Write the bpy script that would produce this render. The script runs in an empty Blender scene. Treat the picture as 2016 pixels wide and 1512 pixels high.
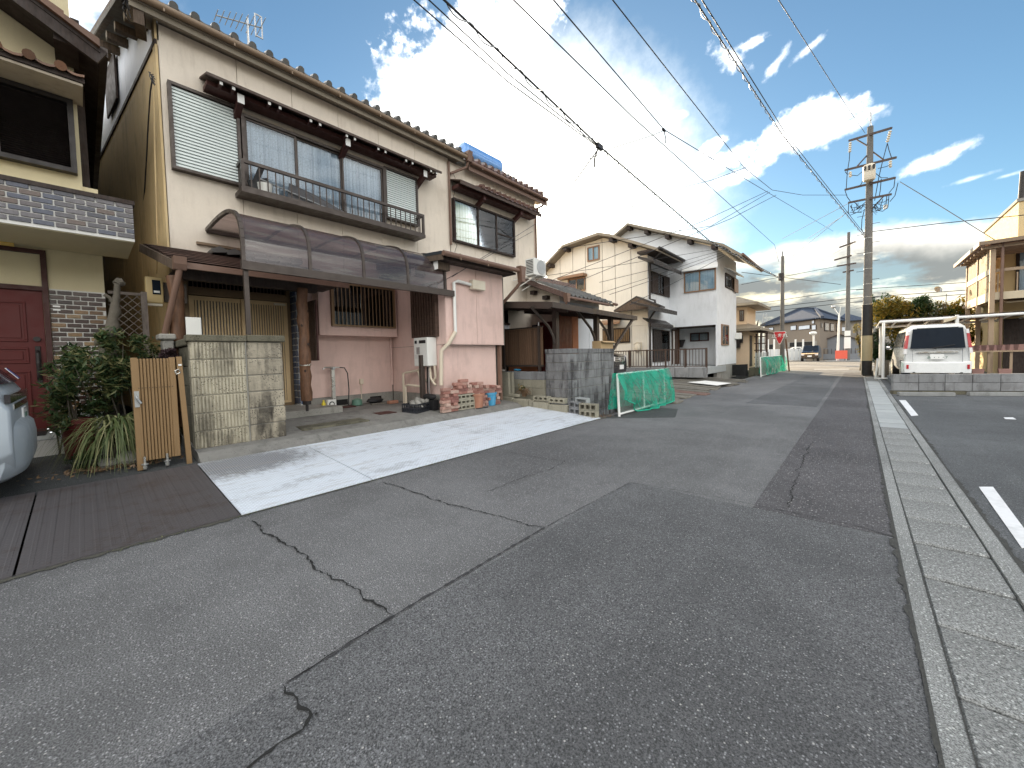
import bpy, bmesh, math, random
from mathutils import Vector, Matrix
rad = math.radians
rng = random.Random(7)
SC = bpy.context.scene
COL = SC.collection

# ------------------------------------------------------------------ camera
YAW, PITCH, ROLL, EYE, FPX = rad(41.96), rad(-2.37), rad(-1.39), 1.30, 757.0
_d = Vector((-math.sin(YAW) * math.cos(PITCH), math.cos(YAW) * math.cos(PITCH), math.sin(PITCH)))
_r0 = Vector((math.cos(YAW), math.sin(YAW), 0)); _u0 = _r0.cross(_d)
_r = _r0 * math.cos(ROLL) + _u0 * math.sin(ROLL); _u = _r.cross(_d)
cam = bpy.data.cameras.new('camera')
camo = bpy.data.objects.new('camera', cam); COL.objects.link(camo)
cam.sensor_width = 36; cam.lens = 36 * FPX / 2016; cam.shift_y = -21.0 / 2016
cam.clip_start = .05; cam.clip_end = 3000
M = Matrix((_r, _u, -_d)).transposed().to_4x4(); M.translation = (0, 0, EYE)
camo.matrix_world = M
SC.camera = camo

def ray(x, y): return _d + _r * ((x - 1008) / FPX) - _u * ((y - 735) / FPX)
def on(axis, v, x, y):            # the point of the world plane axis=v seen along a line of sight
    q = ray(x, y); o = Vector((0, 0, EYE))
    return o + q * ((v - o[axis]) / q[axis])
def px(X, x, y): p = on(0, X, x, y); return p.y, p.z
def py(Y, x, y): p = on(1, Y, x, y); return p.x, p.z
def pz(Z, x, y): p = on(2, Z, x, y); return p.x, p.y

# ------------------------------------------------------------------ exposure
SC.view_settings.view_transform = 'Standard'; SC.view_settings.look = 'None'
SC.view_settings.exposure = 1.5; SC.view_settings.gamma = 1
SC.view_settings.use_curve_mapping = False
SC.cycles.max_bounces = 6; SC.cycles.transparent_max_bounces = 16
SC.cycles.diffuse_bounces = 4
SC.cycles.sample_clamp_indirect = 6

# ------------------------------------------------------------------ sun
SUN_AZ, SUN_EL = rad(37.5), rad(16.0)      # azimuth counted from +Y towards -X
SUN_DIR = Vector((-math.sin(SUN_AZ) * math.cos(SUN_EL), math.cos(SUN_AZ) * math.cos(SUN_EL), math.sin(SUN_EL)))
sl = bpy.data.lights.new('sun', 'SUN'); sl.energy = 5.0; sl.angle = rad(.6); sl.color = (1, .80, .55)
so = bpy.data.objects.new('sun', sl); COL.objects.link(so)
so.rotation_euler = SUN_DIR.to_track_quat('Z', 'Y').to_euler()

# ------------------------------------------------------------------ node helpers
class NT:
    def __init__(s, tree): s.t = tree; s.n = tree.nodes; s.l = tree.links
    def new(s, typ, **kw):
        n = s.n.new(typ)
        for k, v in kw.items(): setattr(n, k, v)
        return n
    def put(s, sock, v):
        if isinstance(v, bpy.types.NodeSocket): s.l.new(v, sock)
        elif isinstance(v, (tuple, list)) and len(v) == 3 and sock.type == 'RGBA': sock.default_value = (*v, 1)
        else: sock.default_value = v
    def math(s, op, a, b=0.0, c=None, clamp=False):
        n = s.new('ShaderNodeMath', operation=op, use_clamp=clamp)
        s.put(n.inputs[0], a); s.put(n.inputs[1], b)
        if c is not None: s.put(n.inputs[2], c)
        return n.outputs[0]
    def vmath(s, op, a, b=(0, 0, 0)):
        n = s.new('ShaderNodeVectorMath', operation=op)
        s.put(n.inputs[0], a)
        if op == 'SCALE': s.put(n.inputs['Scale'], b)
        else: s.put(n.inputs[1], b)
        return n.outputs['Value'] if op in ('DOT_PRODUCT', 'LENGTH') else n.outputs['Vector']
    def noise(s, vec, scale, detail=3, rough=.55, out='Fac'):
        n = s.new('ShaderNodeTexNoise'); s.put(n.inputs['Vector'], vec)
        n.inputs['Scale'].default_value = scale; n.inputs['Detail'].default_value = detail
        n.inputs['Roughness'].default_value = rough
        return n.outputs[out]
    def vor(s, vec, scale, feature='F1', out='Distance'):
        n = s.new('ShaderNodeTexVoronoi', feature=feature); s.put(n.inputs['Vector'], vec)
        n.inputs['Scale'].default_value = scale
        return n.outputs[out]
    def rng(s, v, a, b, c, d, mode='SMOOTHSTEP'):
        n = s.new('ShaderNodeMapRange', interpolation_type=mode)
        s.put(n.inputs[0], v)
        for i, q in enumerate((a, b, c, d)): s.put(n.inputs[1 + i], q)
        return n.outputs[0]
    def mix(s, f, a, b, blend='MIX'):
        n = s.new('ShaderNodeMix', data_type='RGBA', blend_type=blend)
        s.put(n.inputs[0], f); s.put(n.inputs[6], a); s.put(n.inputs[7], b)
        return n.outputs[2]
    def mapv(s, vec, scale):
        return s.vmath('MULTIPLY', vec, scale)
    def ramp(s, f, stops, interp='LINEAR'):
        n = s.new('ShaderNodeValToRGB'); s.put(n.inputs[0], f)
        cr = n.color_ramp; cr.interpolation = interp
        while len(cr.elements) < len(stops): cr.elements.new(.5)
        for e, (p, c) in zip(cr.elements, stops): e.position = p; e.color = (*c, 1)
        return n.outputs[0]

# ------------------------------------------------------------------ sky and clouds
world = bpy.data.worlds.new('World'); SC.world = world; world.use_nodes = True
W = NT(world.node_tree)
for n in list(W.n): W.n.remove(n)
sky = W.new('ShaderNodeTexSky', sky_type='NISHITA')
sky.sun_disc = False; sky.sun_elevation = SUN_EL; sky.sun_rotation = -SUN_AZ
sky.air_density = 1.0; sky.dust_density = .35; sky.ozone_density = 1.6
gen = W.new('ShaderNodeTexCoord').outputs['Generated']
SKY_K = .062; FILL_CLOUD_L = 1.4
base = W.vmath('SCALE', W.vmath('MULTIPLY', sky.outputs[0], (.76, .96, 1.0)), SKY_K)
sep = W.new('ShaderNodeSeparateXYZ'); W.put(sep.inputs[0], gen)
elev = sep.outputs[2]
def cen(n): return W.math('SUBTRACT', n, .5)
n5 = cen(W.noise(gen, 5.5, 3, .5)); n13 = cen(W.noise(W.vmath('ADD', gen, (3.1, 1.7, .4)), 15.0, 4, .6)); n34 = cen(W.noise(gen, 46.0, 6, .65))
wob = W.math('ADD', W.math('ADD', W.math('MULTIPLY', n5, 1.5), W.math('MULTIPLY', n13, 1.9)), W.math('MULTIPLY', n34, 1.15))
def blob(x, y, rx, ry, rot=0, amp=1.0, soft=.55, top=1.0):
    c = ray(x, y).normalized()
    right = c.cross(Vector((0, 0, 1))).normalized(); up = right.cross(c)
    a = math.cos(rad(rot)); b = math.sin(rad(rot))
    k = 1 / (757 * (1 + ((x - 1008) / 757) ** 2) ** .5)
    U = (right * a + up * b) / (rx * k); V = (up * a - right * b) / (ry * k)
    p = W.math('SUBTRACT', W.vmath('DOT_PRODUCT', gen, tuple(U)), c.dot(U)); q = W.math('SUBTRACT', W.vmath('DOT_PRODUCT', gen, tuple(V)), c.dot(V))
    r = W.math('SQRT', W.math('ADD', W.math('MULTIPLY', p, p), W.math('MULTIPLY', q, q)))
    r = W.math('ADD', r, W.math('MULTIPLY', wob, amp))
    front = W.math('GREATER_THAN', W.vmath('DOT_PRODUCT', gen, tuple(c)), .2)
    return W.math('MULTIPLY', W.math('MULTIPLY', W.rng(r, 1.05, 1.05 - soft, 0, 1), front), top)
blobs = [blob(900, 190, 150, 95, 38, .9, .5), blob(985, 85, 105, 34, 48, 1.1, .7, .9), blob(1040, 18, 62, 40, 45, .9, .6),
         blob(960, 262, 100, 58, 10, .9, .8, .95), blob(1565, 268, 92, 36, 12, .95, .8, .95), blob(1650, 262, 60, 12, 10, 1.0, 1.2, .7), blob(1430, 318, 90, 17, 14, 1.2, 1.0, .75), blob(1440, 352, 60, 14, 8, 1.2, 1.1, .6),
         blob(1440, 115, 38, 13, -40, 1.7, 1.4, .75), blob(1528, 125, 36, 8, 45, 1.7, 1.4, .65), blob(1595, 92, 34, 8, 30, 1.7, 1.4, .6),
         blob(1480, 85, 26, 10, 0, 1.2, .9, .8), blob(1330, 228, 16, 8, 0, 1.0, 1, .6), blob(1400, 292, 26, 11, 30, 1.0, .8, .8),
         blob(1835, 318, 52, 13, 16, 1.5, 1.4, .8), blob(1885, 296, 30, 9, 24, 1.5, 1.4, .7), blob(1915, 351, 34, 5, 4, 1.3, 1.6, .45), blob(1985, 345, 22, 4, 4, 1.3, 1.6, .4), blob(790, 165, 60, 40, 50, 1.3, .9, .6), blob(1690, 235, 40, 9, 15, 1.2, 1, .6)]
cm = blobs[0]
for b in blobs[1:]: cm = W.math('MAXIMUM', cm, b)
# broken cumulus added outside the view, kept bright to light the shaded fronts
dz = W.math('ADD', W.math('MAXIMUM', elev, 0.0), .22)
dzv = W.new('ShaderNodeCombineXYZ'); [W.put(dzv.inputs[i], dz) for i in range(3)]
plane = W.vmath('DIVIDE', gen, dzv.outputs[0])
gen_n = W.noise(plane, 1.5, 8, .56)
fill_cloud = W.rng(gen_n, .40, .52, 0, 1)
view = W.vmath('DOT_PRODUCT', gen, tuple(ray(1250, 380).normalized()))
fill_cloud = W.math('MULTIPLY', fill_cloud, W.rng(view, .72, .42, 0, 1))
fill_cloud = W.math('MULTIPLY', fill_cloud, W.rng(elev, .0, .10, 0, 1))
# thin bright veil round the sun
sd = W.vmath('DOT_PRODUCT', gen, tuple(SUN_DIR))
veil = W.rng(W.math('ADD', sd, W.math('MULTIPLY', wob, .016)), .895, 1.0, 0, 1, 'LINEAR')
veil_w = W.math('POWER', veil, 1.7)
body = W.rng(cen(W.noise(W.vmath('ADD', gen, (0, 0, .04)), 9.0, 5, .6)), -.10, .14, 0, 1)
cloud_c = W.mix(body, (.84, .83, .81), (1.0, .975, .93))
ccol = W.vmath('SCALE', cloud_c, W.math('ADD', .72, W.math('MULTIPLY', W.rng(sd, .55, 1.0, 0, 1, 'LINEAR'), .8)))
scol = W.vmath('SCALE', cloud_c, FILL_CLOUD_L)
out = W.mix(fill_cloud, base, scol)
out = W.mix(W.math('MULTIPLY', veil_w, .92), out, (1.9, 1.8, 1.55))
out = W.mix(cm, out, ccol)
# layered stratus low over the horizon
az = W.mapv(gen, (1.25, 1.25, 4.6))
n_a = cen(W.noise(az, 2.6, 6, .55)); n_b = cen(W.noise(W.vmath('ADD', az, (5, 2, 1)), 4.4, 6, .58))
topn = W.math('ADD', elev, W.math('ADD', W.math('MULTIPLY', n5, .10), W.math('MULTIPLY', n13, .035)))
low = W.rng(topn, .212, .190, 0, 1)
dark = W.rng(W.math('ADD', n_b, W.math('MULTIPLY', n34, .12)), -.10, .03, 0, 1)
warm = W.mix(W.rng(sd, .80, .98, 0, 1), (.50, .47, .38), (.66, .57, .31))
stc = W.mix(dark, warm, (.135, .145, .142))
rim = W.rng(topn, .150, .195, 0, 1)
stc = W.mix(rim, stc, (.56, .54, .49))
gap = W.rng(W.math('ADD', n_a, W.math('MULTIPLY', n34, .1)), .06, .16, 0, 1)
low = W.math('MULTIPLY', low, W.math('SUBTRACT', 1.0, W.math('MULTIPLY', gap, .35)))
out = W.mix(W.math('MULTIPLY', low, W.rng(sd, .985, .935, 0, 1)), out, stc)
bg = W.new('ShaderNodeBackground'); W.put(bg.inputs[0], out); bg.inputs[1].default_value = 1.0
wo = W.new('ShaderNodeOutputWorld'); W.l.new(bg.outputs[0], wo.inputs[0])

# ------------------------------------------------------------------ materials
def newmat(name):
    m = bpy.data.materials.new(name); m.use_nodes = True
    T = NT(m.node_tree); b = T.n['Principled BSDF']
    return m, T, b
def coords(T, jitter=True):
    o = T.new('ShaderNodeTexCoord').outputs['Object']
    if jitter:
        r = T.new('ShaderNodeObjectInfo').outputs['Random']
        c = T.new('ShaderNodeCombineXYZ'); s = T.math('MULTIPLY', r, 37.0)
        for i in range(3): T.put(c.inputs[i], s)
        o = T.vmath('ADD', o, c.outputs[0])
    return o
def P(name, col, rough=.7, metal=0.0, var=.16, scale=3.0, bump=.0, bscale=60.0, streak=0.0, scol=None, rnd=0.0, spec=.4, coat=0.0, grain=None, spots=0.0, cont=False, st=0.0):
    m, T, b = newmat(name)
    v = coords(T); v0 = T.new('ShaderNodeTexCoord').outputs['Object'] if cont else v
    n = T.noise(v, scale, 5)
    c = T.mix(n, tuple(x * (1 - var) for x in col), tuple(min(1, x * (1 + var)) for x in col))
    f2 = T.noise(v, scale * 14, 2)
    c = T.mix(T.rng(f2, .3, .7, 0, var * .9), c, tuple(x * .72 for x in col))
    if streak:
        s = T.noise(T.mapv(v0, (3.2, 3.2, .55)), 2.2, 6, .62)
        s2 = T.noise(v0, 1.6, 5, .6)
        k = T.math('MAXIMUM', T.math('MULTIPLY', T.rng(s, .46 - st, .66 - st, 0, 1), T.rng(s2, .38 - st, .62 - st, .15, 1)), T.math('MULTIPLY', T.rng(s2, .54 - st, .68 - st, 0, 1), .75))
        c = T.mix(T.math('MULTIPLY', k, streak), c, scol or tuple(x * .35 for x in col))
    if spots:
        s = T.vor(v, 42.0); s3 = T.noise(v, 7, 4)
        c = T.mix(T.math('MULTIPLY', T.math('MULTIPLY', T.rng(s, .40, .18, 0, 1), T.rng(s3, .46, .58, 0, 1)), spots), c, tuple(x * .2 for x in col))
    if grain:
        g = T.noise(T.mapv(v, grain), 6, 5, .65)
        c = T.mix(T.rng(g, .35, .7, 0, .75), c, tuple(x * .35 for x in col))
    if rnd:
        r = T.new('ShaderNodeObjectInfo').outputs['Random']
        h = T.new('ShaderNodeHueSaturation'); T.put(h.inputs['Color'], c)
        T.put(h.inputs['Value'], T.rng(r, 0, 1, 1 - rnd, 1 + rnd, 'LINEAR'))
        c = h.outputs[0]
    T.put(b.inputs['Base Color'], c)
    rr = T.rng(T.noise(v, scale * 3, 3), .3, .7, max(0, rough - .12), min(1, rough + .12))
    T.put(b.inputs['Roughness'], rr)
    b.inputs['Metallic'].default_value = metal
    b.inputs['Specular IOR Level'].default_value = spec
    if coat: b.inputs['Coat Weight'].default_value = coat; b.inputs['Coat Roughness'].default_value = .08
    if bump:
        bn = T.new('ShaderNodeBump'); bn.inputs['Strength'].default_value = bump; bn.inputs['Distance'].default_value = .01
        T.put(bn.inputs['Height'], T.noise(v, bscale, 3, .6)); T.l.new(bn.outputs[0], b.inputs['Normal'])
    return m
def palette(name, cols, rough=.5, bump=.3, bscale=40, var=.3, spec=.5):
    m, T, b = newmat(name); v = coords(T)
    r = T.new('ShaderNodeObjectInfo').outputs['Random']
    c = T.ramp(r, [(i / len(cols), q) for i, q in enumerate(cols)], 'CONSTANT')
    n = T.noise(v, 30, 4, .65)
    c = T.mix(T.rng(n, .35, .68, 0, var), c, (.012, .010, .012))
    c = T.mix(T.rng(n, .62, .75, 0, var * .6), c, (.3, .26, .24))
    T.put(b.inputs['Base Color'], c); b.inputs['Roughness'].default_value = rough
    b.inputs['Specular IOR Level'].default_value = spec
    bn = T.new('ShaderNodeBump'); bn.inputs['Strength'].default_value = bump; bn.inputs['Distance'].default_value = .006
    T.put(bn.inputs['Height'], T.noise(v, bscale, 3)); T.l.new(bn.outputs[0], b.inputs['Normal'])
    return m
def glass(name, tint=(.88, .92, .94), refl=.0, alpha=.75):
    m, T, b = newmat(name); T.n.remove(b)
    tr = T.new('ShaderNodeBsdfTransparent'); tr.inputs[0].default_value = (*tint, 1)
    gl = T.new('ShaderNodeBsdfGlossy'); gl.inputs['Roughness'].default_value = .03; gl.inputs[0].default_value = (.95, .97, 1, 1)
    fr = T.new('ShaderNodeFresnel'); fr.inputs[0].default_value = 1.38
    f = T.math('ADD', T.math('MULTIPLY', fr.outputs[0], 1.0), refl, clamp=True)
    mx = T.new('ShaderNodeMixShader'); T.put(mx.inputs[0], f); T.l.new(tr.outputs[0], mx.inputs[1]); T.l.new(gl.outputs[0], mx.inputs[2])
    T.l.new(mx.outputs[0], T.n['Material Output'].inputs[0])
    return m
def curtain_mat(name, c1, c2, pat=.5):
    m, T, b = newmat(name); v = coords(T, False)
    w = T.noise(T.mapv(v, (26, 26, .25)), 1.0, 2)
    l = T.vor(v, 22, 'DISTANCE_TO_EDGE')
    c = T.mix(T.rng(w, .3, .7, 0, 1), c1, c2)
    c = T.mix(T.math('MULTIPLY', T.rng(l, .06, .02, 0, 1), pat), c, tuple(x * .55 for x in c1))
    T.put(b.inputs['Base Color'], c); b.inputs['Roughness'].default_value = .9
    bn = T.new('ShaderNodeBump'); bn.inputs['Strength'].default_value = .8; bn.inputs['Distance'].default_value = .03
    T.put(bn.inputs['Height'], w); T.l.new(bn.outputs[0], b.inputs['Normal'])
    return m
def asphalt(name, col, stone=(.34, .33, .31), amt=.75, sc=95):
    m, T, b = newmat(name); v = T.new('ShaderNodeTexCoord').outputs['Object']
    big = T.noise(v, .35, 5, .6); mid = T.noise(v, 2.3, 5, .65); fi = T.noise(v, 150, 3, .75)
    c = T.mix(T.rng(big, .34, .64, 0, 1), tuple(x * .70 for x in col), tuple(x * 1.30 for x in col))
    trk = T.noise(T.mapv(v, (1.0, .12, 1)), 1.0, 5, .65)
    c = T.mix(T.rng(trk, .50, .68, 0, .40), c, tuple(x * 1.45 for x in col))
    oil = T.noise(v, .9, 6, .7)
    c = T.mix(T.rng(oil, .60, .74, 0, .42), c, tuple(x * .55 for x in col))
    c = T.mix(T.rng(mid, .42, .72, 0, .45), c, tuple(x * .68 for x in col))
    c = T.mix(T.rng(fi, .40, .62, 0, .95), c, tuple(x * .26 for x in col))
    vn = T.new('ShaderNodeTexVoronoi'); T.put(vn.inputs['Vector'], v); vn.inputs['Scale'].default_value = sc
    sepc = T.new('ShaderNodeSeparateColor'); T.put(sepc.inputs[0], vn.outputs['Color'])
    pick = T.rng(sepc.outputs[0], .55, .95, 0, 1)
    stn = T.math('MULTIPLY', T.rng(vn.outputs['Distance'], .42, .26, 0, 1), pick)
    c = T.mix(T.math('MULTIPLY', stn, amt), c, tuple(x * 2.3 for x in col))
    vn2 = T.new('ShaderNodeTexVoronoi'); T.put(vn2.inputs['Vector'], T.vmath('ADD', v, (7, 3, 1))); vn2.inputs['Scale'].default_value = sc * .62
    sepd = T.new('ShaderNodeSeparateColor'); T.put(sepd.inputs[0], vn2.outputs['Color'])
    st2 = T.math('MULTIPLY', T.rng(vn2.outputs['Distance'], .30, .14, 0, 1), T.math('GREATER_THAN', sepd.outputs[1], .955))
    c = T.mix(T.math('MULTIPLY', st2, .85), c, tuple(x * 1.35 for x in stone))
    T.put(b.inputs['Base Color'], c)
    b.inputs['Roughness'].default_value = .82; b.inputs['Specular IOR Level'].default_value = .35
    bn = T.new('ShaderNodeBump'); bn.inputs['Strength'].default_value = .9; bn.inputs['Distance'].default_value = .006
    T.put(bn.inputs['Height'], T.math('ADD', fi, T.math('MULTIPLY', vn.outputs['Distance'], -.5))); T.l.new(bn.outputs[0], b.inputs['Normal'])
    return m
def checker_plate(name, paint, wear):
    m, T, b = newmat(name); v = T.new('ShaderNodeTexCoord').outputs['Object']
    rot = T.new('ShaderNodeVectorRotate'); rot.rotation_type = 'Z_AXIS'; T.put(rot.inputs['Vector'], v); rot.inputs['Angle'].default_value = rad(45)
    w = T.mapv(rot.outputs[0], (1, 1, 0))
    s = T.new('ShaderNodeSeparateXYZ'); T.put(s.inputs[0], T.vmath('SCALE', w, 30.0))
    fx = T.math('SUBTRACT', T.math('FRACT', s.outputs[0]), .5); fy = T.math('SUBTRACT', T.math('FRACT', s.outputs[1]), .5)
    par = T.math('MODULO', T.math('ADD', T.math('FLOOR', s.outputs[0]), T.math('FLOOR', s.outputs[1])), 2.0)
    par = T.math('ABSOLUTE', par)
    def lens(a, b2): return T.math('ADD', T.math('MULTIPLY', T.math('ABSOLUTE', a), 1.05), T.math('MULTIPLY', T.math('ABSOLUTE', b2), 3.4))
    l1 = T.rng(lens(fx, fy), .60, .35, 0, 1); l2 = T.rng(lens(fy, fx), .60, .35, 0, 1)
    stud = T.math('ADD', T.math('MULTIPLY', l1, par), T.math('MULTIPLY', l2, T.math('SUBTRACT', 1.0, par)))
    big = T.noise(T.mapv(v, (2.6, .8, 1)), 1.3, 7, .7); fi = T.noise(v, 14, 4, .65)
    # a worn, rusty patch where the wheels turn, thinning out along the plates
    bare = T.rng(T.math('ADD', big, T.math('MULTIPLY', T.math('SUBTRACT', fi, .5), .5)), (.56 if paint[0] > .4 else .62) - wear, (.74 if paint[0] > .4 else .80) - wear, 0, 1)
    sp = T.vmath('MULTIPLY', T.vmath('SUBTRACT', v, (-5.45, 1.2, 0)), (1.7, 1.0, 0))
    near = T.rng(T.math('ADD', T.vmath('LENGTH', sp), T.math('MULTIPLY', T.math('SUBTRACT', fi, .5), 1.1)), 1.10, .45, 0, 1)
    if paint[0] > .4: bare = T.math('MAXIMUM', T.math('MULTIPLY', bare, .42), near)
    lowp = T.math('SUBTRACT', 1.0, T.math('MULTIPLY', stud, .75))
    c = T.mix(T.math('MULTIPLY', bare, lowp), paint, (.055, .042, .038))
    line = T.noise(T.mapv(v, (9, .7, 1)), 3, 4)
    c = T.mix(T.rng(line, .50, .72, 0, .42 if paint[0] > .4 else .0), c, (.30, .25, .17))
    c = T.mix(T.math('MULTIPLY', T.math('SUBTRACT', 1.0, stud), .42 if paint[0] > .4 else .15), c, tuple(x * .45 for x in paint))
    T.put(b.inputs['Base Color'], c); b.inputs['Roughness'].default_value = .55
    bn = T.new('ShaderNodeBump'); bn.inputs['Strength'].default_value = 1.0; bn.inputs['Distance'].default_value = .006
    T.put(bn.inputs['Height'], stud); T.l.new(bn.outputs[0], b.inputs['Normal'])
    return m
def leafmat(name, c1, c2, c3=None):
    m, T, b = newmat(name)
    g = T.new('ShaderNodeNewGeometry').outputs['Random Per Island']
    stops = [(0, c1), (.55, c2)] + ([(.88, c3)] if c3 else [])
    c = T.ramp(g, stops)
    T.put(b.inputs['Base Color'], c); b.inputs['Roughness'].default_value = .5; b.inputs['Specular IOR Level'].default_value = .4
    tl = T.new('ShaderNodeBsdfTranslucent'); T.put(tl.inputs[0], T.mix(.5, c, tuple(x * 1.8 for x in c2)))
    mx = T.new('ShaderNodeMixShader'); mx.inputs[0].default_value = .3
    T.l.new(b.outputs[0], mx.inputs[1]); T.l.new(tl.outputs[0], mx.inputs[2]); T.l.new(mx.outputs[0], T.n['Material Output'].inputs[0])
    return m
def netmat(name, col, hole=.45):
    m, T, b = newmat(name); v = T.new('ShaderNodeTexCoord').outputs['Object']
    T.put(b.inputs['Base Color'], col); b.inputs['Roughness'].default_value = .55
    n = T.noise(v, 3.0, 4); n2 = T.noise(v, 60, 2)
    f = T.math('ADD', T.rng(n, .35, .65, hole - .22, hole + .22), T.math('MULTIPLY', T.math('SUBTRACT', n2, .5), .5), clamp=True)
    tl = T.new('ShaderNodeBsdfTranslucent'); tl.inputs[0].default_value = (*col, 1)
    m1 = T.new('ShaderNodeMixShader'); m1.inputs[0].default_value = .45; T.l.new(b.outputs[0], m1.inputs[1]); T.l.new(tl.outputs[0], m1.inputs[2])
    tr = T.new('ShaderNodeBsdfTransparent')
    mx = T.new('ShaderNodeMixShader'); T.put(mx.inputs[0], f); T.l.new(m1.outputs[0], mx.inputs[1]); T.l.new(tr.outputs[0], mx.inputs[2])
    T.l.new(mx.outputs[0], T.n['Material Output'].inputs[0])
    return m

m_road = asphalt('road_asphalt', (.182, .183, .185)); m_road2 = asphalt('patch_asphalt', (.138, .140, .144), amt=.7)
m_road3 = asphalt('coarse_asphalt', (.112, .108, .112), amt=.9, sc=60); m_lot = asphalt('lot_asphalt', (.125, .131, .136), amt=.5)
m_drive = asphalt('drive_asphalt', (.078, .082, .082), amt=.25); m_far = asphalt('street_asphalt', (.22, .205, .18), amt=.4, sc=40)
m_gravel = asphalt('gravel', (.13, .14, .15), amt=.9, sc=26)
m_soil = P('soil', (.07, .055, .04), .95, bump=1, bscale=30)
m_conc = P('concrete', (.30, .29, .26), .85, var=.25, bump=.4, bscale=90, streak=.5, spots=.5)
m_lid = asphalt('worn_concrete', (.31, .318, .31), stone=(.42, .42, .40), amt=.65, sc=85)
m_kerbc = P('kerb_concrete', (.25, .255, .25), .88, var=.22, scale=5, bump=1.0, bscale=120, streak=.45, scol=(.10, .10, .095), spots=.3, rnd=.10)
m_lidnew = P('pale_concrete', (.33, .35, .35), .85, var=.12, bump=.3, bscale=110, rnd=.05)
m_concdark = P('mossy_concrete', (.13, .12, .085), .95, var=.4, bump=.8, bscale=50, streak=.9, spots=.8)
m_gblock = P('stained_block', (.225, .228, .232), .92, var=.25, bump=.8, bscale=70, streak=.95, scol=(.040, .036, .038), rnd=.14, spots=.3, cont=True, st=.04)
m_gblock2 = P('grey_block', (.25, .255, .26), .92, var=.25, bump=.8, bscale=70, streak=.6, scol=(.08, .075, .075), rnd=.12, spots=.3)
m_rib = P('ribbed_block', (.46, .42, .32), .9, var=.25, scale=4, bump=.7, bscale=60, streak=.85, scol=(.07, .06, .045), rnd=.06, spots=1.0, cont=True, st=.02)
m_pit = P('pitted_block', (.36, .32, .245), .95, var=.4, scale=5, bump=1.0, bscale=32, streak=1.0, scol=(.030, .026, .022), rnd=.08, spots=1.0, cont=True, st=.06)
m_mortar = P('mortar', (.24, .23, .20), .95, bump=.4, streak=.5)
m_cream = P('cream_stucco', (.75, .67, .565), .9, var=.10, scale=2, bump=.6, bscale=140, streak=.30, scol=(.40, .33, .26), cont=True)
m_pink = P('pink_stucco', (.70, .51, .45), .9, var=.10, scale=2, bump=.7, bscale=140, streak=.34, scol=(.40, .28, .24), cont=True)
m_white = P('white_stucco', (.72, .74, .76), .88, var=.10, scale=2, bump=.6, bscale=120, streak=.22, scol=(.36, .36, .35))
m_cream2 = P('pale_siding', (.72, .69, .615), .85, var=.05, scale=1.5, bump=.3, bscale=120, streak=.14)
m_ochre = P('ochre_siding', (.60, .455, .245), .8, var=.10, streak=.4, scol=(.16, .13, .09))
m_gable = P('bluish_siding', (.80, .84, .92), .75, var=.07, streak=.12)
m_yel = P('buff_stucco', (.66, .58, .38), .9, var=.06, bump=.5, bscale=160, streak=.10)
m_yel2 = P('orange_stucco', (.66, .51, .36), .9, var=.06, bump=.4, bscale=120)
m_joint = P('joint_sealant', (.16, .14, .12), .9)
m_brown = P('bronze_aluminium', (.062, .048, .040), .42, metal=.35, var=.15, spec=.5)
m_brown2 = P('brown_paint', (.085, .052, .038), .55, var=.25, grain=(1, 1, 12))
m_dk = P('dark_brown_timber', (.045, .030, .024), .7, var=.3, grain=(8, 8, 1))
m_red = P('oxblood_timber', (.060, .020, .016), .6, var=.2)
m_wht = P('white_paint', (.78, .78, .75), .5, var=.06)
m_gutter = P('brown_gutter', (.175, .105, .075), .45, var=.16, scale=5)
m_gutter2 = P('umber_gutter', (.215, .150, .095), .45, var=.16, scale=5)
m_louv = P('pale_green_louvre', (.62, .68, .66), .5, var=.04)
m_gold = P('gold_aluminium', (.60, .44, .25), .42, metal=.3, var=.1)
m_goldd = P('old_gold_aluminium', (.20, .135, .075), .42, metal=.3, var=.12)
m_bronze = P('tan_aluminium', (.255, .162, .078), .45, metal=.3, var=.08)
m_log = P('log_timber', (.17, .085, .045), .6, var=.4, scale=4, grain=(3, 3, .7), bump=.3, bscale=14, streak=.5, scol=(.03, .015, .01))
m_shingle = P('rusty_shingle', (.105, .062, .048), .7, var=.45, scale=5, bump=.3, bscale=30, rnd=.25)
m_metalroof = P('charcoal_roof', (.030, .035, .040), .55, var=.2)
m_tile = P('kawara_tile', (.105, .105, .100), .35, var=.35, scale=8, rnd=.22, bump=.2, bscale=40)
m_tilebr = P('brown_glazed_tile', (.115, .065, .055), .22, var=.3, scale=8, rnd=.25, spec=.6)
m_tilerust = P('rust_tile', (.15, .075, .042), .4, var=.5, scale=6, rnd=.25)
m_tileblue = P('blue_grey_tile', (.060, .075, .105), .8, var=.25, scale=6, spec=.05)
m_glass = glass('window_glass'); m_glassd = glass('dark_glass', (.30, .32, .34), .06)
m_frostd = P('dim_frosted_glass', (.10, .10, .095), .3, var=.4, scale=3, spec=.5)
m_frost = P('frosted_glass', (.27, .29, .30), .25, var=.25, scale=2.5, spec=.6)
m_dark = P('dark_interior', (.014, .013, .013), .9)
m_cur = curtain_mat('lace_curtain', (.40, .44, .50), (.62, .66, .72), .6)
m_cury = curtain_mat('yellow_curtain', (.60, .57, .24), (.72, .69, .36), .0)
m_curb = curtain_mat('blue_curtain', (.30, .42, .52), (.52, .62, .68), .0)
m_curw = curtain_mat('white_curtain', (.55, .60, .66), (.74, .80, .88), .0)
m_poly, _T, _b = newmat('smoked_polycarbonate')
_T.n.remove(_b)
_tr = _T.new('ShaderNodeBsdfTransparent'); _tr.inputs[0].default_value = (.60, .50, .50, 1)
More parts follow.
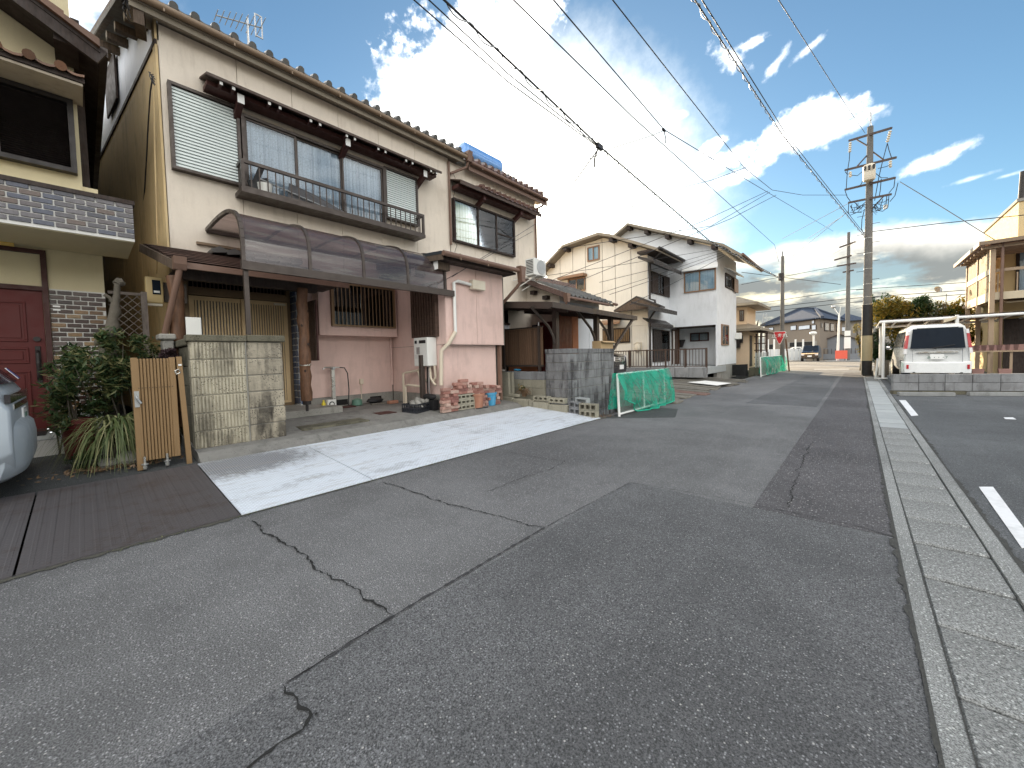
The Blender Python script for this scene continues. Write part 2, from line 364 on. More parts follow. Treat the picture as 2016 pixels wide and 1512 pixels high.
_pb = _T.new('ShaderNodeBsdfPrincipled'); _pb.inputs['Roughness'].default_value = .10; _pb.inputs['Specular IOR Level'].default_value = 1.0
_v = coords(_T); _n = _T.noise(_T.mapv(_v, (1, .4, 5)), 3, 5, .6)
_T.put(_pb.inputs['Base Color'], _T.mix(_T.rng(_n, .4, .7, 0, .7), (.085, .066, .07), (.15, .14, .11)))
_mx = _T.new('ShaderNodeMixShader'); _T.put(_mx.inputs[0], _T.rng(_n, .35, .8, .52, .82)); _T.l.new(_tr.outputs[0], _mx.inputs[1]); _T.l.new(_pb.outputs[0], _mx.inputs[2]); _T.l.new(_mx.outputs[0], _T.n['Material Output'].inputs[0])
m_bluestone = palette('blue_crazy_tile', [(.045, .075, .14), (.06, .10, .19), (.035, .055, .10), (.09, .12, .17)], .3)
m_brickgrey = palette('grey_glazed_brick', [(.10, .095, .105), (.075, .085, .12), (.115, .10, .105), (.14, .13, .14), (.06, .062, .08), (.12, .085, .07)], .3, .4)
m_brickbr = palette('brown_glazed_brick', [(.055, .025, .018), (.26, .155, .07), (.035, .018, .015), (.16, .085, .035), (.08, .05, .04), (.30, .20, .10), (.05, .022, .016), (.13, .10, .09), (.045, .02, .015)], .28, .4)
m_grout = P('white_grout', (.68, .67, .63), .9, var=.1)
m_door = P('oxblood_door', (.105, .022, .020), .5, var=.12, scale=2, spec=.25)
m_louvre = P('dark_louvre', (.060, .050, .048), .5, var=.2)
m_iron = P('black_iron', (.030, .026, .025), .5, metal=.2)
m_steel = P('galvanised_steel', (.42, .43, .43), .42, metal=.7, var=.2)
m_alu = P('brushed_steel', (.55, .54, .50), .3, metal=.9, var=.1)
m_ivory = P('ivory_plastic', (.66, .60, .48), .5, var=.08, streak=.25, scol=(.4, .3, .2))
m_pvc = P('pvc_pipe', (.62, .54, .42), .5, var=.12, streak=.2, scol=(.35, .25, .15))
m_wpl = P('white_enamel', (.70, .70, .66), .4, var=.06, streak=.18, scol=(.4, .38, .3))
m_meter = P('meter_cover', (.56, .42, .20), .4, var=.05)
m_brickred = palette('loose_brick', [(.37, .19, .15), (.44, .27, .22), (.30, .14, .11), (.47, .33, .27), (.35, .20, .16), (.26, .12, .10)], .9, .8, 60, .2)
m_cblock = P('hollow_block', (.31, .29, .225), .95, var=.22, bump=.8, bscale=90, streak=.45, rnd=.12, spots=.4)
m_terra = P('terracotta', (.36, .17, .11), .85, var=.25, scale=8, streak=.5, scol=(.50, .40, .30), bump=.3)
m_blue = P('blue_plastic', (.045, .27, .46), .5, var=.1, streak=.3, scol=(.35, .5, .55))
m_stone = P('river_stone', (.26, .25, .225), .8, var=.3, scale=9, rnd=.3, bump=.4)
m_crate = P('black_crate_plastic', (.022, .024, .03), .5, var=.2)
m_plank = P('weathered_plank', (.20, .185, .155), .85, var=.3, scale=5, rnd=.25, grain=(1, 12, 12))
m_plankr = P('reddish_plank', (.21, .13, .105), .85, var=.2, scale=5, grain=(1, 12, 12))
m_pole = P('pole_concrete', (.15, .145, .135), .9, var=.2, scale=4, bump=.4, bscale=90, streak=.3)
m_poleband = P('pole_sheet', (.33, .285, .18), .7, var=.12, scale=9)
m_black = P('black_rubber', (.016, .016, .017), .6, var=.2)
m_wire = P('cable_sheath', (.022, .022, .024), .6)
m_netg = netmat('green_netting', (.012, .50, .33), .44)
m_netr = P('net_cord', (.02, .46, .30), .6)
m_chain = P('galvanised_mesh', (.50, .54, .50), .5, metal=.5)
m_silver = P('silver_car_paint', (.40, .45, .49), .45, metal=.2, var=.01, coat=.08)
m_carwhite = P('pearl_car_paint', (.74, .75, .74), .3, var=.03, coat=.7)
m_carblk = P('black_car_paint', (.012, .011, .015), .2, var=.1, coat=1)
m_cglass = P('car_glass', (.012, .018, .028), .10, var=.2, spec=.10)
m_chrome = P('chrome', (.75, .75, .75), .12, metal=1, var=.03)
m_tail = P('tail_lamp_red', (.42, .02, .03), .15, var=.1, spec=.8); m_tailc = P('lamp_clear', (.70, .68, .68), .12, var=.1, spec=.8)
m_plate = P('number_plate', (.80, .80, .78), .4, var=.02)
m_plgreen = P('plate_ink', (.03, .12, .08), .5); m_inkblue = P('badge_blue', (.03, .04, .22), .4)
m_sred = P('sign_red', (.62, .03, .035), .4, var=.05); m_orange = P('board_red', (.60, .09, .05), .5, var=.1)
m_line = P('road_paint', (.66, .67, .68), .8, var=.15, scale=12, bump=.3, streak=.3)
m_bark = P('bark', (.105, .092, .072), .95, var=.4, scale=10, bump=1, bscale=25)
m_leafdk = leafmat('dark_leaf', (.018, .042, .018), (.050, .088, .030), (.16, .15, .06))
m_leafred = leafmat('purple_leaf', (.030, .018, .022), (.060, .035, .038))
m_leafyel = leafmat('yellowing_leaf', (.05, .075, .015), (.20, .16, .03), (.34, .22, .04))
m_leafhedge = leafmat('hedge_leaf', (.012, .035, .012), (.03, .065, .02))
m_grass = leafmat('strap_leaf', (.05, .085, .025), (.13, .16, .06), (.28, .27, .13))
m_dead = leafmat('withered_leaf', (.16, .10, .05), (.22, .14, .08))
m_potred = P('red_planter', (.10, .012, .010), .6)
m_potpk = P('pink_planter', (.30, .17, .145), .7, var=.1, rnd=.12)
m_wood = P('orange_slat', (.22, .062, .018), .5, var=.3, grain=(8, 8, .8)); m_wood2 = P('orange_brick', (.42, .17, .08), .8, var=.2)
m_fenceb = P('fence_slat', (.105, .062, .038), .55, var=.15, rnd=.18)
m_card = P('cardboard', (.47, .33, .18), .8, var=.08)
m_farwall = P('taupe_render', (.215, .180, .145), .9, var=.05); m_farwall2 = P('grey_render', (.27, .255, .23), .9, var=.05)
m_greyw = P('grey_shed', (.21, .225, .245), .8, var=.1); m_bluedoor = P('blue_door', (.10, .27, .60), .5); m_whitew = P('white_fence_sheet', (.60, .62, .62), .6, var=.06)
m_tank = P('solar_tank_blue', (.13, .30, .62), .3, metal=.2, coat=.4)
m_soffit = P('soffit', (.40, .345, .27), .85, var=.1, streak=.4)
m_beam = P('aged_beam', (.12, .085, .06), .8, var=.35, grain=(8, 8, 1))
m_fascia = P('fascia', (.25, .215, .165), .7, var=.15, streak=.3)
m_lampbr = P('rust_fittings', (.085, .062, .055), .7, var=.3)
m_warmbeam = P('balcony_timber', (.33, .24, .16), .7, var=.15, rnd=.1)
m_warmpale = P('balcony_fascia', (.52, .44, .31), .7, var=.08)
m_beige = P('beige_tower', (.60, .47, .26), .9, var=.06)

# ------------------------------------------------------------------ geometry helpers
class MB:
    def __init__(s): s.v = []; s.f = []
    def add(s, vs, fs):
        k = len(s.v); s.v += [Vector(p) for p in vs]; s.f += [tuple(i + k for i in q) for q in fs]; return s
    def box(s, x0, x1, y0, y1, z0, z1):
        x0, x1 = min(x0, x1), max(x0, x1); y0, y1 = min(y0, y1), max(y0, y1); z0, z1 = min(z0, z1), max(z0, z1)
        return s.add([(x0, y0, z0), (x1, y0, z0), (x1, y1, z0), (x0, y1, z0), (x0, y0, z1), (x1, y0, z1), (x1, y1, z1), (x0, y1, z1)],
                     [(0, 3, 2, 1), (4, 5, 6, 7), (0, 1, 5, 4), (1, 2, 6, 5), (2, 3, 7, 6), (3, 0, 4, 7)])
    def bar(s, p, q, w, h=None, up=(0, 0, 1)):
        h = h or w; p = Vector(p); q = Vector(q); d = (q - p).normalized(); u = Vector(up)
        if abs(d.dot(u)) > .98: u = Vector((0, 1, 0))
        a = d.cross(u).normalized() * (w / 2); b = a.cross(d).normalized() * (h / 2)
        vs = [c + i * a + j * b for c in (p, q) for i, j in ((-1, -1), (1, -1), (1, 1), (-1, 1))]
        return s.add(vs, [(0, 1, 2, 3), (7, 6, 5, 4), (0, 4, 5, 1), (1, 5, 6, 2), (2, 6, 7, 3), (3, 7, 4, 0)])
    def tube(s, pts, r, n=8, cap=True):
        pts = [Vector(p) for p in pts]; k = len(s.v); rs = r if isinstance(r, (list, tuple)) else [r] * len(pts)
        prev = None
        for i, p in enumerate(pts):
            d = (pts[min(i + 1, len(pts) - 1)] - pts[max(i - 1, 0)])
            d = d.normalized() if d.length > 1e-9 else Vector((0, 0, 1))
            if prev is None:
                u = Vector((0, 0, 1)) if abs(d.z) < .9 else Vector((1, 0, 0))
                a = d.cross(u).normalized()
            else: a = (prev - d * prev.dot(d)).normalized()
            prev = a; b = d.cross(a)
            for j in range(n):
                t = 2 * math.pi * j / n
                s.v.append(p + (a * math.cos(t) + b * math.sin(t)) * rs[i])
        for i in range(len(pts) - 1):
            for j in range(n):
                a0 = k + i * n + j; a1 = k + i * n + (j + 1) % n
                s.f.append((a0, a1, a1 + n, a0 + n))
        if cap:
            s.f.append(tuple(k + j for j in reversed(range(n)))); s.f.append(tuple(k + (len(pts) - 1) * n + j for j in range(n)))
        return s
    def prism(s, poly, axis, a, b):
        def m(p, t):
            if axis == 0: return (t, p[0], p[1])
            if axis == 1: return (p[0], t, p[1])
            return (p[0], p[1], t)
        n = len(poly)
        vs = [m(p, a) for p in poly] + [m(p, b) for p in poly]
        fs = [tuple(range(n)), tuple(reversed(range(n, 2 * n)))] + [(i, i + n, (i + 1) % n + n, (i + 1) % n) for i in range(n)]
        return s.add(vs, fs)
    def poly(s, pts): return s.add(pts, [tuple(range(len(pts)))])
    def slab(s, pts, t, up=(0, 0, 1)):      # polygon thickened downwards by t
        u = Vector(up) * t; n = len(pts)
        vs = [Vector(p) for p in pts] + [Vector(p) - u for p in pts]
        return s.add(vs, [tuple(range(n)), tuple(reversed(range(n, 2 * n)))] + [(i, i + n, (i + 1) % n + n, (i + 1) % n) for i in range(n)])
    def lathe(s, c, prof, n=16):
        k = len(s.v); c = Vector(c)
        for r, z in prof:
            for j in range(n):
                t = 2 * math.pi * j / n; s.v.append(c + Vector((r * math.cos(t), r * math.sin(t), z)))
        for i in range(len(prof) - 1):
            for j in range(n):
                a0 = k + i * n + j; a1 = k + i * n + (j + 1) % n
                s.f.append((a0, a1, a1 + n, a0 + n))
        s.f.append(tuple(k + j for j in reversed(range(n)))); s.f.append(tuple(k + (len(prof) - 1) * n + j for j in range(n)))
        return s
    def ball(s, c, r, n=10, m=6, sc=(1, 1, 1), jit=0):
        k = len(s.v); c = Vector(c)
        prof = []
        for i in range(m + 1):
            t = math.pi * i / m
            for j in range(n):
                a = 2 * math.pi * j / n; q = 1 + rng.uniform(-jit, jit)
                s.v.append(c + Vector((r * q * sc[0] * math.sin(t) * math.cos(a), r * q * sc[1] * math.sin(t) * math.sin(a), r * q * sc[2] * math.cos(t))))
        for i in range(m):
            for j in range(n):
                a0 = k + i * n + j; a1 = k + i * n + (j + 1) % n
                s.f.append((a0, a0 + n, a1 + n, a1))
        return s
    def frame(s, axis, v, u0, u1, z0, z1, w, t):     # window frame in plane axis=v, thickness t (towards +axis)
        def bx(a, b, c, d):
            if axis == 0: s.box(v, v + t, a, b, c, d)
            else: s.box(a, b, v, v + t, c, d)
        u0, u1 = min(u0, u1), max(u0, u1)
        bx(u0, u1, z0, z0 + w); bx(u0, u1, z1 - w, z1); bx(u0, u0 + w, z0 + w, z1 - w); bx(u1 - w, u1, z0 + w, z1 - w)
        return s
    def build(s, name, mat, parent=None, smooth=False, bevel=0.0, seg=1, kind=None, origin=None):
        off = Vector((0, 0, 0))
        if parent is not None: off = abs_loc(parent)
        elif origin is not None: off = Vector(origin)
        me = bpy.data.meshes.new(name)
        me.from_pydata([tuple(p - off) for p in s.v], [], s.f)
        if smooth:
            me.polygons.foreach_set('use_smooth', [True] * len(me.polygons))
        me.materials.append(mat)
        bm = bmesh.new(); bm.from_mesh(me); bmesh.ops.recalc_face_normals(bm, faces=bm.faces); bm.to_mesh(me); bm.free()
        o = bpy.data.objects.new(name, me); COL.objects.link(o)
        if parent is not None: o.parent = parent
        elif origin is not None: o.location = off
        if bevel:
            b = o.modifiers.new('bevel', 'BEVEL'); b.width = bevel; b.segments = seg; b.limit_method = 'ANGLE'
        if smooth:
            try: me.set_sharp_from_angle(angle=rad(42))
            except Exception: pass
        if kind: o['kind'] = kind
        return o
def abs_loc(o):
    p = Vector(o.location)
    while o.parent is not None: o = o.parent; p = p + Vector(o.location)
    return p
def tag(o, label=None, cat=None, group=None, kind=None):
    if label: o['label'] = label
    if cat: o['category'] = cat
    if group: o['group'] = group
    if kind: o['kind'] = kind
    return o
def thing(name, label, cat, loc=(0, 0, 0), group=None):
    o = bpy.data.objects.new(name, None); COL.objects.link(o); o.location = loc; o.empty_display_size = .2
    return tag(o, label, cat, group)
def inst(o, parent=None, loc=None, rot=None, scale=None):        # copy of one object, sharing its mesh
    c = o.copy(); COL.objects.link(c)
    if parent is not None: c.parent = parent
    if loc is not None: c.location = loc
    if rot is not None: c.rotation_euler = rot
    if scale is not None: c.scale = scale
    return c
def tree_copy(o, parent=None):
    c = o.copy(); COL.objects.link(c)
    if parent is not None: c.parent = parent
    for ch in [x for x in bpy.data.objects if x.parent == o]: tree_copy(ch, c)
    return c
def unit_box(name, mat, size, bevel=0, parent=None):           # box centred on its own origin, for repeats
    x, y, z = (q / 2 for q in size)
    o = MB().box(-x, x, -y, y, -z, z).build(name, mat, None, bevel=bevel)
    if parent is not None: o.parent = parent
    return o
def rows(parent, name, mat, size, places, bevel=0):            # many alike boxes as parts; places are world centres (or (centre, rot))
    base = abs_loc(parent) if parent is not None else Vector((0, 0, 0)); first = None
    for pl in places:
        c, r = pl if isinstance(pl[1], (tuple, list)) and len(pl) == 2 else (pl, None)
        if first is None: o = first = unit_box(name, mat, size, bevel, parent)
        else: o = inst(first, parent)
        o.location = Vector(c) - base
        if r is not None: o.rotation_euler = r
    return first

# ================================================================== SETTING
def sheet(name, mat, pts, z, t=.34, kind='structure'):
    return MB().slab([(x, y, z) for x, y in pts], t).build(name, mat, kind=kind)
RX0, RX1 = -3.90, .20            # road edges
sheet('ground', m_soil, [(-1400, -1400), (1400, -1400), (1400, 1400), (-1400, 1400)], -.345, .2)
road = sheet('road', m_road, [(RX0, -14), (RX1, -14), (RX1, 31.6), (RX0 - .2, 31.6)], 0)
sheet('street', m_far, [(-420, 31.6), (420, 31.6), (420, 500), (-420, 500)], -.012)
sheet('parking_lot', m_lot, [(.72, -14), (40, -14), (40, 40), (.72, 40)], -.002)
for nm, m, pts, z in (
    ('road_patch', m_road2, [(-1.71, -14), (RX1, -14), (RX1, 3.66), (-1.71, 3.66)], .004),
    ('road_patch', m_road3, [(-.64, 3.67), (RX1, 3.67), (RX1, 28.2), (-.52, 28.2)], .004),
    ('road_patch', m_drive, [(-3.9, 7.05), (-2.75, 8.0), (-3.1, 9.2), (-3.9, 9.3)], .004),
    ('road_patch', m_road2, [(-2.1, 11.2), (-.68, 11.2), (-.68, 24), (-1.9, 24)], .004)):
    sheet(nm, m, pts, z, .004)
m_crack = P('crack_dirt', (.015, .015, .014), .95)
m_crackg = P('crack_moss', (.035, .036, .022), .95)
m_seam = P('sealed_joint', (.040, .040, .042), .9)
def crack(pix, w, name='crack', mat=None, z=.0085, jit=.012, seed=1):
    R = random.Random(seed); g = [Vector((*pz(0, x, y), 0)) for x, y in pix]
    pts = []
    for a, b in zip(g, g[1:]):
        n = max(2, int((b - a).length / .022))
        for i in range(n): pts.append(a.lerp(b, i / n))
    pts.append(g[-1])
    walk = 0; vs = []; ws = []
    for i, p in enumerate(pts):
        d = (pts[min(i + 1, len(pts) - 1)] - pts[max(0, i - 1)]).normalized(); s = Vector((-d.y, d.x, 0))
        walk = walk * .8 + R.uniform(-jit, jit); ww = w * R.uniform(.2, 1.75)
        if i in (0, len(pts) - 1): ww *= .2
        vs += [p + s * (walk + ww / 2) + Vector((0, 0, z)), p + s * (walk - ww / 2) + Vector((0, 0, z))]
    b = MB(); b.add(vs, [(2 * i, 2 * i + 2, 2 * i + 3, 2 * i + 1) for i in range(len(pts) - 1)])
    if name == 'crack':
        for p in pts[2:-2]:
            if R.random() < .33:
                q = p + Vector((R.uniform(-.02, .02), R.uniform(-.02, .02), z - .001)); s_ = R.uniform(.002, .007)
                b.add([q + Vector((R.uniform(.5, 1) * s_ * math.cos(t), R.uniform(.5, 1) * s_ * math.sin(t), 0)) for t in (0, 1.3, 2.6, 3.9, 5.2)], [(0, 1, 2, 3, 4)])
    o = b.build(name, mat or m_crack, road); return o
crack([(495, 1026), (520, 1050), (580, 1088), (640, 1125), (700, 1165), (745, 1190), (778, 1213)], .011, seed=2)
crack([(755, 950), (800, 966), (850, 985), (920, 1003), (990, 1019), (1040, 1037), (1073, 1040)], .010, seed=3)
crack([(562, 1350), (578, 1375), (612, 1412), (592, 1436), (530, 1475), (470, 1516)], .011, seed=4)
crack([(1112, 908), (1085, 925), (1030, 942), (960, 970)], .005, seed=5)
crack([(1000, 890), (1060, 902), (1112, 908)], .005, seed=6)
crack([(1548, 1000), (1560, 955), (1600, 870)], .006, seed=8)
crack([(1073, 1040), (778, 1213), (562, 1350)], .013, jit=.003, seed=9, name='joint', mat=m_seam)
crack([(778, 1213), (680, 1272), (562, 1350)], .005, jit=.004, seed=29)
crack([(1240, 951), (1073, 1040)], .006, jit=.003, seed=10, name='joint', mat=m_seam)
crack([(1240, 951), (1400, 978), (1560, 1010), (1700, 1040), (1768, 1062)], .006, jit=.003, seed=11, name='joint', mat=m_seam)
# grit and moss along the near edge of the bridging plates
def edge_dirt():
    b = MB(); R = random.Random(3); y = -3
    vs = []
    while y < 7.3:
        w = R.uniform(.005, .035) * (1.4 if y < .9 else 1); vs += [(-3.905, y, .009), (-3.905 + w, y, .006)]; y += .045
    b.add(vs, [(2 * i, 2 * i + 1, 2 * i + 3, 2 * i + 2) for i in range(len(vs) // 2 - 1)])
    b.build('edge_grit', P('edge_grit', (.07, .068, .055), .95, var=.5, scale=20, bump=1, bscale=40), road)
edge_dirt()
def kerb_dirt(X, s, seed, w0, y1, lap=.010):
    b = MB(); R = random.Random(seed); y = -3; vs = []
    while y < y1:
        w = R.uniform(.0, w0) * (1 + .8 * math.sin(y * 2.3) * math.sin(y * .7)); vs += [(X + s * lap, y, .0095), (X - s * max(.002, w), y, .0095)]; y += .04
    b.add(vs, [(2 * i, 2 * i + 1, 2 * i + 3, 2 * i + 2) for i in range(len(vs) // 2 - 1)]); b.build('edge_grit', P('kerb_grit', (.05, .05, .046), .95, var=.5, scale=20, bump=1, bscale=50), road)
kerb_dirt(.203, 1, 21, .026, 24); kerb_dirt(.722, -1, 22, .026, 15); kerb_dirt(.2855, 1, 23, .003, 24, .003); kerb_dirt(.6245, -1, 24, .003, 24, .003)

# covered concrete gutter
ch = MB().box(.205, .285, -14, 24.6, -.3, .007).box(.625, .715, -14, 24.6, -.3, .007).box(.285, .625, -14, 24.6, -.3, -.10).build('gutter_channel', m_lid, kind='structure')
lid = unit_box('lid', m_lid, (.334, .488, .10), .008, ch)
lidn = None; k = 0; y = -3.0
while y < 24.4:
    if k == 0: o = lid
    elif 8.3 < y < 20.5:
        if lidn is None: lidn = unit_box('lid', m_lidnew, (.334, .492, .10), .004, ch)
        o = lidn if lidn.location.y == 0 else inst(lidn, ch)
    else: o = inst(lid, ch)
    o.location = (.455 + rng.uniform(-.003, .003), y + .25, -.045 + rng.uniform(-.004, .004))
    o.rotation_euler = (0, rng.uniform(-.006, .006), rng.uniform(-.006, .006))
    y += .505 + (rng.uniform(.002, .016) if y < 8 else 0); k += 1
# parking lines
PL = [[(1770, 788), (1783, 788), (1808, 818), (1794, 819)], [(1927, 959), (1955, 959), (2040, 1073), (2012, 1080)]]
for q in PL:
    MB().slab([(*pz(0, x, y), .004) for x, y in q], .003).build('parking_line', m_line, kind='structure')
MB().slab([(*pz(0, x, y), .004) for x, y in [(1976, 822), (1994, 822), (2001, 826), (1979, 825)]], .003).build('parking_line', m_line, kind='structure')
MB().slab([(-2.2, 33.2, -.006), (-.4, 33.4, -.006), (-.4, 33.8, -.006), (-2.2, 33.6, -.006)], .003).build('stop_line', m_line, kind='structure')
MB().slab([(-40, 40.2, -.006), (40, 40.2, -.006), (40, 40.35, -.006), (-40, 40.35, -.006)], .003).build('centre_line', m_line, kind='structure')
sheet('traffic_island', m_kerbc, [(-2.6, 54), (30, 52), (30, 60), (-1.6, 60)], .11, .13)

# left-hand lots, raised behind the ditch that the steel plates bridge
def profile(name, mat, prof, y0, y1):
    b = MB(); n = len(prof)
    vs = [(x, y0, z) for x, z in prof] + [(x, y1, z) for x, z in prof]
    b.add(vs + [(prof[-1][0], y0, -.36), (prof[0][0], y0, -.36), (prof[-1][0], y1, -.36), (prof[0][0], y1, -.36)],
          [(i, i + 1, n + i + 1, n + i) for i in range(n - 1)] + [tuple(range(n)) + (2 * n, 2 * n + 1), tuple(range(2 * n - 1, n - 1, -1)) + (2 * n + 3, 2 * n + 2),
           (0, 2 * n + 1, 2 * n + 3, n), (n - 1, 2 * n - 1, 2 * n + 2, 2 * n)])
    return b.build(name, mat, kind='structure')
profile('driveway', m_drive, [(-5.79, .10), (-6.2, .13), (-7.6, .20), (-40, .30)], -14, .88)
m_yard = P('yard_concrete', (.20, .195, .18), .85, var=.35, scale=1.3, bump=.4, bscale=90, streak=.6, spots=.4)
profile('yard', m_yard, [(-5.79, .10), (-6.02, .22), (-6.6, .27), (-8.6, .36), (-40, .40)], .885, 6.86)
profile('neighbour_drive', m_drive, [(-5.2, .02), (-6.0, .12), (-7.4, .38), (-60, .42)], 6.90, 30)
profile('verge', m_lot, [(-3.95, -.03), (-4.4, -.30), (-5.1, -.31)], 7.12, 9.9)
MB().box(-6.32, -9.0, 2.2, 3.30, .1, .275).build('entrance_step', m_concdark, kind='structure', bevel=.02)
MB().box(-7.5, -8.9, 1.2, 3.36, .2, .43).build('porch_floor', m_conc, kind='structure', bevel=.012)
sheet('gravel_lot', m_gravel, [(.9, 15.9), (9, 19.6), (60, 40), (60, 120), (.9, 32)], .20, .3)

# steel plates over the ditch: each lies loose, so each is a thing
m_pw = checker_plate('white_checker_plate', (.80, .865, .94), .06); m_pd = checker_plate('rusty_checker_plate', (.075, .069, .072), .12)
def plate(y0, y1, mat, label, grp, rib=False):
    o = MB(); x0, x1, z0, z1 = -3.905, -5.78, .006, .125
    o.add([(x0, y0 + .004, z0), (x0, y1 - .004, z0), (x1, y1 - .004, z1), (x1, y0 + .004, z1), (x0, y0 + .004, z0 + .012), (x0, y1 - .004, z0 + .012), (x1, y1 - .004, z1 + .012), (x1, y0 + .004, z1 + .012)],
          [(0, 3, 2, 1), (4, 5, 6, 7), (0, 1, 5, 4), (1, 2, 6, 5), (2, 3, 7, 6), (3, 0, 4, 7)])
    if rib:
        y = y0 + .04
        while y < y1 - .04:
            o.add([(x0 - .02, y, z0 + .012), (x0 - .02, y + .035, z0 + .012), (x1 + .02, y + .035, z1 + .0115), (x1 + .02, y, z1 + .0115),
                   (x0 - .02, y + .008, z0 + .0145), (x0 - .02, y + .027, z0 + .0145), (x1 + .02, y + .027, z1 + .014), (x1 + .02, y + .008, z1 + .014)],
                  [(4, 5, 6, 7), (0, 4, 7, 3), (1, 2, 6, 5), (0, 1, 5, 4), (2, 3, 7, 6)]); y += .075
    ob = o.build('steel_plate', mat); tag(ob, label, 'steel plate', grp); return ob
G = 'steel plates bridging the roadside ditch'
plate(-3.0, -.355, m_pd, 'dark ribbed steel ramp plate cut by the left photo edge', G, True)
plate(-.35, .835, m_pd, 'dark ribbed steel ramp plate in front of the brown folding gate', G, True)
plate(.84, 2.03, m_pw, 'white checker plate with a rusty patch in front of the gate wall', G)
plate(2.035, 4.3, m_pw, 'white checker plate in front of the entrance step', G)
plate(4.305, 6.05, m_pw, 'white checker plate in front of the stone-filled crate', G)
plate(6.055, 7.03, m_pw, 'white checker plate beside the row of hollow blocks', G)

# planks laid over the ditch further on
pr = random.Random(5); y = 10.1; i = 0
spots = ['nearest the net frame', 'second from the net frame', 'third from the net frame', 'fourth from the net frame', 'fifth from the net frame', 'sixth from the net frame', 'seventh from the net frame', 'eighth from the net frame', 'ninth from the net frame', 'tenth from the net frame', 'eleventh from the net frame', 'twelfth from the net frame', 'thirteenth from the net frame', 'fourteenth from the net frame', 'fifteenth from the net frame', 'sixteenth from the net frame']
while y < 21.5 and i < 16:
    w = pr.uniform(.42, .62); a = pr.uniform(-.05, .02); red = i == 4
    o = unit_box('plank', m_plankr if red else m_plank, (2.35 + pr.uniform(-.3, .2), w, .05), .008)
    o.location = (-4.75 + pr.uniform(-.1, .1), y + w / 2, .065 + pr.uniform(0, .035)); o.rotation_euler = (pr.uniform(-.03, .03), .055, a)
    tag(o, ('reddish' if red else 'weathered grey') + ' board laid across the ditch, ' + spots[i], 'plank', 'boards laid across the ditch')
    y += w + pr.choice([.05, .10, .16, .22]); i += 1
MB().slab([(-3.75, 15.2, .115), (-3.6, 16.6, .11), (-4.6, 16.9, .165), (-4.9, 15.6, .18)], .006).build('painted_sheet', m_wht)
tag(bpy.data.objects['painted_sheet'], 'scrap of white sheet lying on the ditch boards', 'sheet')

# ================================================================== MAIN HOUSE (stucco, two storeys)
XF, YB, YC = -8.30, 4.95, 6.85     # front wall, side wall of the pink projection, end of the front wall
XB = -6.22                         # front of the pink projection
house = thing('stucco_house', 'two-storey cream and pink stucco house with a balcony rail and tiled eave', 'house', (XF, 3, .3))
H = house
def panels_x(parent, mat, X, ys, z0, z1, t=.03, name='wall_panel', gap=.008):
    for a, b in zip(ys, ys[1:]): MB().box(X - t, X, a + gap / 2, b - gap / 2, z0, z1).build(name, mat, parent)
def panels_y(parent, mat, Y, xs, z0, z1, t=.03, name='wall_panel', gap=.008):
    for a, b in zip(xs, xs[1:]): MB().box(a + gap / 2, b - gap / 2, Y, Y + t, z0, z1).build(name, mat, parent)
# carcass
def slant(x): return 1.0 + .088 * (x + 8.3)
cz = 6.75
core = MB()
core.prism([(XF - .035, slant(XF) + .04), (XF - .035, YC), (-17, YC), (-17, slant(-17) + .04)], 2, 3.05, cz)
core.prism([(XF - .035, 3.02), (XF - .035, YC), (-17, YC), (-17, 3.02)], 2, .38, 3.05)
core.prism([(-9.0, slant(-9) + .04), (-9.0, 3.02), (-17, 3.02), (-17, slant(-17) + .04)], 2, .38, 3.05)
core.build('wall_core', m_joint, H)
ysu = [1.0, 2.07, 2.97, 3.87, 4.80, 5.78, YC - .01]
panels_x(H, m_cream, XF, ysu, 3.05, 6.72)
panels_x(H, m_pink, XF, [3.02, 4.93], .56, 3.045)
MB().box(XF - .03, XF - .004, 3.02, 4.93, .3, .555).build('foundation', m_conc, H)
for yv in (3.55, 4.35): MB().box(XF - .006, XF + .002, yv, yv + .28, .36, .48).build('floor_vent', m_dark, H)
# side wall: ochre siding below, pale siding in the gable above, dark trim between
def side_quad(name, mat, x0, x1, z0, z1, off=0, zt=None):
    b = MB(); vs = []
    for x in (x0, x1):
        for z in ((z0, z1) if zt is None else (z0, zt(x))): vs.append((x, slant(x) + off, z))
    b.add([(v[0], v[1], v[2]) for v in vs] + [(v[0], v[1] + .03, v[2]) for v in vs], [(0, 1, 3, 2), (4, 6, 7, 5), (0, 4, 5, 1), (1, 5, 7, 3), (3, 7, 6, 2), (2, 6, 4, 0)])
    return b.build(name, mat, H)
x = XF
while x > -16.5:
    x2 = x - (1.7 if x < -8.4 else .16)
    side_quad('siding_panel', m_ochre, x, x2 + .012, .4, 6.38); x = x2
ridge = lambda x: 7.05 + .33 * min(-(x + 8.3), 12.6 + x + 8.3 - 4)
rz = lambda x: 7.0 + .30 * (XF - x) if x > -12.6 else 7.0 + .30 * 4.3 - .30 * (-12.6 - x)
for a, b in ((XF, -10.6), (-10.612, -12.6), (-12.612, -16.9)): side_quad('gable_panel', m_gable, a, b, 6.46, None, .01, lambda q: rz(q) - .12)
side_quad('gable_trim', m_dk, XF + .02, -16.9, 6.385, 6.455, -.02)
side_quad('corner_trim', m_ochre, XF + .01, XF - .15, 3.0, 6.9, -.012)
wy = slant(-11.6) - .03
wn = side_quad('side_window', m_dk, -11.2, -12.3, 6.75, 7.65, -.05)
side_quad('flue', m_black, -16.2, -16.9, 5.7, 6.3, -.3)
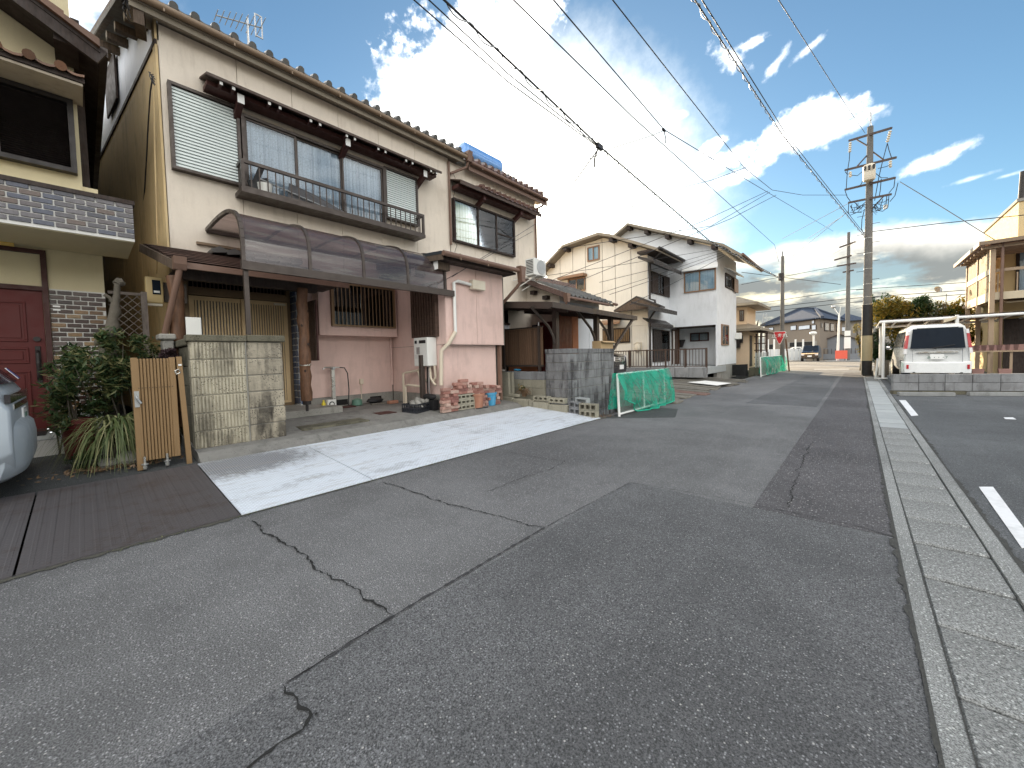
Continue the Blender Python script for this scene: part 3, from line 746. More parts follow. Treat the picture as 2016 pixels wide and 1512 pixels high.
# roof slab, eave beam, rafters on the verge
def roof_slope(parent, name, mat, x0, z0, x1, z1, y0, y1, t=.09):
    return MB().slab([(x0, y0, z0), (x0, y1, z0), (x1, y1, z1), (x1, y0, z1)], t).build(name, mat, parent)
EX, EZ = XF + .22, 6.86
m_roofd = P('roof_underlay', (.10, .09, .075), .8, var=.2)
b = MB()
for (xa, ya, za), (xb, yb, zb) in ((((EX, .62, EZ), (-12.6, .35, 8.36))), ((-12.6, .35, 8.36), (-17.5, .0, 6.9))):
    b.slab([(xa, ya, za), (xa, 7.22, za), (xb, 7.22, zb), (xb, yb, zb)], .08)
b.build('roof_slope', m_roofd, H)
MB().box(XF - .3, EX + .02, .70, 7.2, EZ - .105, EZ - .085).build('soffit', m_soffit, H)
MB().box(EX - .03, EX + .005, .70, 7.25, EZ - .20, EZ - .11).build('fascia', m_fascia, H)
MB().bar((EX - .02, .80, EZ - .25), (EX - .42, .86, EZ - .23), .12, .30).build('eave_beam', m_beam, H)
MB().bar((EX + .02, .68, EZ + .02), (-12.6, .38, 8.33), .07, .17).build('verge_board', m_beam, H)
for i in range(6):
    xx = -8.75 - i * .75
    MB().box(xx - .055, xx + .055, slant(xx) - .26, slant(xx) + .05, rz(xx) - .30, rz(xx) - .18).build('rafter_end', m_beam, H); MB().box(xx - .055, xx + .055, slant(xx) - .272, slant(xx) - .262, rz(xx) - .30, rz(xx) - .18).build('rafter_cap', m_soffit, H)
# eave tiles along the front edge (round-nosed kawara) and verge tiles
def kawara_nose(mat, w=.265):
    b = MB(); prof = []
    for i in range(9):
        t = i / 8; z = .052 * math.sin(math.pi * min(1, t / .42)) if t < .42 else -.018 * math.sin(math.pi * (t - .42) / .58)
        prof.append((t * w, z))
    vs = []
    for x in (.03, -.42):
        k = 0 if x > 0 else .0
        for yv, z in prof: vs.append((x, yv, z + (0 if x > 0 else .14)))
        for yv, z in reversed(prof): vs.append((x, yv, z - .03 + (0 if x > 0 else .14)))
    n = 18
    b.add(vs, [tuple(range(n)), tuple(reversed(range(n, 2 * n)))] + [(i, i + n, (i + 1) % n + n, (i + 1) % n) for i in range(n)])
    b.tube([(.045, w * .21, .012), (-.1, w * .21, .06)], .058, 10)
    return b.build('eave_tile', mat)
def eave_row(parent, mat, x, y0, y1, z, w=.265):
    n = int((y1 - y0) / w); t = kawara_nose(mat, w); base = abs_loc(parent)
    for i in range(n):
        o = t if i == 0 else inst(t)
        o.parent = parent; o.location = Vector((x, y0 + i * w, z + rng.uniform(-.004, .004))) - base; o.rotation_euler = (rng.uniform(-.03, .03), rng.uniform(-.01, .01), 0)
eave_row(H, m_tile, EX + .03, .62, 7.25, EZ + .055)
def half_gutter(parent, x, y0, y1, z, r=.055, mat=None, hang=.9):
    MB().tube([(x, y0, z), (x, y1, z - .01)], r, 10).build('eave_gutter', mat or m_gutter2, parent, smooth=True)
    k = int((y1 - y0) / hang)
    for i in range(k):
        yy = y0 + .4 + i * hang; MB().bar((x + r * .4, yy, z + r), (x + r * .9, yy, z - r - .03), .012, .02).build('gutter_hook', m_gutter2, parent)
half_gutter(H, EX + .075, .68, 7.28, EZ - .05)
# window canopy (hisashi) with paired rafter tails and three brackets
cy0, cz0 = px(XF + .5, 405, 130); cy1 = px(XF + .5, 868, 322)[0]; cz0 = 5.98
can = MB().slab([(XF, cy0, cz0 + .17), (XF + .52, cy0, cz0), (XF + .52, cy1, cz0), (XF, cy1, cz0 + .17)], .025).box(XF + .50, XF + .53, cy0, cy1, cz0 - .045, cz0 - .001).build('window_canopy', m_brown2, H)
MB().box(XF + .06, XF + .34, cy0 + .03, cy1 - .03, cz0 - .09, cz0 - .02).build('canopy_beam', m_red, can)
n = 7
for i in range(n):
    for s in (-.085, .085):
        yy = cy0 + .28 + (cy1 - cy0 - .5) * i / (n - 1) + s
        r_ = MB().box(XF + .3, XF + .485, yy - .02, yy + .02, cz0 - .095, cz0 - .048).build('rafter', m_red, can)
        MB().box(XF + .485, XF + .4985, yy - .021, yy + .021, cz0 - .096, cz0 - .047).build('rafter_tip', m_wht, can)
for yy in (px(XF + .3, 470, 180)[0], px(XF + .3, 680, 268)[0], px(XF + .3, 832, 325)[0]):
    MB().prism([(XF, cz0 - .40), (XF, cz0 - .28), (XF + .40, cz0 - .08), (XF + .40, cz0 - .21)], 1, yy - .045, yy + .045).build('bracket', m_red, can)
    MB().box(XF + .401, XF + .41, yy - .05, yy + .05, cz0 - .22, cz0 - .07).build('bracket_cap', m_wht, can)
# shutter boxes with louvres
def shutter_box(y0, y1, z0, z1, n):
    r_ = MB().frame(0, XF + .002, y0, y1, z0, z1, .045, .12).box(XF + .002, XF + .03, y0 + .045, y1 - .045, z0 + .045, z1 - .045).build('shutter_box', m_brown, H)
    h = (z1 - z0 - .1) / n
    for i in range(n):
        z = z0 + .05 + h * i
        MB().prism([(XF + .04, z + .002), (XF + .095, z + .004), (XF + .085, z + h - .010), (XF + .04, z + h - .002)], 1, y0 + .048, y1 - .048).build('slat', m_louv, r_)
shutter_box(1.10, 2.05, 4.47, 5.84, 24)
shutter_box(4.86, 5.76, 4.62, 5.80, 22)
# sliding windows with lace curtains
wz0, wz1 = 4.40, 5.76
win = MB().frame(0, XF + .002, 2.07, 4.86, wz0, wz1, .05, .13).build('window_frame', m_brown, H)
panes = [(2.12, 2.98, .075), (2.97, 3.88, .045), (3.87, 4.81, .075)]
for a, b_, d in panes:
    MB().frame(0, XF + d, a, b_, wz0 + .05, wz1 - .05, .035, .028).build('sash', m_brown, win)
    MB().box(XF + d + .010, XF + d + .014, a + .035, b_ - .035, wz0 + .085, wz1 - .085).build('pane', m_glass, win)
vs = []; nn = 120
for i in range(nn + 1):
    yy = 2.10 + 2.72 * i / nn; dx = .012 * math.sin(i * 1.05 + .7 * math.sin(i * .31))
    vs += [(XF + .028 + dx, yy, wz0 + .05), (XF + .028 + dx, yy, wz1 - .05)]
MB().add(vs, [(2 * i, 2 * i + 2, 2 * i + 3, 2 * i + 1) for i in range(nn)]).build('curtain', m_cur, win, smooth=True)
# balcony rail
bx = XF + .42; by0 = px(bx, 474, 320)[0]; by1 = px(bx, 836, 440)[0]
bz1 = px(bx, 475, 311)[1]; bz0 = px(bx, 473, 375)[1]
rail = MB().box(bx - .05, bx, by0, by1, bz1 - .055, bz1).box(XF + .13, bx - .05, by0, by0 + .05, bz1 - .055, bz1).box(XF + .13, bx - .05, by1 - .05, by1, bz1 - .055, bz1).build('balcony_rail', m_brown, H)
MB().box(XF + .02, bx + .01, by0 - .01, by1 + .01, bz0, bz0 + .075).build('balcony_floor', m_brown, H)
MB().box(bx - .045, bx - .005, by0 + .05, by1 - .05, bz0 + .078, bz0 + .11).build('bottom_rail', m_brown, rail)
for yy in (by0, by1 - .05): MB().box(bx - .05, bx, yy, yy + .05, bz0 + .075, bz1 - .055).build('corner_post', m_brown, rail)
pl = [(bx - .025, by0 + .15 + i * (by1 - by0 - .28) / 27, (bz0 + bz1) / 2) for i in range(28)]
rows(rail, 'baluster', m_brown, (.014, .018, bz1 - bz0 - .13), pl)
for yy in (by0 + .012, by1 - .022):
    for k in range(3): MB().box(XF + .17 + k * .08, XF + .18 + k * .08, yy, yy + .012, bz0 + .075, bz1 - .055).build('baluster', m_brown, rail)
# things stored behind the rail
o = MB().bar((bx - .18, by0 + .18, bz0 + .10), (bx - .13, by0 + .35, bz0 + .56), .03, .09).bar((bx - .17, by0 + .15, bz0 + .2), (bx - .15, by0 + .46, bz0 + .33), .03, .16).build('folded_chair', m_black)
tag(o, 'black folding chair leaning inside the balcony rail', 'chair')
o = MB().slab([(bx - .12, 2.75, bz0 + .42), (bx - .22, 3.25, bz0 + .38), (bx - .2, 4.1, bz0 + .10), (bx - .10, 3.6, bz0 + .09), (bx - .09, 2.7, bz0 + .1)], .02, (1, 0, 0)).build('folded_tarp', P('tarp_grey', (.10, .10, .105), .7, var=.4, scale=6))
tag(o, 'grey sheet folded behind the balcony bars', 'tarp')
o = MB().tube([(bx - .09, by0 + .3, bz0 + .33), (bx - .09, by0 + 1.6, bz0 + .10)], .014, 8).build('drying_pole', m_steel); tag(o, 'thin steel laundry pole lying behind the balcony bars', 'pole')
o = MB().lathe((bx - .17, 2.35, bz0 + .08), [(.10, 0), (.13, .2), (.125, .2), (.10, .02)], 14).build('bucket', m_wpl); tag(o, 'pale bucket behind the balcony bars', 'bucket')
MB().tube([(XF - .01, 4.55, 5.98), (XF + .02, 4.55, 5.98)], .05, 12).build('wall_vent', m_cream, H)

# ---- entrance: porch roof, log posts, sliding lattice doors
XD = -8.80
ent = MB().box(XD - .06, XD - .02, 1.15, 2.98, .43, 3.05).build('entrance_back', m_dark, H)
MB().box(-9.0, XF - .002, 1.02, 1.06, .4, 3.05).build('porch_side', m_bluestone, H)
dz1 = px(XD, 450, 555)[1]; dzt = px(XD, 450, 540)[1]
tr0, tr1 = 2.66, 3.02
MB().frame(0, XD, 1.22, 2.90, .43, 3.05, .06, .10).box(XD, XD + .11, 1.28, 2.84, tr0 - .12, tr0 - .01).build('door_frame', m_goldd, H)
dr = []
for a, b_, d in ((1.28, 2.12, .03), (2.05, 2.84, .065)):
    dd = MB().frame(0, XD + d, a, b_, .46, tr0 - .13, .075, .03).build('sliding_door', m_gold, H)
    MB().box(XD + d + .004, XD + d + .008, a + .06, b_ - .06, .5, tr0 - .18).build('pane', m_frostd, dd)
    k = 15; rows(dd, 'lattice_bar', m_gold, (.018, .026, tr0 - .13 - .46 - .15), [(XD + d + .02, a + .1 + i * (b_ - a - .2) / (k - 1), (tr0 - .13 + .46) / 2) for i in range(k)])
    dr.append(dd)
MB().box(XD + .09, XD + .13, 2.60, 2.80, 2.46, 2.50).build('door_plate', m_ivory, H)
k = 26; rows(H, 'transom_bar', m_brown2, (.014, .016, tr1 - tr0 - .03), [(XD + .03, 1.3 + i * 1.52 / (k - 1), (tr0 + tr1) / 2) for i in range(k)])
MB().box(XD + .01, XD + .05, 1.28, 2.84, tr0, tr0 + .03).build('transom_rail', m_goldd, H)
MB().box(XD + .012, XD + .016, 1.28, 2.84, tr0 + .03, tr1).build('transom_pane', m_glassd, H)
# crazy-paved blue pier beside the door
pier = MB().box(-8.9, -8.42, 2.92, 3.0, .43, 3.05).build('pier_core', m_grout, H)
pr = random.Random(12); z = .45
MBp = []
while z < 3.0:
    h = pr.uniform(.10, .17); xx = -8.42
    for j in range(3):
        w = .155; o = MB().prism([(xx - w + .006 + pr.uniform(0, .03), z + .004), (xx - .005, z + .006 + pr.uniform(0, .02)), (xx - .006 - pr.uniform(0, .03), z + h - .006), (xx - w + .008, z + h - .008)], 1, 2.905, 2.925).build('stone', m_bluestone, pier); xx -= w
    yy = 2.925; MB().prism([(yy, z + .004), (yy + .07, z + .006), (yy + .068, z + h - .006), (yy + .004, z + h - .006)], 0, -8.425, -8.40).build('stone', m_bluestone, pier)
    z += h
# porch roof: low slope of thin shingles, from the wall to the front beam
px0, px1, pz0, pz1 = -6.98, XF, 2.735, 3.20
ya, yb = px(px0, 349, 520)[0], px(px0, 683, 565)[0]
pr_ = MB().slab([(px0, ya, pz0), (px0, yb, pz0), (px1, yb + .05, pz1), (px1, ya - .22, pz1)], .05).build('porch_roof', m_beam, H)
nsh = 8
for r_ in range(nsh):
    f0, f1 = r_ / nsh, (r_ + 1) / nsh
    for c_ in range(8):
        a0 = ya + (yb - ya) * c_ / 8; a1 = ya + (yb - ya) * (c_ + 1) / 8 - .004
        xa, xb = px0 + .02 + (px1 - px0) * f0, px0 + (px1 - px0) * f1; za, zb = pz0 + (pz1 - pz0) * f0, pz0 + (pz1 - pz0) * f1
        l0 = -.22 * f0 if c_ == 0 else 0; l1 = -.22 * f1 if c_ == 0 else 0
        MB().slab([(xa, a0 + l0, za + .032), (xa, a1, za + .032), (xb, a1, zb + .012), (xb, a0 + l1, zb + .012)], .012).build('shingle', m_shingle, pr_)
MB().box(px0 - .02, px0 + .035, ya - .02, yb + .02, pz0 - .09, pz0 - .005).build('front_gutter', m_gutter, H)
MB().bar((px0, ya - .03, pz0 - .06), (px1, ya - .25, pz1 - .06), .03, .12).build('barge_board', m_beam, H)
MB().box(-7.42, -7.30, ya + .05, yb - .4, 2.56, 2.70).build('porch_beam', m_dk, H)
MB().box(px1 + .02, px0 - .05, ya + .02, yb - .02, 2.70, 2.715).build('porch_ceiling', m_dk, H)
# log posts
def log(y, z0, z1, r0=.075, X=-7.3, seed=1):
    R = random.Random(seed); n = 14
    return MB().tube([(X + R.uniform(-.012, .012), y + R.uniform(-.012, .012), z0 + (z1 - z0) * i / n) for i in range(n + 1)], [r0 * R.uniform(.88, 1.1) for i in range(n + 1)], 12).build('log_post', m_log, H, smooth=True)
yl = px(-7.3, 348, 600)[0]; yr = px(-7.3, 600, 700)[0]
log(yl, .40, 2.58, .085, seed=2)
p1 = log(yr, .62, 2.6, .09, seed=3)
for k, (dz, dy) in enumerate(((1.95, -.05), (1.62, .04), (1.15, -.03), (2.2, .05))): MB().ball((-7.225, yr + dy, dz), .02, 8, 5, (.4, 1, 1.3)).build('knot', m_dk, p1)
MB().tube([(-7.3, yr, 1.24), (-7.3, yr, 1.32)], .098, 12).build('metal_band', m_alu, p1)
MB().tube([(-7.3, yr, .43), (-7.3, yr, .62)], [.025, .025], 8).tube([(-7.3, yr, .55), (-7.3, yr, .62)], .07, 10).build('post_foot', m_iron, p1)
# reddish slatted screen between the log post and the pier
sc = MB().box(-8.25, -7.42, 2.90, 2.925, 1.33, 2.45).build('screen_board', m_red, H)
rows(sc, 'screen_slat', m_brown2, (.022, .014, 1.1), [(-8.22 + i * .038, 2.893, 1.89) for i in range(21)])
# rain hopper and slanting pipe at the porch corner
hp = MB().prism([(-.09, .12), (.09, .12), (.075, .02), (.04, -.05), (-.04, -.05), (-.075, .02)], 1, -.07, .07)
for v in hp.v: v += Vector((px0 + .02, ya + .02, pz0 - .07))
hp.build('rain_hopper', m_gutter, H)
MB().tube([(px0 + .02, ya + .02, pz0 - .1), (px0, ya + .0, pz0 - .22), (px0 - .3, ya - .14, pz0 - .98)], .038, 10).build('rain_pipe', m_gutter, H, smooth=True)
# white name card leaning on the post
o = MB().box(-7.05, -7.03, yl + .05, yl + .22, 1.66, 1.98).build('white_box', m_wpl); tag(o, 'white metal letter box by the left log post above the gate wall', 'letter box')

# ---- curved smoked canopy along the front, its ribs and post
cx0 = -6.17; ycl = px(cx0, 480, 525)[0]; ycr = 4.92; ycx = px(cx0, 893, 578)[0]
zf = (px(cx0, 480, 525)[1] + px(cx0, 893, 578)[1]) / 2
zw = 3.58
arc = []
for i in range(15):
    t = i / 14; a = t * math.pi / 2
    arc.append((XF + .05 + (cx0 - XF - .05) * math.sin(a) ** .60, zf + .06 + (zw - zf - .06) * math.cos(a) ** .50))
canopy = thing('curved_canopy', 'curved smoked plastic canopy on bronze ribs over the entrance front', 'canopy', (cx0, 3, zf))
b = MB(); n = len(arc)
for i in range(n - 1):
    (xa, za), (xb, zb) = arc[i], arc[i + 1]
    b.add([(xa, ycl + .02, za), (xb, ycl + .02, zb), (xb, ycr - .02, zb), (xa, ycr - .02, za)], [(0, 1, 2, 3)])
b.build('smoked_sheet', m_poly, canopy, smooth=True)
for i in range(5):
    yy = ycl + (ycr - ycl) * i / 4
    rr = MB()
    for j in range(n - 1): rr.bar((arc[j][0], yy, arc[j][1] + .01), (arc[j + 1][0], yy, arc[j + 1][1] + .01), .05 if i in (0, 4) else .03, .045, up=(0, 1, 0))
    rr.build('rib', m_brown, canopy)
MB().box(cx0 - .03, cx0 + .04, ycl - .03, ycx, zf - .05, zf + .065).build('front_rail', m_brown, canopy)
MB().box(XF + .005, XF + .06, ycl, ycr, zw - .03, zw + .05).build('wall_rail', m_brown, canopy)
MB().box(cx0 - .075, cx0 - .02, ycl - .0, ycl + .055, 1.70, zf - .05).build('post', m_brown, canopy)
# ridge tiles of the little wall roof behind the canopy
for i in range(7):
    o = MB().prism([(1.5 + i * .2, 3.22), (1.62 + i * .2, 3.28), (1.71 + i * .2, 3.24), (1.70 + i * .2, 3.19), (1.52 + i * .2, 3.16)], 0, XF + .01, XF + .34).build('wall_tile', m_tile, H)
MB().box(XF + .004, XF + .06, 1.36, 3.0, 3.33, 3.37).build('wall_trim', m_gutter2, H)

# ---- bay window with barred lattice
bx0 = -8.0
MB().box(XF - .02, bx0, 3.18, 4.92, 1.86, 2.98).build('bay_window', m_pink, H)
MB().box(XF - .02, bx0 + .01, 3.175, 4.925, 1.842, 1.862).build('bay_sill', m_pink, H)
ly0, ly1, lz0, lz1 = px(bx0, 650, 600)[0], 4.86, 2.03, 2.93
lw = MB().frame(0, bx0 + .002, ly0, ly1, lz0, lz1, .035, .07).build('lattice_window', m_goldd, H)
MB().box(bx0 + .004, bx0 + .012, ly0 + .03, (ly0 + ly1) / 2, lz0 + .03, lz1 - .03).build('pane', m_frost, lw)
MB().box(bx0 + .004, bx0 + .012, (ly0 + ly1) / 2, ly1 - .03, lz0 + .03, lz1 - .03).build('pane', m_dark, lw)
MB().box(bx0 + .012, bx0 + .018, ly0 + .03, ly1 - .03, lz0 + .03, lz1 - .03).build('glazing', m_glassd, lw)
MB().box(bx0 + .013, bx0 + .03, (ly0 + ly1) / 2 - .03, (ly0 + ly1) / 2 + .03, lz0 + .03, lz1 - .03).build('meeting_stile', m_dk, lw)
rows(lw, 'window_bar', m_goldd, (.014, .016, lz1 - lz0), [(bx0 + .055, ly0 + .05 + i * (ly1 - ly0 - .1) / 16, (lz0 + lz1) / 2) for i in range(17)])

# ---- the pink projection on the right, its side wall, slatted window and flat roof
PJ = H
rx = on(1, 4.66, 872, 500).x; rz1 = on(1, 4.66, 872, 494).z; re = px(rx, 1020, 530)[0]; PT = rz1 - .085
MB().box(XF - .02, XB - .035, YB + .035, 6.72, 1.60, PT).box(XF - .02, XB - .20, YB + .035, 6.66, .3, 1.62).build('projection_core', m_joint, H)
panels_y(H, m_pink, YB, [XF + .002, XB - .17], .56, 1.595); panels_y(H, m_pink, YB, [XF + .002, XB - .005], 1.603, PT)
xb_end = px(XB, 990, 600)[0]; xb_mid = px(XB, 938, 600)[0]
panels_x(H, m_pink, XB, [YB, xb_mid, xb_end], 1.62, PT)
MB().box(XB - .035, XB + .001, YB - .004, xb_end, 1.600, 1.618).build('panel_edge', m_pink, H)
panels_x(H, m_pink, XB - .16, [YB + .01, xb_end - .12], .56, 1.598)
MB().box(XB - .2, XB - .165, YB, xb_end - .14, .25, .555).build('foundation', m_conc, H)
MB().box(XF, XB - .19, YB + .005, YB + .04, .25, .555).build('foundation', m_conc, H)
MB().box(XB - .14, XB - .06, xb_end - .09, xb_end - .02, .3, 1.6).build('corner_pipe', m_gutter, H)
sx0 = on(1, YB, 815, 600).x; sx1 = on(1, YB, 863, 600).x; sz1 = on(1, YB, 815, 575).z + .1; sz0 = on(1, YB, 864, 662).z
sw = MB().frame(1, YB - .09, sx0, sx1, sz0, sz1, .03, .088).box(sx0 + .03, sx1 - .03, YB - .03, YB - .004, sz0 + .03, sz1 - .03).build('slatted_window', m_brown2, H)
rows(sw, 'window_slat', m_brown2, (.05, .03, sz1 - sz0 - .06), [(sx0 + .06 + i * (sx1 - sx0 - .12) / 8, YB - .075, (sz0 + sz1) / 2) for i in range(9)])
# flat roof
rx = on(1, 4.66, 872, 500).x; rz1 = on(1, 4.66, 872, 494).z; re = px(rx, 1020, 530)[0]
fr = MB().slab([(rx, 4.62, rz1), (rx, re, rz1), (XF, re, rz1 + .22), (XF, 4.62, rz1 + .22)], .06).build('flat_roof', m_metalroof, H)
MB().bar((rx + .01, 4.645, rz1 - .11), (XF, 4.645, rz1 + .10), .04, .11).build('verge_board', m_beam, fr)
MB().box(XF, rx - .05, 4.68, re - .02, rz1 - .13, rz1 - .085).build('roof_boarding', m_dk, fr)
for xx, L in ((rx - .28, .3), (rx - 1.05, .3)):
    MB().box(xx - .06, xx + .06, 4.70, 5.0, rz1 - .29, rz1 - .14).build('beam_end', m_beam, fr); MB().box(xx - .065, xx + .065, 4.688, 4.699, rz1 - .295, rz1 - .14).build('beam_cap', m_wht, fr)
half_gutter(H, rx + .06, 4.62, re, rz1 - .05, .05, m_gutter, .75)
hp = MB().prism([(-.10, .14), (.10, .14), (.075, .03), (.05, -.22), (-.05, -.22), (-.075, .03)], 0, -.07, .07)
for v in hp.v: v += Vector((rx + .07, re + .03, rz1 - .1))
hp.build('rain_hopper', m_gutter, H)
MB().tube([(rx + .06, re + .03, rz1 - .3), (rx - .05, re + .0, rz1 - .42), (rx - .8, re - .02, rz1 - .95)], .038, 10).build('rain_pipe', m_gutter, H, smooth=True)
# vertical rain pipe on the upper wall
MB().tube([(XF + .05, YC - .02, 6.62), (XF + .05, YC - .02, 4.4)], .032, 8).build('rain_pipe', m_gutter, H, smooth=True)
hp = MB().prism([(-.10, .16), (.10, .16), (.07, .03), (.045, -.1), (-.045, -.1), (-.07, .03)], 1, -.075, .075)
for v in hp.v: v += Vector((EX + .08, 7.33, EZ - .06))
hp.build('rain_hopper', m_gutter, H)
MB().tube([(EX + .07, 7.33, EZ - .14), (EX, 7.30, EZ - .3), (XF + .06, YC + .02, EZ - .55)], .036, 8).build('rain_pipe', m_gutter, H, smooth=True)

# ---- services on the pink projection
jx = XB
jb = MB().box(XB + .005, XB + .13, px(XB, 923, 560)[0], px(XB, 948, 560)[0], px(XB, 930, 571)[1], px(XB, 930, 553)[1]).build('junction_box', m_ivory, H, bevel=.01)
yj = px(XB, 890, 560)[0]; zj = px(XB, 890, 554)[1]
MB().tube([(XB + .06, px(XB, 924, 560)[0], zj - .02), (XB + .06, yj + .1, zj + .01), (XB + .06, yj, zj - .03), (XB + .06, yj, px(XB, 893, 655)[1])], .034, 10).build('white_pipe', m_wpl, H, smooth=True)
MB().tube([(XB + .06, yj, px(XB, 893, 655)[1] + .01), (XB + .02, yj - .14, px(XB, 880, 675)[1]), (XB - .1, YB - .06, px(XB, 873, 690)[1]), (XB - .12, YB - .08, px(XB, 862, 760)[1])], .042, 10).build('drain_pipe', m_pvc, H, smooth=True)
# water heater
hx0, hx1 = on(1, YB - .24, 815, 700).x, on(1, YB - .24, 842, 700).x
hz0, hz1 = on(1, YB - .22, 816, 721).z, on(1, YB - .22, 816, 666).z
wh = thing('water_heater', 'white gas water heater box fixed to the pink wall above the crate', 'water heater', ((hx0 + hx1) / 2, YB - .1, hz0))
MB().box(hx0, hx1, YB - .24, YB - .004, hz0, hz1).build('casing', m_wpl, wh, bevel=.012)
for q in ((.10, .25), (.42, .88)): MB().box(hx0 + (hx1 - hx0) * q[0], hx0 + (hx1 - hx0) * q[1], YB - .246, YB - .239, hz1 - .12, hz1 - .055).build('exhaust_slot', m_black, wh)
MB().box(hx0 + .10, hx0 + .22, YB - .243, YB - .2395, hz0 + .25, hz0 + .40).build('label_plate', m_steel, wh)
for q in range(3): MB().box(hx0 + .04, hx0 + .26, YB - .243, YB - .2395, hz0 + .17 + q * .025, hz0 + .177 + q * .025).build('printed_line', m_steel, wh)
# pipes under the heater
def pipe(pts, r=.024, mat=None, name='pipe'): return MB().tube(pts, r, 8).build(name, mat or m_pvc, H, smooth=True)
yw = YB - .12
pipe([(hx1 - .1, yw, hz0), (hx1 - .08, yw, hz0 - .25), (hx1 + .02, yw, hz0 - .36), (hx1 + .08, yw, hz0 - .4)])
pipe([(hx1 + .0, yw + .04, hz0), (hx1 + .03, yw + .04, hz0 - .22), (hx1 - .02, yw + .04, hz0 - .3), (hx1 - .1, yw + .04, hz0 - .33)])
pipe([(hx0 + .1, yw, hz0 + .01), (hx0 - .03, yw, hz0 - .09), (hx0 - .42, yw - .05, hz0 - .14), (hx0 - .50, yw - .08, hz0 - .16), (hx0 - .50, yw - .08, .34)], .026)
pipe([(hx0 - .05, yw, hz0 - .1), (hx0 + .02, yw, hz0 - .24), (hx0 + .14, yw, hz0 - .30), (hx0 + .3, yw, hz0 - .31)])
pipe([(hx0 + .25, yw - .15, hz0 - .42), (hx0 - .2, yw - .16, hz0 - .40), (hx0 - .30, yw - .16, hz0 - .43), (hx0 - .30, yw - .16, .32)], .026)
pipe([(XF + .05, YB - .05, 1.85), (XF + .05, YB - .05, .72)], .02, m_pink)
pipe([(hx0 + .3, yw, hz0 - .02), (hx0 + .33, yw - .04, hz0 - .5), (hx0 + .3, yw, hz0 - .65)], .014, m_black, 'cable')
pipe([(hx0 + .36, yw, hz0 - .02), (hx0 + .4, yw - .05, hz0 - .45), (hx0 + .36, yw, hz0 - .65)], .012, m_steel, 'cable')

# ================================================================== NEIGHBOURING TILED HOUSE (attached on the right)
h2 = thing('tiled_house', 'second stucco house with a tiled window hood, yellow-curtained window and solar tank', 'house', (XF, 9, .4))
Y2 = 10.62
b = MB(); b.box(-17, XF - .035, YC + .02, Y2 - .02, 3.0, 6.7); b.box(-17, -9.2, YC + .02, 12.6, .4, 3.0); b.build('wall_core', m_joint, h2)
panels_x(h2, m_cream, XF, [YC + .01, 7.75, 8.6, 9.7, Y2], 3.0, 6.66)
MB().box(-17, XF - .03, Y2 - .02, Y2, 3.0, 6.66).build('wall_panel', m_cream, h2)
MB().box(-9.5, -9.2, YC + .03, 12.6, .42, 3.0).build('ground_wall', m_cream, h2)
b = MB(); b.slab([(EX, 7.40, 6.78), (EX, 11.05, 6.78), (-12.6, 11.05, 8.3), (-12.6, 7.40, 8.3)], .07); b.build('roof_slope', m_roofd, h2)
MB().box(XF - .2, EX + .01, 7.40, 11.0, 6.67, 6.69).build('soffit', m_soffit, h2)
MB().box(EX - .03, EX + .005, 7.40, 11.02, 6.53, 6.665).build('fascia', m_gutter, h2)
eave_row(h2, m_tilebr, EX + .03, 7.42, 11.06, 6.83)
t2 = MB().slab([(EX - .45, 7.3, 7.12), (EX - .45, 10.2, 7.12), (-12.6, 10.2, 8.42), (-12.6, 7.3, 8.42)], .05).build('upper_tier', m_roofd, h2)
eave_row(h2, m_tile, EX - .42, 7.3, 10.2, 7.16)
half_gutter(h2, EX + .075, 7.42, 10.95, 6.71, .055, m_gutter)
MB().tube([(EX + .07, 10.9, 6.68), (EX - .1, 10.85, 6.5), (XF + .06, Y2 - .05, 6.35), (XF + .06, Y2 - .05, 3.6)], .034, 8).build('rain_pipe', m_gutter, h2, smooth=True)
# window hood with tiles
hy0, hy1 = px(XF + .5, 907, 350)[0], px(XF + .5, 1066, 415)[0]; hz = px(XF + .5, 985, 385)[1] - .02
hd = MB().slab([(XF, hy0, hz + .18), (XF + .5, hy0, hz), (XF + .5, hy1, hz), (XF, hy1, hz + .18)], .03).box(XF + .46, XF + .5, hy0, hy1, hz - .1, hz - .032).build('window_hood', m_brown2, h2)
eave_row(hd, m_tilebr, XF + .50, hy0 + .75, hy1, hz + .03, .22)
MB().box(XF + .06, XF + .34, hy0 + .05, hy1 - .1, hz - .13, hz - .035).build('hood_beam', m_red, hd)
for yy in (px(XF + .2, 945, 390)[0], px(XF + .2, 1018, 415)[0]): MB().prism([(XF, hz - .42), (XF, hz - .28), (XF + .40, hz - .10), (XF + .40, hz - .22)], 1, yy - .05, yy + .05).build('bracket', m_red, hd)
wy0, wz1 = px(XF + .06, 891, 389); wy1, wz0 = px(XF + .06, 1013, 506); wz1 = px(XF + .06, 891, 389)[1]; wz0 = px(XF + .06, 950, 490)[1]
w2 = MB().frame(0, XF + .002, wy0, wy1, wz0, wz1, .05, .11).build('window_frame', m_dk, h2)
c1 = px(XF + .06, 940, 430)[0]; c2 = px(XF + .06, 976, 440)[0]
for nm, a, c_, mt in (('curtain', wy0 + .05, c1, m_cury), ('curtain', c1, c2, m_curw), ('screen', c2, wy1 - .05, m_frost)):
    vs = []; k = 40
    for i in range(k + 1):
        yy = a + (c_ - a) * i / k; vs += [(XF + .03 + .010 * math.sin(i * 1.3), yy, wz0 + .05), (XF + .03 + .010 * math.sin(i * 1.3), yy, wz1 - .05)]
    MB().add(vs, [(2 * i, 2 * i + 2, 2 * i + 3, 2 * i + 1) for i in range(k)]).build(nm, mt, w2)
for yy in (c1, c2): MB().box(XF + .05, XF + .10, yy - .025, yy + .025, wz0 + .05, wz1 - .05).build('sash_bar', m_dk, w2)
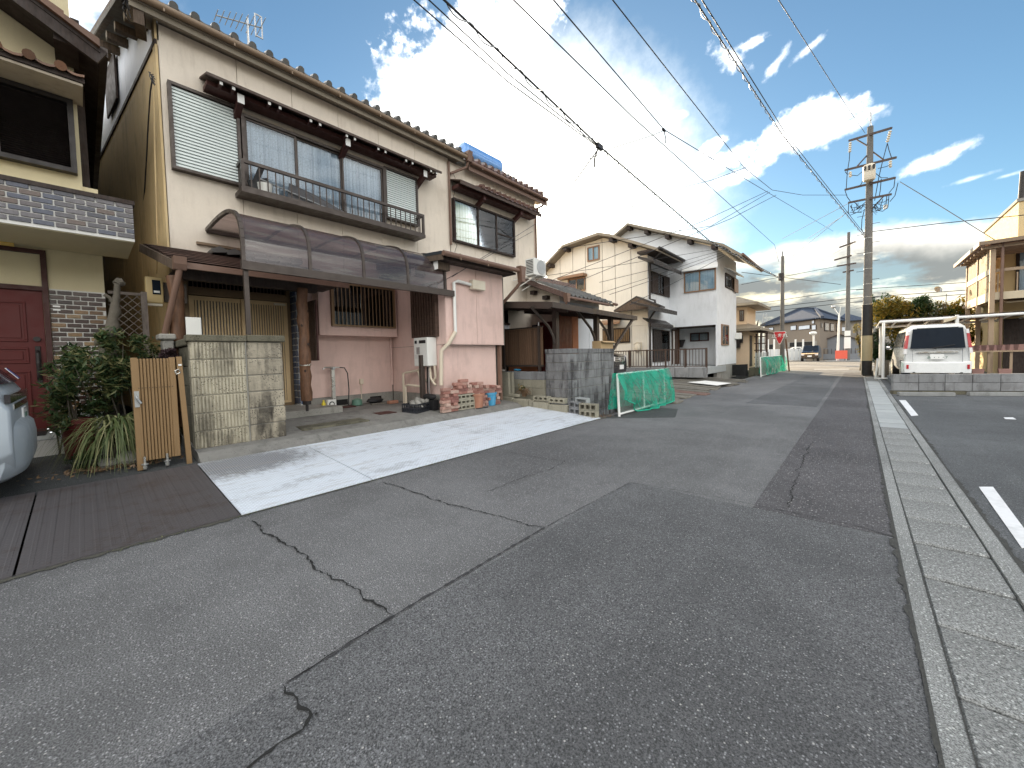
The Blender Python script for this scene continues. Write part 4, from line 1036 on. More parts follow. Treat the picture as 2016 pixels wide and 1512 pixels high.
MB().box(XF + .05, XF + .09, c2 + .025, wy1 - .05, (wz0 + wz1) / 2 - .02, (wz0 + wz1) / 2 + .02).build('sash_bar', m_dk, w2)
MB().box(XF + .07, XF + .074, wy0 + .05, wy1 - .05, wz0 + .05, wz1 - .05).build('pane', m_glass, w2)
# solar water tank on the ridge side of the roof
q0 = on(0, -9.7, 910, 306); q1 = on(0, -9.7, 976, 330); TZ = (q0.z + q1.z) / 2
tk = MB().tube([(-9.7, q0.y - .05, TZ), (-9.7, q0.y, TZ), (-9.7, q1.y, TZ), (-9.7, q1.y + .12, TZ)], [.26, .34, .34, .2], 16).build('solar_tank', m_tank, h2, smooth=True)
for yy in (q0.y + .4, q1.y - .4): MB().bar((-9.7, yy, 7.2), (-9.7, yy, TZ - .3), .06).build('tank_strut', m_steel, h2)
# loose cable and rain pipe between the two houses
pts = [(XF + .10 + .03 * math.sin(i * 2.1), YC + .09 + .04 * math.sin(i * 1.7), 6.3 - i * .1) for i in range(22)]
MB().tube(pts, .006, 5).build('cable', m_wire, h2)
o = MB().slab([(-9.6, 11.0, 5.5), (-9.3, 11.0, 5.35), (-9.3, 11.9, 5.3), (-9.6, 11.9, 5.42)], .1).build('side_roof', m_tilerust, h2)

# single-storey wing with its own tiled roof
wingY = 10.1; WX = -7.0
MB().prism([(-9.2, 2.3), (WX, 2.3), (WX, 3.20), (-8.3, 3.72), (-9.2, 3.72)], 1, wingY, wingY + .12).build('wing_side_wall', m_cream, h2)
b = MB(); b.prism([(WX, 2.3), (WX, 3.2), (-8.3, 3.75), (-8.3, 2.3)], 1, wingY + .13, 12.6); b.build('wing_core', m_cream, h2)
MB().box(WX - .12, WX + .01, wingY + .005, 12.55, .4, 3.05).build('wing_front_wall', m_white, h2)
ex0, ez0 = -6.5, 3.10; ey0, ey1 = 9.70, 12.75; rx0, rz0 = -8.45, 3.93
wr = MB().slab([(ex0, ey0, ez0), (ex0, ey1, ez0), (rx0, ey1 + .5, rz0), (rx0, ey0, rz0)], .08).build('wing_roof', m_roofd, h2)
nr, nc = 8, 13
for r_ in range(nr):
    for c_ in range(nc):
        f0 = r_ / nr; f1 = (r_ + 1) / nr
        y0 = ey0 + (ey1 - ey0 + .5 * f0) * c_ / nc; w = (ey1 - ey0 + .5 * f0) / nc
        xa, za, xb, zb = ex0 + .02 + (rx0 - ex0) * f0, ez0 + (rz0 - ez0) * f0, ex0 + (rx0 - ex0) * f1, ez0 + (rz0 - ez0) * f1
        if r_ == 0 and c_ == 0 or True:
            m_ = MB(); prof = [(0, .02), (.22, .075), (.42, .03), (.7, .012), (1, .03)]
            vs = [(xa, y0 + p * w, za + q + .03) for p, q in prof] + [(xb, y0 + p * w, zb + q) for p, q in prof] + [(xa, y0 + p * w, za + q - .0) for p, q in prof]
            m_.add(vs, [(i, i + 1, i + 6, i + 5) for i in range(4)] + [(10 + i, 11 + i, i + 1, i) for i in range(4)])
            m_.build('roof_tile', m_tile, wr)
MB().bar((rx0, ey0, rz0 + .09), (rx0, ey1 + .45, rz0 + .09), .2, .2).build('ridge_tile', m_tilebr, wr)
MB().bar((ex0 + .02, ey0 - .02, ez0 + .01), (rx0, ey0 - .02, rz0 + .02), .08, .15).build('verge_tile', m_tilebr, wr)
half_gutter(wr, ex0 + .06, ey0, ey1 - .5, ez0 - .05, .05, m_gutter, 1.0)
MB().tube([(ex0 + .05, ey1 - .1, ez0 + .0), (ex0 + .05, ey1 + .15, ez0)], .05, 8).build('eave_gutter', m_gutter, wr)
for xx, zz in ((-7.95, 3.42), (-7.45, 3.2)): MB().box(xx - .09, xx + .09, wingY - .18, wingY + .02, zz - .07, zz + .05).build('beam_end', m_dk, h2)
hp = MB().prism([(-.10, .14), (.10, .14), (.075, .03), (.05, -.12), (-.05, -.12), (-.075, .03)], 0, -.07, .07)
for v in hp.v: v += Vector((ex0 + .06, ey0 - .02, ez0 - .08))
hp.build('rain_hopper', m_gutter, h2)
MB().tube([(ex0 + .06, ey0 - .02, ez0 - .2), (ex0, ey0 - .02, ez0 - .28), (ex0 - .45, ey0 + .25, ez0 - .50)], .036, 8).build('rain_pipe', m_gutter, h2, smooth=True)
MB().tube([on(1, wingY - .03, 1012, 560), on(1, wingY - .03, 1016, 572), on(1, wingY - .03, 1032, 580), on(1, wingY - .03, 1034, 600)], .012, 6).build('conduit', m_wpl, h2)
# under the carport: red panelled door, orange brick, slatted screen, pale panel
rdx0, rdx1 = on(1, wingY - .06, 1057, 650).x, on(1, wingY - .06, 1087, 650).x
rd = MB().box(rdx0, rdx1, wingY - .06, wingY - .01, .5, 2.42).build('red_door', m_door, h2)
for i in range(2):
    for j in range(4):
        w_ = (rdx1 - rdx0) / 2; MB().box(rdx0 + w_ * i + .05, rdx0 + w_ * (i + 1) - .05, wingY - .075, wingY - .059, .62 + j * .44, .98 + j * .44).build('door_panel', m_door, rd, bevel=.01)
MB().box(-9.2, rdx0 - .02, wingY - .04, wingY - .005, .45, 2.3).build('brick_facing', m_wood2, h2)
MB().box(on(1, wingY - .1, 1047, 640).x, on(1, wingY - .1, 1056, 640).x, wingY - .1, wingY - .06, 1.9, 2.35).build('side_light', m_cglass, h2)
s0, s1 = px(WX + .02, 1098, 650)[0], px(WX + .02, 1125, 650)[0]; s2 = px(WX + .02, 1137, 650)[0]; s3 = px(WX + .02, 1180, 650)[0]
sl_ = MB().box(WX + .011, WX + .02, s0, s1, .5, 2.6).build('slatted_screen', m_dk, h2)
rows(sl_, 'screen_slat', m_wood, (.02, (s1 - s0) / 10 - .012, 2.1), [(WX + .032, s0 + (i + .5) * (s1 - s0) / 10, 1.55) for i in range(10)])
MB().box(WX + .011, WX + .05, s1 + .01, s2, .5, 2.6).build('brick_pier', m_wood2, h2)
MB().box(WX + .013, WX + .03, s2 + .02, (s2 + s3) / 2 - .01, .5, 2.5).build('wall_sheet', m_white, h2); MB().box(WX + .013, WX + .03, (s2 + s3) / 2 + .01, s3, .5, 2.5).build('wall_sheet', m_white, h2)
gw0, gw1 = px(-9.15, 994, 650)[0], px(-9.15, 1012, 650)[0]
gw = MB().frame(0, -9.19, gw0 - .2, gw1 + .15, 1.1, 2.5, .06, .08).build('ground_window', m_dk, h2); MB().box(-9.18, -9.16, gw0 - .14, gw1, 1.16, 2.44).build('curtain', m_curw, gw); MB().box(-9.17, -9.15, gw1, gw1 + .09, 1.16, 2.44).build('pane', m_cglass, gw)
o = MB().box(WX + .012, WX + .14, 12.0, 12.3, 2.62, 2.95).build('wall_box', m_ivory, h2, bevel=.01)
mlb = MB().slab([(WX + .05, 10.7, 2.93), (WX + .5, 10.7, 2.78), (WX + .5, 11.9, 2.78), (WX + .05, 11.9, 2.93)], .05).build('door_hood', m_dk, h2)

# air conditioner on the wing roof
q = on(0, -7.35, 1040, 545); qt = on(0, -7.35, 1052, 507)
ay0 = px(-7.3, 1052, 530)[0]; ay1 = px(-7.3, 1075, 530)[0]
ac = thing('air_conditioner', 'white air conditioner unit on wall brackets above the tiled wing roof', 'air conditioner', (-7.5, (ay0 + ay1) / 2, 3.75))
ax0, ax1, az0, az1 = -7.66, -7.30, px(-7.3, 1060, 542)[1], px(-7.3, 1060, 509)[1]
MB().box(ax0, ax1, ay0, ay1, az0, az1).build('casing', m_wpl, ac, bevel=.015)
MB().tube([(ax1 - .01, (ay0 + ay1) / 2 + .05, (az0 + az1) / 2), (ax1 + .012, (ay0 + ay1) / 2 + .05, (az0 + az1) / 2)], (az1 - az0) * .42, 20).build('fan_grille', m_steel, ac)
rows(ac, 'side_slit', m_black, (ax1 - ax0 - .1, .01, .022), [((ax0 + ax1) / 2, ay0 - .001, az0 + .08 + i * (az1 - az0 - .14) / 8) for i in range(9)])
for yy in (ay0 + .12, ay1 - .12):
    MB().bar((ax1, yy, az0 - .02), (-8.27, yy, az0 - .02), .03).bar((ax1 - .05, yy, az0 - .03), (-8.2, yy - .0, az0 - .32), .03).build('stand_leg', m_wpl, ac)

# ---- carport of the tiled house
cp = thing('carport', 'dark bronze carport on posts behind the stained block wall', 'carport', (-5.1, 9, 0))
ky0, ky1, kz = 6.9, 11.15, 2.44
MB().slab([(-5.0, ky0, kz), (-5.0, ky1, kz - .04), (-8.1, ky1, kz + .35), (-8.1, ky0, kz + .37)], .02).build('roof_sheet', m_poly, cp)
MB().bar((-4.98, ky0 - .03, kz - .01), (-4.98, ky1 + .06, kz - .05), .07, .12).build('edge_beam', m_brown, cp)
MB().bar((-5.0, ky0, kz - .02), (-8.0, ky0, kz + .33), .06, .15).build('end_beam', m_brown, cp); MB().bar((-5.0, ky1, kz - .06), (-8.0, ky1, kz + .29), .05, .12).build('end_beam', m_brown, cp)
posts = [px(-5.50, 1094, 640)[0], px(-5.28, 1174, 650)[0], px(-5.28, 1202, 650)[0]]
for yy in posts:
    pxx = -5.50 if yy < 8 else -5.28
    MB().box(pxx - .06, pxx + .06, yy - .06, yy + .06, .1, kz - .03).build('post', m_brown, cp)
    MB().bar((-5.15, yy, kz - .05), (-7.8, yy, kz + .27), .05, .09).build('rafter', m_brown, cp)
    MB().tube([(pxx, yy - .05, 1.62), (pxx, yy - .12, 1.80), (pxx, yy - .3, 2.02), (pxx, yy - .95, kz + .0)], .035, 6).build('brace', m_brown, cp)
MB().bar((-5.02, ky1 - .12, kz - .10), (-5.02, px(-5.02, 1206, 690)[0], px(-5.02, 1206, 690)[1]), .05, .07).build('diagonal_strut', m_brown, cp)

# ---- stained block wall
bw = thing('block_wall', 'tall grey concrete block wall streaked with black stains beside the net frame', 'wall', (-5, 8.6, -.3))
MB().box(-5.14, -5.012, 7.512, 9.76, -.32, 1.36).box(-5.63, -5.14, 7.512, 7.64, -.32, 1.36).build('mortar_core', m_mortar, bw)
nb = 8
for r_ in range(nb):
    z = -.30 + r_ * .2075
    o = None
    for c_ in range(6):
        y0 = 7.5 + c_ * .40; y1 = min(y0 + .392, 9.77)
        if y1 - y0 > .05:
            d = rng.uniform(-.003, .003); MB().box(-5.15, -5.0 + d, y0 + (.0 if c_ else 0), y1, z + .003, z + .2005).build('block', m_gblock, bw, bevel=.006)
    for xa, xb in ((-5.642, -5.40), (-5.392, -5.155)):
        MB().box(xa, xb, 7.5 + rng.uniform(-.003, .003), 7.65, z + .003, z + .2005).build('block', m_gblock, bw, bevel=.006)
MB().box(-5.16, -4.988, 7.49, 9.78, 1.365, 1.475).build('cap_block', m_gblock, bw, bevel=.006); MB().box(-5.65, -5.163, 7.49, 7.66, 1.365, 1.475).build('cap_block', m_gblock, bw, bevel=.006)
# low block wall and the bronze slatted fence on it
lwl = thing('low_block_wall', 'low pale block wall under the brown slatted fence', 'wall', (-6.3, 7.45, .2))
for r_ in range(4):
    for c_ in range(4):
        x0 = -7.25 + c_ * .403; MB().box(x0, min(x0 + .397, -5.66), 7.44 + rng.uniform(0, .003), 7.56, .12 + r_ * .205, .12 + r_ * .205 + .2).build('block', m_cblock if r_ < 3 else m_gblock2, lwl, bevel=.005)
fx0, fz1 = on(1, 7.5, 990, 648).x, on(1, 7.5, 1030, 645).z; fx1, fz0 = on(1, 7.5, 1068, 641).x, on(1, 7.5, 1030, 722).z
bf = thing('slatted_fence', 'brown aluminium fence of upright slats on the low block wall', 'fence', ((fx0 + fx1) / 2, 7.5, .94))
MB().box(fx0 - .3, fx1, 7.48, 7.53, fz1 - .035, fz1).build('rail', m_brown, bf); MB().box(fx0 - .3, fx1, 7.48, 7.53, fz0, fz0 + .05).build('rail', m_brown, bf)
k = 24; wsl = (fx1 - fx0 + .3) / k
rows(bf, 'slat', m_fenceb, (wsl - .008, .016, fz1 - fz0 - .09), [(fx0 - .3 + (i + .5) * wsl, 7.49, (fz0 + fz1) / 2) for i in range(k)])
MB().box(fx0 - .3, fx1, 7.500, 7.506, fz0 + .05, fz1 - .035).build('backing', m_bronze, bf)
for xx in (fx0 + .05, fx1 - .1): MB().box(xx - .03, xx + .03, 7.455, 7.52, .94, fz1 + .01).build('post', m_brown, bf)
o = MB().lathe((fx1 - .12, 7.5, fz1), [(.02, 0), (.015, .04), (.012, .09), (.02, .1)], 8).build('post_cap_tap', m_steel, bf)
# cardboard box on the wall
cb = thing('cardboard_box', 'open cardboard box on top of the stained block wall', 'box', (-5.12, 9.5, 1.475))
yb0, yb1 = px(-5.05, 1181, 680)[0], px(-5.05, 1205, 680)[0]
MB().box(-5.28, -5.02, yb0, yb1, 1.476, 1.68).build('carton', m_card, cb)
MB().slab([(-5.02, yb0, 1.681), (-5.02, yb1, 1.681), (-4.93, yb1 + .02, 1.64), (-4.93, yb0, 1.64)], .006).slab([(-5.28, yb1 + .002, 1.681), (-5.02, yb1 + .002, 1.681), (-5.02, yb1 + .1, 1.65), (-5.28, yb1 + .1, 1.65)], .006).build('flap', m_card, cb)

# ================================================================== LEFT HOUSE
XL = -8.6
lh = thing('tiled_entrance_house', 'buff house at the left edge with an oxblood door and glazed brick tiles', 'house', (XL, -1, .4))
yE = .27
b = MB(); b.box(-16, XL - .02, -6, yE, .3, 4.0).box(-16, XL - .02, -6, .10, 4.0, 7.4); b.build('wall_core', m_yel, lh)
MB().box(XL - .02, XL, -.28, yE, 2.44, 3.02).box(XL - .02, XL, -6, -.28, 2.95, 3.02).box(XL - .02, XL, -6, -1.40, .4, 2.95).build('entrance_wall', m_yel, lh)
MB().box(XL - .02, XL, -6, .115, 3.56, 5.398).build('upper_wall', m_yel, lh)
# glazed brick dado by the door
dd = MB().box(XL - .02, XL + .004, -.28, yE, .62, 2.44).build('grout_bed', m_grout, lh)
MB().box(XL - .02, XL + .006, -.28, yE, .38, .615).build('plinth', m_lidnew, lh)
pts = []
for r_ in range(27):
    z = .655 + r_ * .0668
    off = 0 if r_ % 2 else -.075
    for c_ in range(5):
        y0 = -.28 + off + c_ * .151; y1 = min(y0 + .136, yE + .002); y0 = max(y0, -.28)
        if y1 - y0 > .03: pts.append((y0, y1, z))
protos = {}
for y0, y1, z in pts:
    L = round(y1 - y0, 3)
    if L not in protos: protos[L] = o = unit_box('brick_tile', m_brickbr, (.014, L, .0520), .003, dd)
    else: o = inst(protos[L], dd)
    o.location = Vector((XL + .010 + rng.uniform(-.001, .002), (y0 + y1) / 2, z)) - abs_loc(dd)
# door, frame, transom
fr_ = MB().frame(0, XL - .06, -1.42, -.285, .40, 2.97, .055, .10).box(XL - .06, XL + .04, -1.37, -.34, 2.40, 2.46).build('door_frame', m_red, lh)
d_ = MB().box(XL - .05, XL - .005, -1.36, -.345, .43, 2.40).build('door', m_door, lh)
for z0, z1 in ((1.68, 2.24), (1.38, 1.60), (.62, 1.28)):
    for ya, yb in ((-.86, -.50), (-1.27, -.92)):
        MB().frame(0, XL - .006, ya, yb, z0, z1, .028, .016).box(XL - .006, XL + .004, ya + .05, yb - .05, z0 + .05, z1 - .05).build('door_panel', m_door, d_, bevel=.006)
MB().tube([(XL - .004, -.42, 1.72), (XL + .03, -.42, 1.72)], .035, 14).build('lock_cylinder', m_iron, d_)
MB().box(XL - .004, XL + .012, -.445, -.395, 1.1, 1.62).tube([(XL + .01, -.42, 1.56), (XL + .06, -.42, 1.52), (XL + .075, -.42, 1.38), (XL + .06, -.42, 1.22), (XL + .01, -.42, 1.16)], [.016, .018, .024, .022, .03], 8).build('handle', m_iron, d_, bevel=.004)
MB().box(XL - .05, XL - .045, -1.37, -.34, 2.46, 2.92).build('transom_pane', m_glassd, lh)
MB().box(XL - .3, XL - .29, -1.37, -.34, 2.46, 2.92).build('transom_dark', m_cury, lh)
MB().box(XL - .045, XL - .03, -1.37, -.34, 2.46, 2.60).build('transom_board', m_bronze, lh)
for i in range(2): MB().box(XL + .017, XL + .021, -.255, -.185, 2.18 - i * .05, 2.205 - i * .05).build('name_strip', m_wht, lh)
MB().box(XL + .02, -7.6, -2, .0, .2, .40).build('entrance_slab', m_grout, lh)
k = 0
for i in range(4):
    for j in range(5): MB().box(XL + .03 + i * .245, XL + .268 + i * .245, -1.2 + j * .24, -.968 + j * .24, .401, .412).build('floor_tile', m_lidnew, lh, bevel=.003)
o = MB().box(-8.5, -8.05, -1.15, -.38, .413, .425).build('door_mat', m_black); tag(o, 'dark doormat on the entrance tiles below the oxblood door', 'doormat')
# tiled parapet of the balcony above the entrance
pX, pz0_, pz1_ = -7.40, 3.03, 3.50
MB().box(XL, pX - .02, -6, .545, pz0_ - .03, pz0_).build('balcony_soffit', m_yel, lh)
pp = MB().box(pX - .16, pX, -6, .55, pz0_ - .02, pz1_).build('parapet', m_grout, lh)
MB().box(XL, pX - .165, .40, .55, pz0_ + .002, pz1_).build('parapet_return', m_grout, lh)
MB().box(pX - .2, pX + .03, -6, .57, pz1_ + .002, pz1_ + .055).build('parapet_cap', m_dk, lh)
proto = None
for r_ in range(7):
    for c_ in range(12):
        y1 = .55 - c_ * .178 - (.089 if r_ % 2 else 0)
        y0 = y1 - .162
        parts_ = [(y0, y1)] + ([(.55 - .075, .55)] if (r_ % 2 and c_ == 0) else [])
        for a, b_ in parts_:
            L = round(b_ - a, 3)
            if (L, 'p') not in protos: protos[(L, 'p')] = o = unit_box('brick_tile', m_brickgrey, (.016, L, .0530), .003, pp)
            else: o = inst(protos[(L, 'p')], pp)
            o.location = Vector((pX + .006 + rng.uniform(-.001, .002), (a + b_) / 2, pz0_ + .018 + r_ * .0665 + .03)) - abs_loc(pp)
MB().tube([(XL + .12, -1.0, 2.985), (XL + .12, -.55, 2.985)], .03, 10).build('lamp_tube', P('warm_lamp_cover', (.72, .50, .14), .4), lh)
# shutter window upstairs
sh = MB().frame(0, XL + .001, -3.0, .075, 4.13, 5.17, .06, .13).build('shutter_frame', m_iron, lh)
b = MB(); z = 4.20
while z < 5.10: b.prism([(XL + .04, z), (XL + .10, z + .004), (XL + .04, z + .028)], 1, -2.94, .012); z += .03
b.box(XL + .001, XL + .03, -2.94, .012, 4.19, 5.11).build('louvre', m_louvre, sh)
MB().box(XL + .10, XL + .125, -.66, -.60, 4.19, 5.11).build('mullion', m_louvre, sh)
# tiled hood over the shutter, and the gable roof above
y_e, z_e = px(-7.95, 166, 150); z_l = px(-7.95, 0, 92)[1]
hoodz = (z_e + z_l) / 2 - .03
hd2 = MB().slab([(XL, -6, hoodz + .22), (-7.97, -6, hoodz), (-7.97, y_e, hoodz), (XL, y_e, hoodz + .22)], .06).build('shutter_hood', m_dk, lh)
MB().box(XL, -7.99, -6, y_e - .02, hoodz - .10, hoodz - .065).build('hood_soffit', m_soffit, lh)
ty = y_e - .265 * 7
eave_row(hd2, m_tilerust, -7.95, ty, y_e + .01, hoodz + .03)
g1y, g1z = px(-7.9, 196, 92); g0y, g0z = px(-7.9, 60, -12)
sl2 = (g0z - g1z) / (g0y - g1y); gyr = -3.4; gzr = g1z + sl2 * (gyr - g1y)
MB().slab([(-7.86, g1y, g1z), (-16, g1y, g1z), (-16, gyr, gzr), (-7.86, gyr, gzr)], .10).build('gable_roof', m_dk, lh)
ntl = 12
for i in range(ntl):
    f0, f1 = i / ntl, (i + 1) / ntl
    ya_, za_ = g1y + (gyr - g1y) * f0, g1z + (gzr - g1z) * f0; yb_, zb_ = g1y + (gyr - g1y) * f1, g1z + (gzr - g1z) * f1
    MB().add([(-7.80, ya_, za_ + .055), (-8.3, ya_, za_ + .055), (-8.3, yb_, zb_ + .02), (-7.80, yb_, zb_ + .02), (-7.80, ya_, za_ - .05), (-8.3, ya_, za_ - .05), (-8.3, yb_, zb_ - .05), (-7.80, yb_, zb_ - .05)],
             [(0, 1, 2, 3), (4, 7, 6, 5), (0, 4, 5, 1), (1, 5, 6, 2), (2, 6, 7, 3), (3, 7, 4, 0)]).build('verge_tile', m_tilerust, lh)
MB().bar((-7.90, g1y + .02, g1z - .15), (-7.90, gyr, gzr - .15), .05, .22).build('barge_board', m_dk, lh)
b = MB(); b.add([(XL + .0, .11, 5.4), (XL, -6, 5.4), (XL, -6, gzr - .12), (XL, gyr, gzr - .12), (XL, .11, g1z + sl2 * (.11 - g1y) - .12)], [(0, 1, 2, 3, 4)]); b.build('gable_wall', m_yel, lh)
MB().box(-8.55, -7.95, g1y - .42, g1y - .20, g1z - .10, g1z + .08).build('purlin_end', m_dk, lh)
MB().bar((-7.93, g1y + .03, g1z - .03), (-16, g1y + .03, g1z - .03), .1, .12).build('eave_gutter', m_brown, lh)
MB().box(-16, XL - .3, .11, .20, 3.6, 6.6).build('side_cladding', m_dk, lh)

# ================================================================== GARDEN BETWEEN THE TWO HOUSES
def leaf_cloud(c, r, n, size, R, flat=.6, clump=6, droop=0):
    b = MB(); c = Vector(c); cl = []
    for i in range(clump):
        cl.append((Vector((R.uniform(-1, 1) * r[0] * .8, R.uniform(-1, 1) * r[1] * .8, R.uniform(-.9, 1) * r[2] * .85)), R.uniform(.18, .5)))
    for i in range(n):
        q, k = R.choice(cl); d = Vector((R.gauss(0, 1), R.gauss(0, 1), R.gauss(0, 1))).normalized() * k * R.uniform(.5, 1.0)
        p = c + q + Vector((d.x * r[0], d.y * r[1], d.z * r[2]))
        u = Vector((R.uniform(-1, 1), R.uniform(-1, 1), R.uniform(-.7, .5) - droop)).normalized(); w = u.cross(Vector((R.uniform(-.4, .4), R.uniform(-.4, .4), 1))).normalized()
        s = size * R.uniform(.6, 1.3); nrm = u.cross(w) * s * .12
        b.add([p - u * s, p + w * s * flat * .5 + nrm, p + u * s, p - w * s * flat * .5 + nrm], [(0, 1, 2), (0, 2, 3)])
    return b
def shrub(name, label, cat, c, r, n, size, mat, seed, stems=4, base=None, group=None, clump=7):
    R = random.Random(seed); base = base or (c[0], c[1], .15)
    t = thing(name, label, cat, base, group)
    leaf_cloud(c, r, n, size, R, clump=clump).build('foliage', mat, t)
    b = MB()
    for i in range(stems):
        e = Vector(c) + Vector((R.uniform(-.7, .7) * r[0], R.uniform(-.7, .7) * r[1], R.uniform(.1, .8) * r[2]))
        s = Vector(base) + Vector((R.uniform(-.06, .06), R.uniform(-.06, .06), 0)); m_ = s.lerp(e, .5) + Vector((R.uniform(-.08, .08), R.uniform(-.08, .08), .05))
        b.tube([s, m_, e], [.010, .007, .003], 6)
    b.build('stem', m_bark, t, smooth=True)
    return t
shrub('leafy_shrub', 'dark green broad-leaved shrub between the oxblood door and the folding gate', 'shrub', (-7.3, .02, 1.0), (.50, .38, .52), 2600, .055, m_leafdk, 4, 7, clump=22)
shrub('leafy_shrub', 'bright-tipped leafy shrub below the cut tree stump', 'shrub', (-7.2, .40, 1.40), (.42, .32, .36), 1900, .052, m_leafdk, 5, 6, clump=18)
shrub('purple_shrub', 'dark purple low shrub just above the folding gate', 'shrub', (-6.75, .72, 1.42), (.30, .16, .13), 1400, .022, m_leafred, 6, 4)
shrub('leafy_shrub', 'thin leafy shrub with pale lower sprays against the brick tiles', 'shrub', (-7.5, -.22, .95), (.32, .2, .4), 420, .055, m_leafdk, 8, 4, clump=14)
shrub('feathery_shrub', 'low feathery green ground plant at the driveway edge', 'shrub', (-6.55, .02, .24), (.26, .22, .12), 1100, .022, m_leafhedge, 9, 3)
# strap-leaved clump
R = random.Random(31); gt = thing('strap_leaf_clump', 'clump of long arching strap leaves left of the folding gate', 'grass clump', (-6.6, .22, .15))
b = MB()
for i in range(260):
    a = R.uniform(0, 2 * math.pi); L = R.uniform(.35, .75); h = R.uniform(.35, .62)
    if math.cos(a) < -.5 and R.random() < .6: a = R.uniform(-1.8, .6)
    d = Vector((math.cos(a), math.sin(a), 0)); s = Vector((-d.y, d.x, 0)); o_ = Vector((-6.6, .24, .55)) + Vector((R.uniform(-.12, .12), R.uniform(-.12, .12), R.uniform(-.2, .1)))
    w = R.uniform(.006, .011); vs = []
    for j in range(6):
        t = j / 5; p = o_ + d * L * (t ** .9) * .85 + Vector((0, 0, h * .55 * math.sin(t * 1.9) - h * 1.15 * t * t))
        ww = w * (1 - t ** 3); vs += [p - s * ww, p + s * ww]
    b.add(vs, [(2 * j, 2 * j + 1, 2 * j + 3, 2 * j + 2) for j in range(5)])
b.build('strap_leaf', m_grass, gt)
b = MB().tube([(-6.6, .24, .14), (-6.6, .24, .5)], [.10, .07], 8); b.build('crown', m_bark, gt)
# cut tree stump
sp_ = thing('tree_stump', 'pale pruned tree trunk with cut knobbly limbs above the shrubs', 'tree', (-7.6, .38, .15))
k0 = on(0, -7.6, 210, 670); k1 = on(0, -7.6, 222, 640); k2 = on(0, -7.6, 226, 600); k3 = on(0, -7.6, 231, 560); k4 = on(0, -7.6, 205, 580)
knots = [Vector((-7.6, k0.y, .14)), Vector((-7.6, k0.y, .5)), k0, k0.lerp(k1, .5) + Vector((.015, .008, 0)), k1, k1.lerp(k2, .35) + Vector((0, -.008, 0)), k1.lerp(k2, .7) + Vector((0, .010, 0)), k2, k2.lerp(k3, .5) + Vector((0, .006, 0)), k3, k3 + Vector((0, .02, .03))]
MB().tube(knots, [.085, .075, .088, .066, .074, .052, .060, .044, .036, .034, .042], 11).build('trunk', m_bark, sp_, smooth=True)
MB().tube([k2, k2.lerp(k4, .5) + Vector((0, 0, .03)), k4], [.03, .02, .024], 8).build('limb', m_bark, sp_, smooth=True)
MB().ball(k3 + Vector((0, .02, .03)), .055, 8, 6, jit=.25).build('knob', m_bark, sp_); MB().ball(k0 + Vector((.04, -.05, -.02)), .065, 8, 6, jit=.3).build('knob', m_bark, sp_)
# lattice trellis
tl_ = thing('trellis', 'weathered wooden trellis with diagonal laths behind the shrubs', 'trellis', (-8.0, .6, .3))
a0 = on(0, -8.0, 232, 584); a1 = on(0, -8.0, 280, 580); a2 = on(0, -8.0, 284, 655)
m_lath = P('grey_lath', (.17, .14, .12), .85, var=.3, grain=(6, 6, 1))
MB().box(-8.02, -7.97, a1.y - .02, a1.y + .05, .3, a1.z + .04).build('post', m_lath, tl_); MB().box(-8.02, -7.99, a0.y - .1, a1.y - .02, a1.z - .02, a1.z + .02).build('rail', m_lath, tl_)
for s_, dx in ((1, 0), (-1, .008)):
    for i in range(9):
        y = a0.y - .55 + i * .105
        p = (-7.985 + dx, y, a1.z - .62); q_ = (-7.985 + dx, y + .55, a1.z - .03)
        if s_ < 0: p, q_ = (p[0], y + .55, p[2]), (q_[0], y, q_[2])
        p = Vector(p); q_ = Vector(q_)
        lo, hi = a0.y - .1, a1.y - .02
        if p.y > q_.y: p, q_ = q_, p
        if q_.y < lo + .02 or p.y > hi - .02: continue
        if p.y < lo: p = p.lerp(q_, (lo - p.y) / (q_.y - p.y))
        if q_.y > hi: q_ = p.lerp(q_, (hi - p.y) / (q_.y - p.y))
        MB().bar(p, q_, .008, .034, up=(1, 0, 0)).build('lath', m_lath, tl_)
# stone post and red planter, rocks
o = MB().box(-7.35, -7.1, .74, .86, .2, 1.66).box(-7.4, -7.05, .70, .88, 1.661, 1.74).build('stone_post', m_conc, None, bevel=.015); tag(o, 'old concrete post with a cap left of the gate wall', 'post')
o = MB().lathe((-7.25, -.08, .15), [(.12, 0), (.15, .45), (.165, .46), (.165, .52), (.14, .52), (.13, .44)], 14).build('red_planter', m_potred, None, smooth=True); tag(o, 'dark red plant pot half hidden by the strap leaves', 'pot')
R = random.Random(8); b = MB()
for i in range(4): MB
for i, (x_, y_, s_) in enumerate(((-6.42, .34, .12), (-6.62, .1, .10), (-6.38, .14, .08))):
    o = MB().ball((x_, y_, .16 + s_ * .4), s_, 9, 6, (1, 1.2, .8), .15).build('garden_stone', m_stone, None); tag(o, ['dark rounded stone beside the foot of the folding gate', 'stone under the strap leaves', 'small stone at the driveway edge below the strap leaves'][i], 'stone', 'stones under the strap leaves')
# withered litter
b = MB(); R = random.Random(77)
for i in range(500):
    p = Vector((R.gauss(-6.38, .12), R.gauss(.25, .25), .15 + R.uniform(0, .03))); u = Vector((R.uniform(-1, 1), R.uniform(-1, 1), R.uniform(-.3, .5))).normalized() * .025; w = u.cross(Vector((R.random(), R.random(), 1))).normalized() * .01
    b.add([p - u, p + w, p + u, p - w], [(0, 1, 2, 3)])
b.build('leaf_litter', m_dead, kind='stuff')

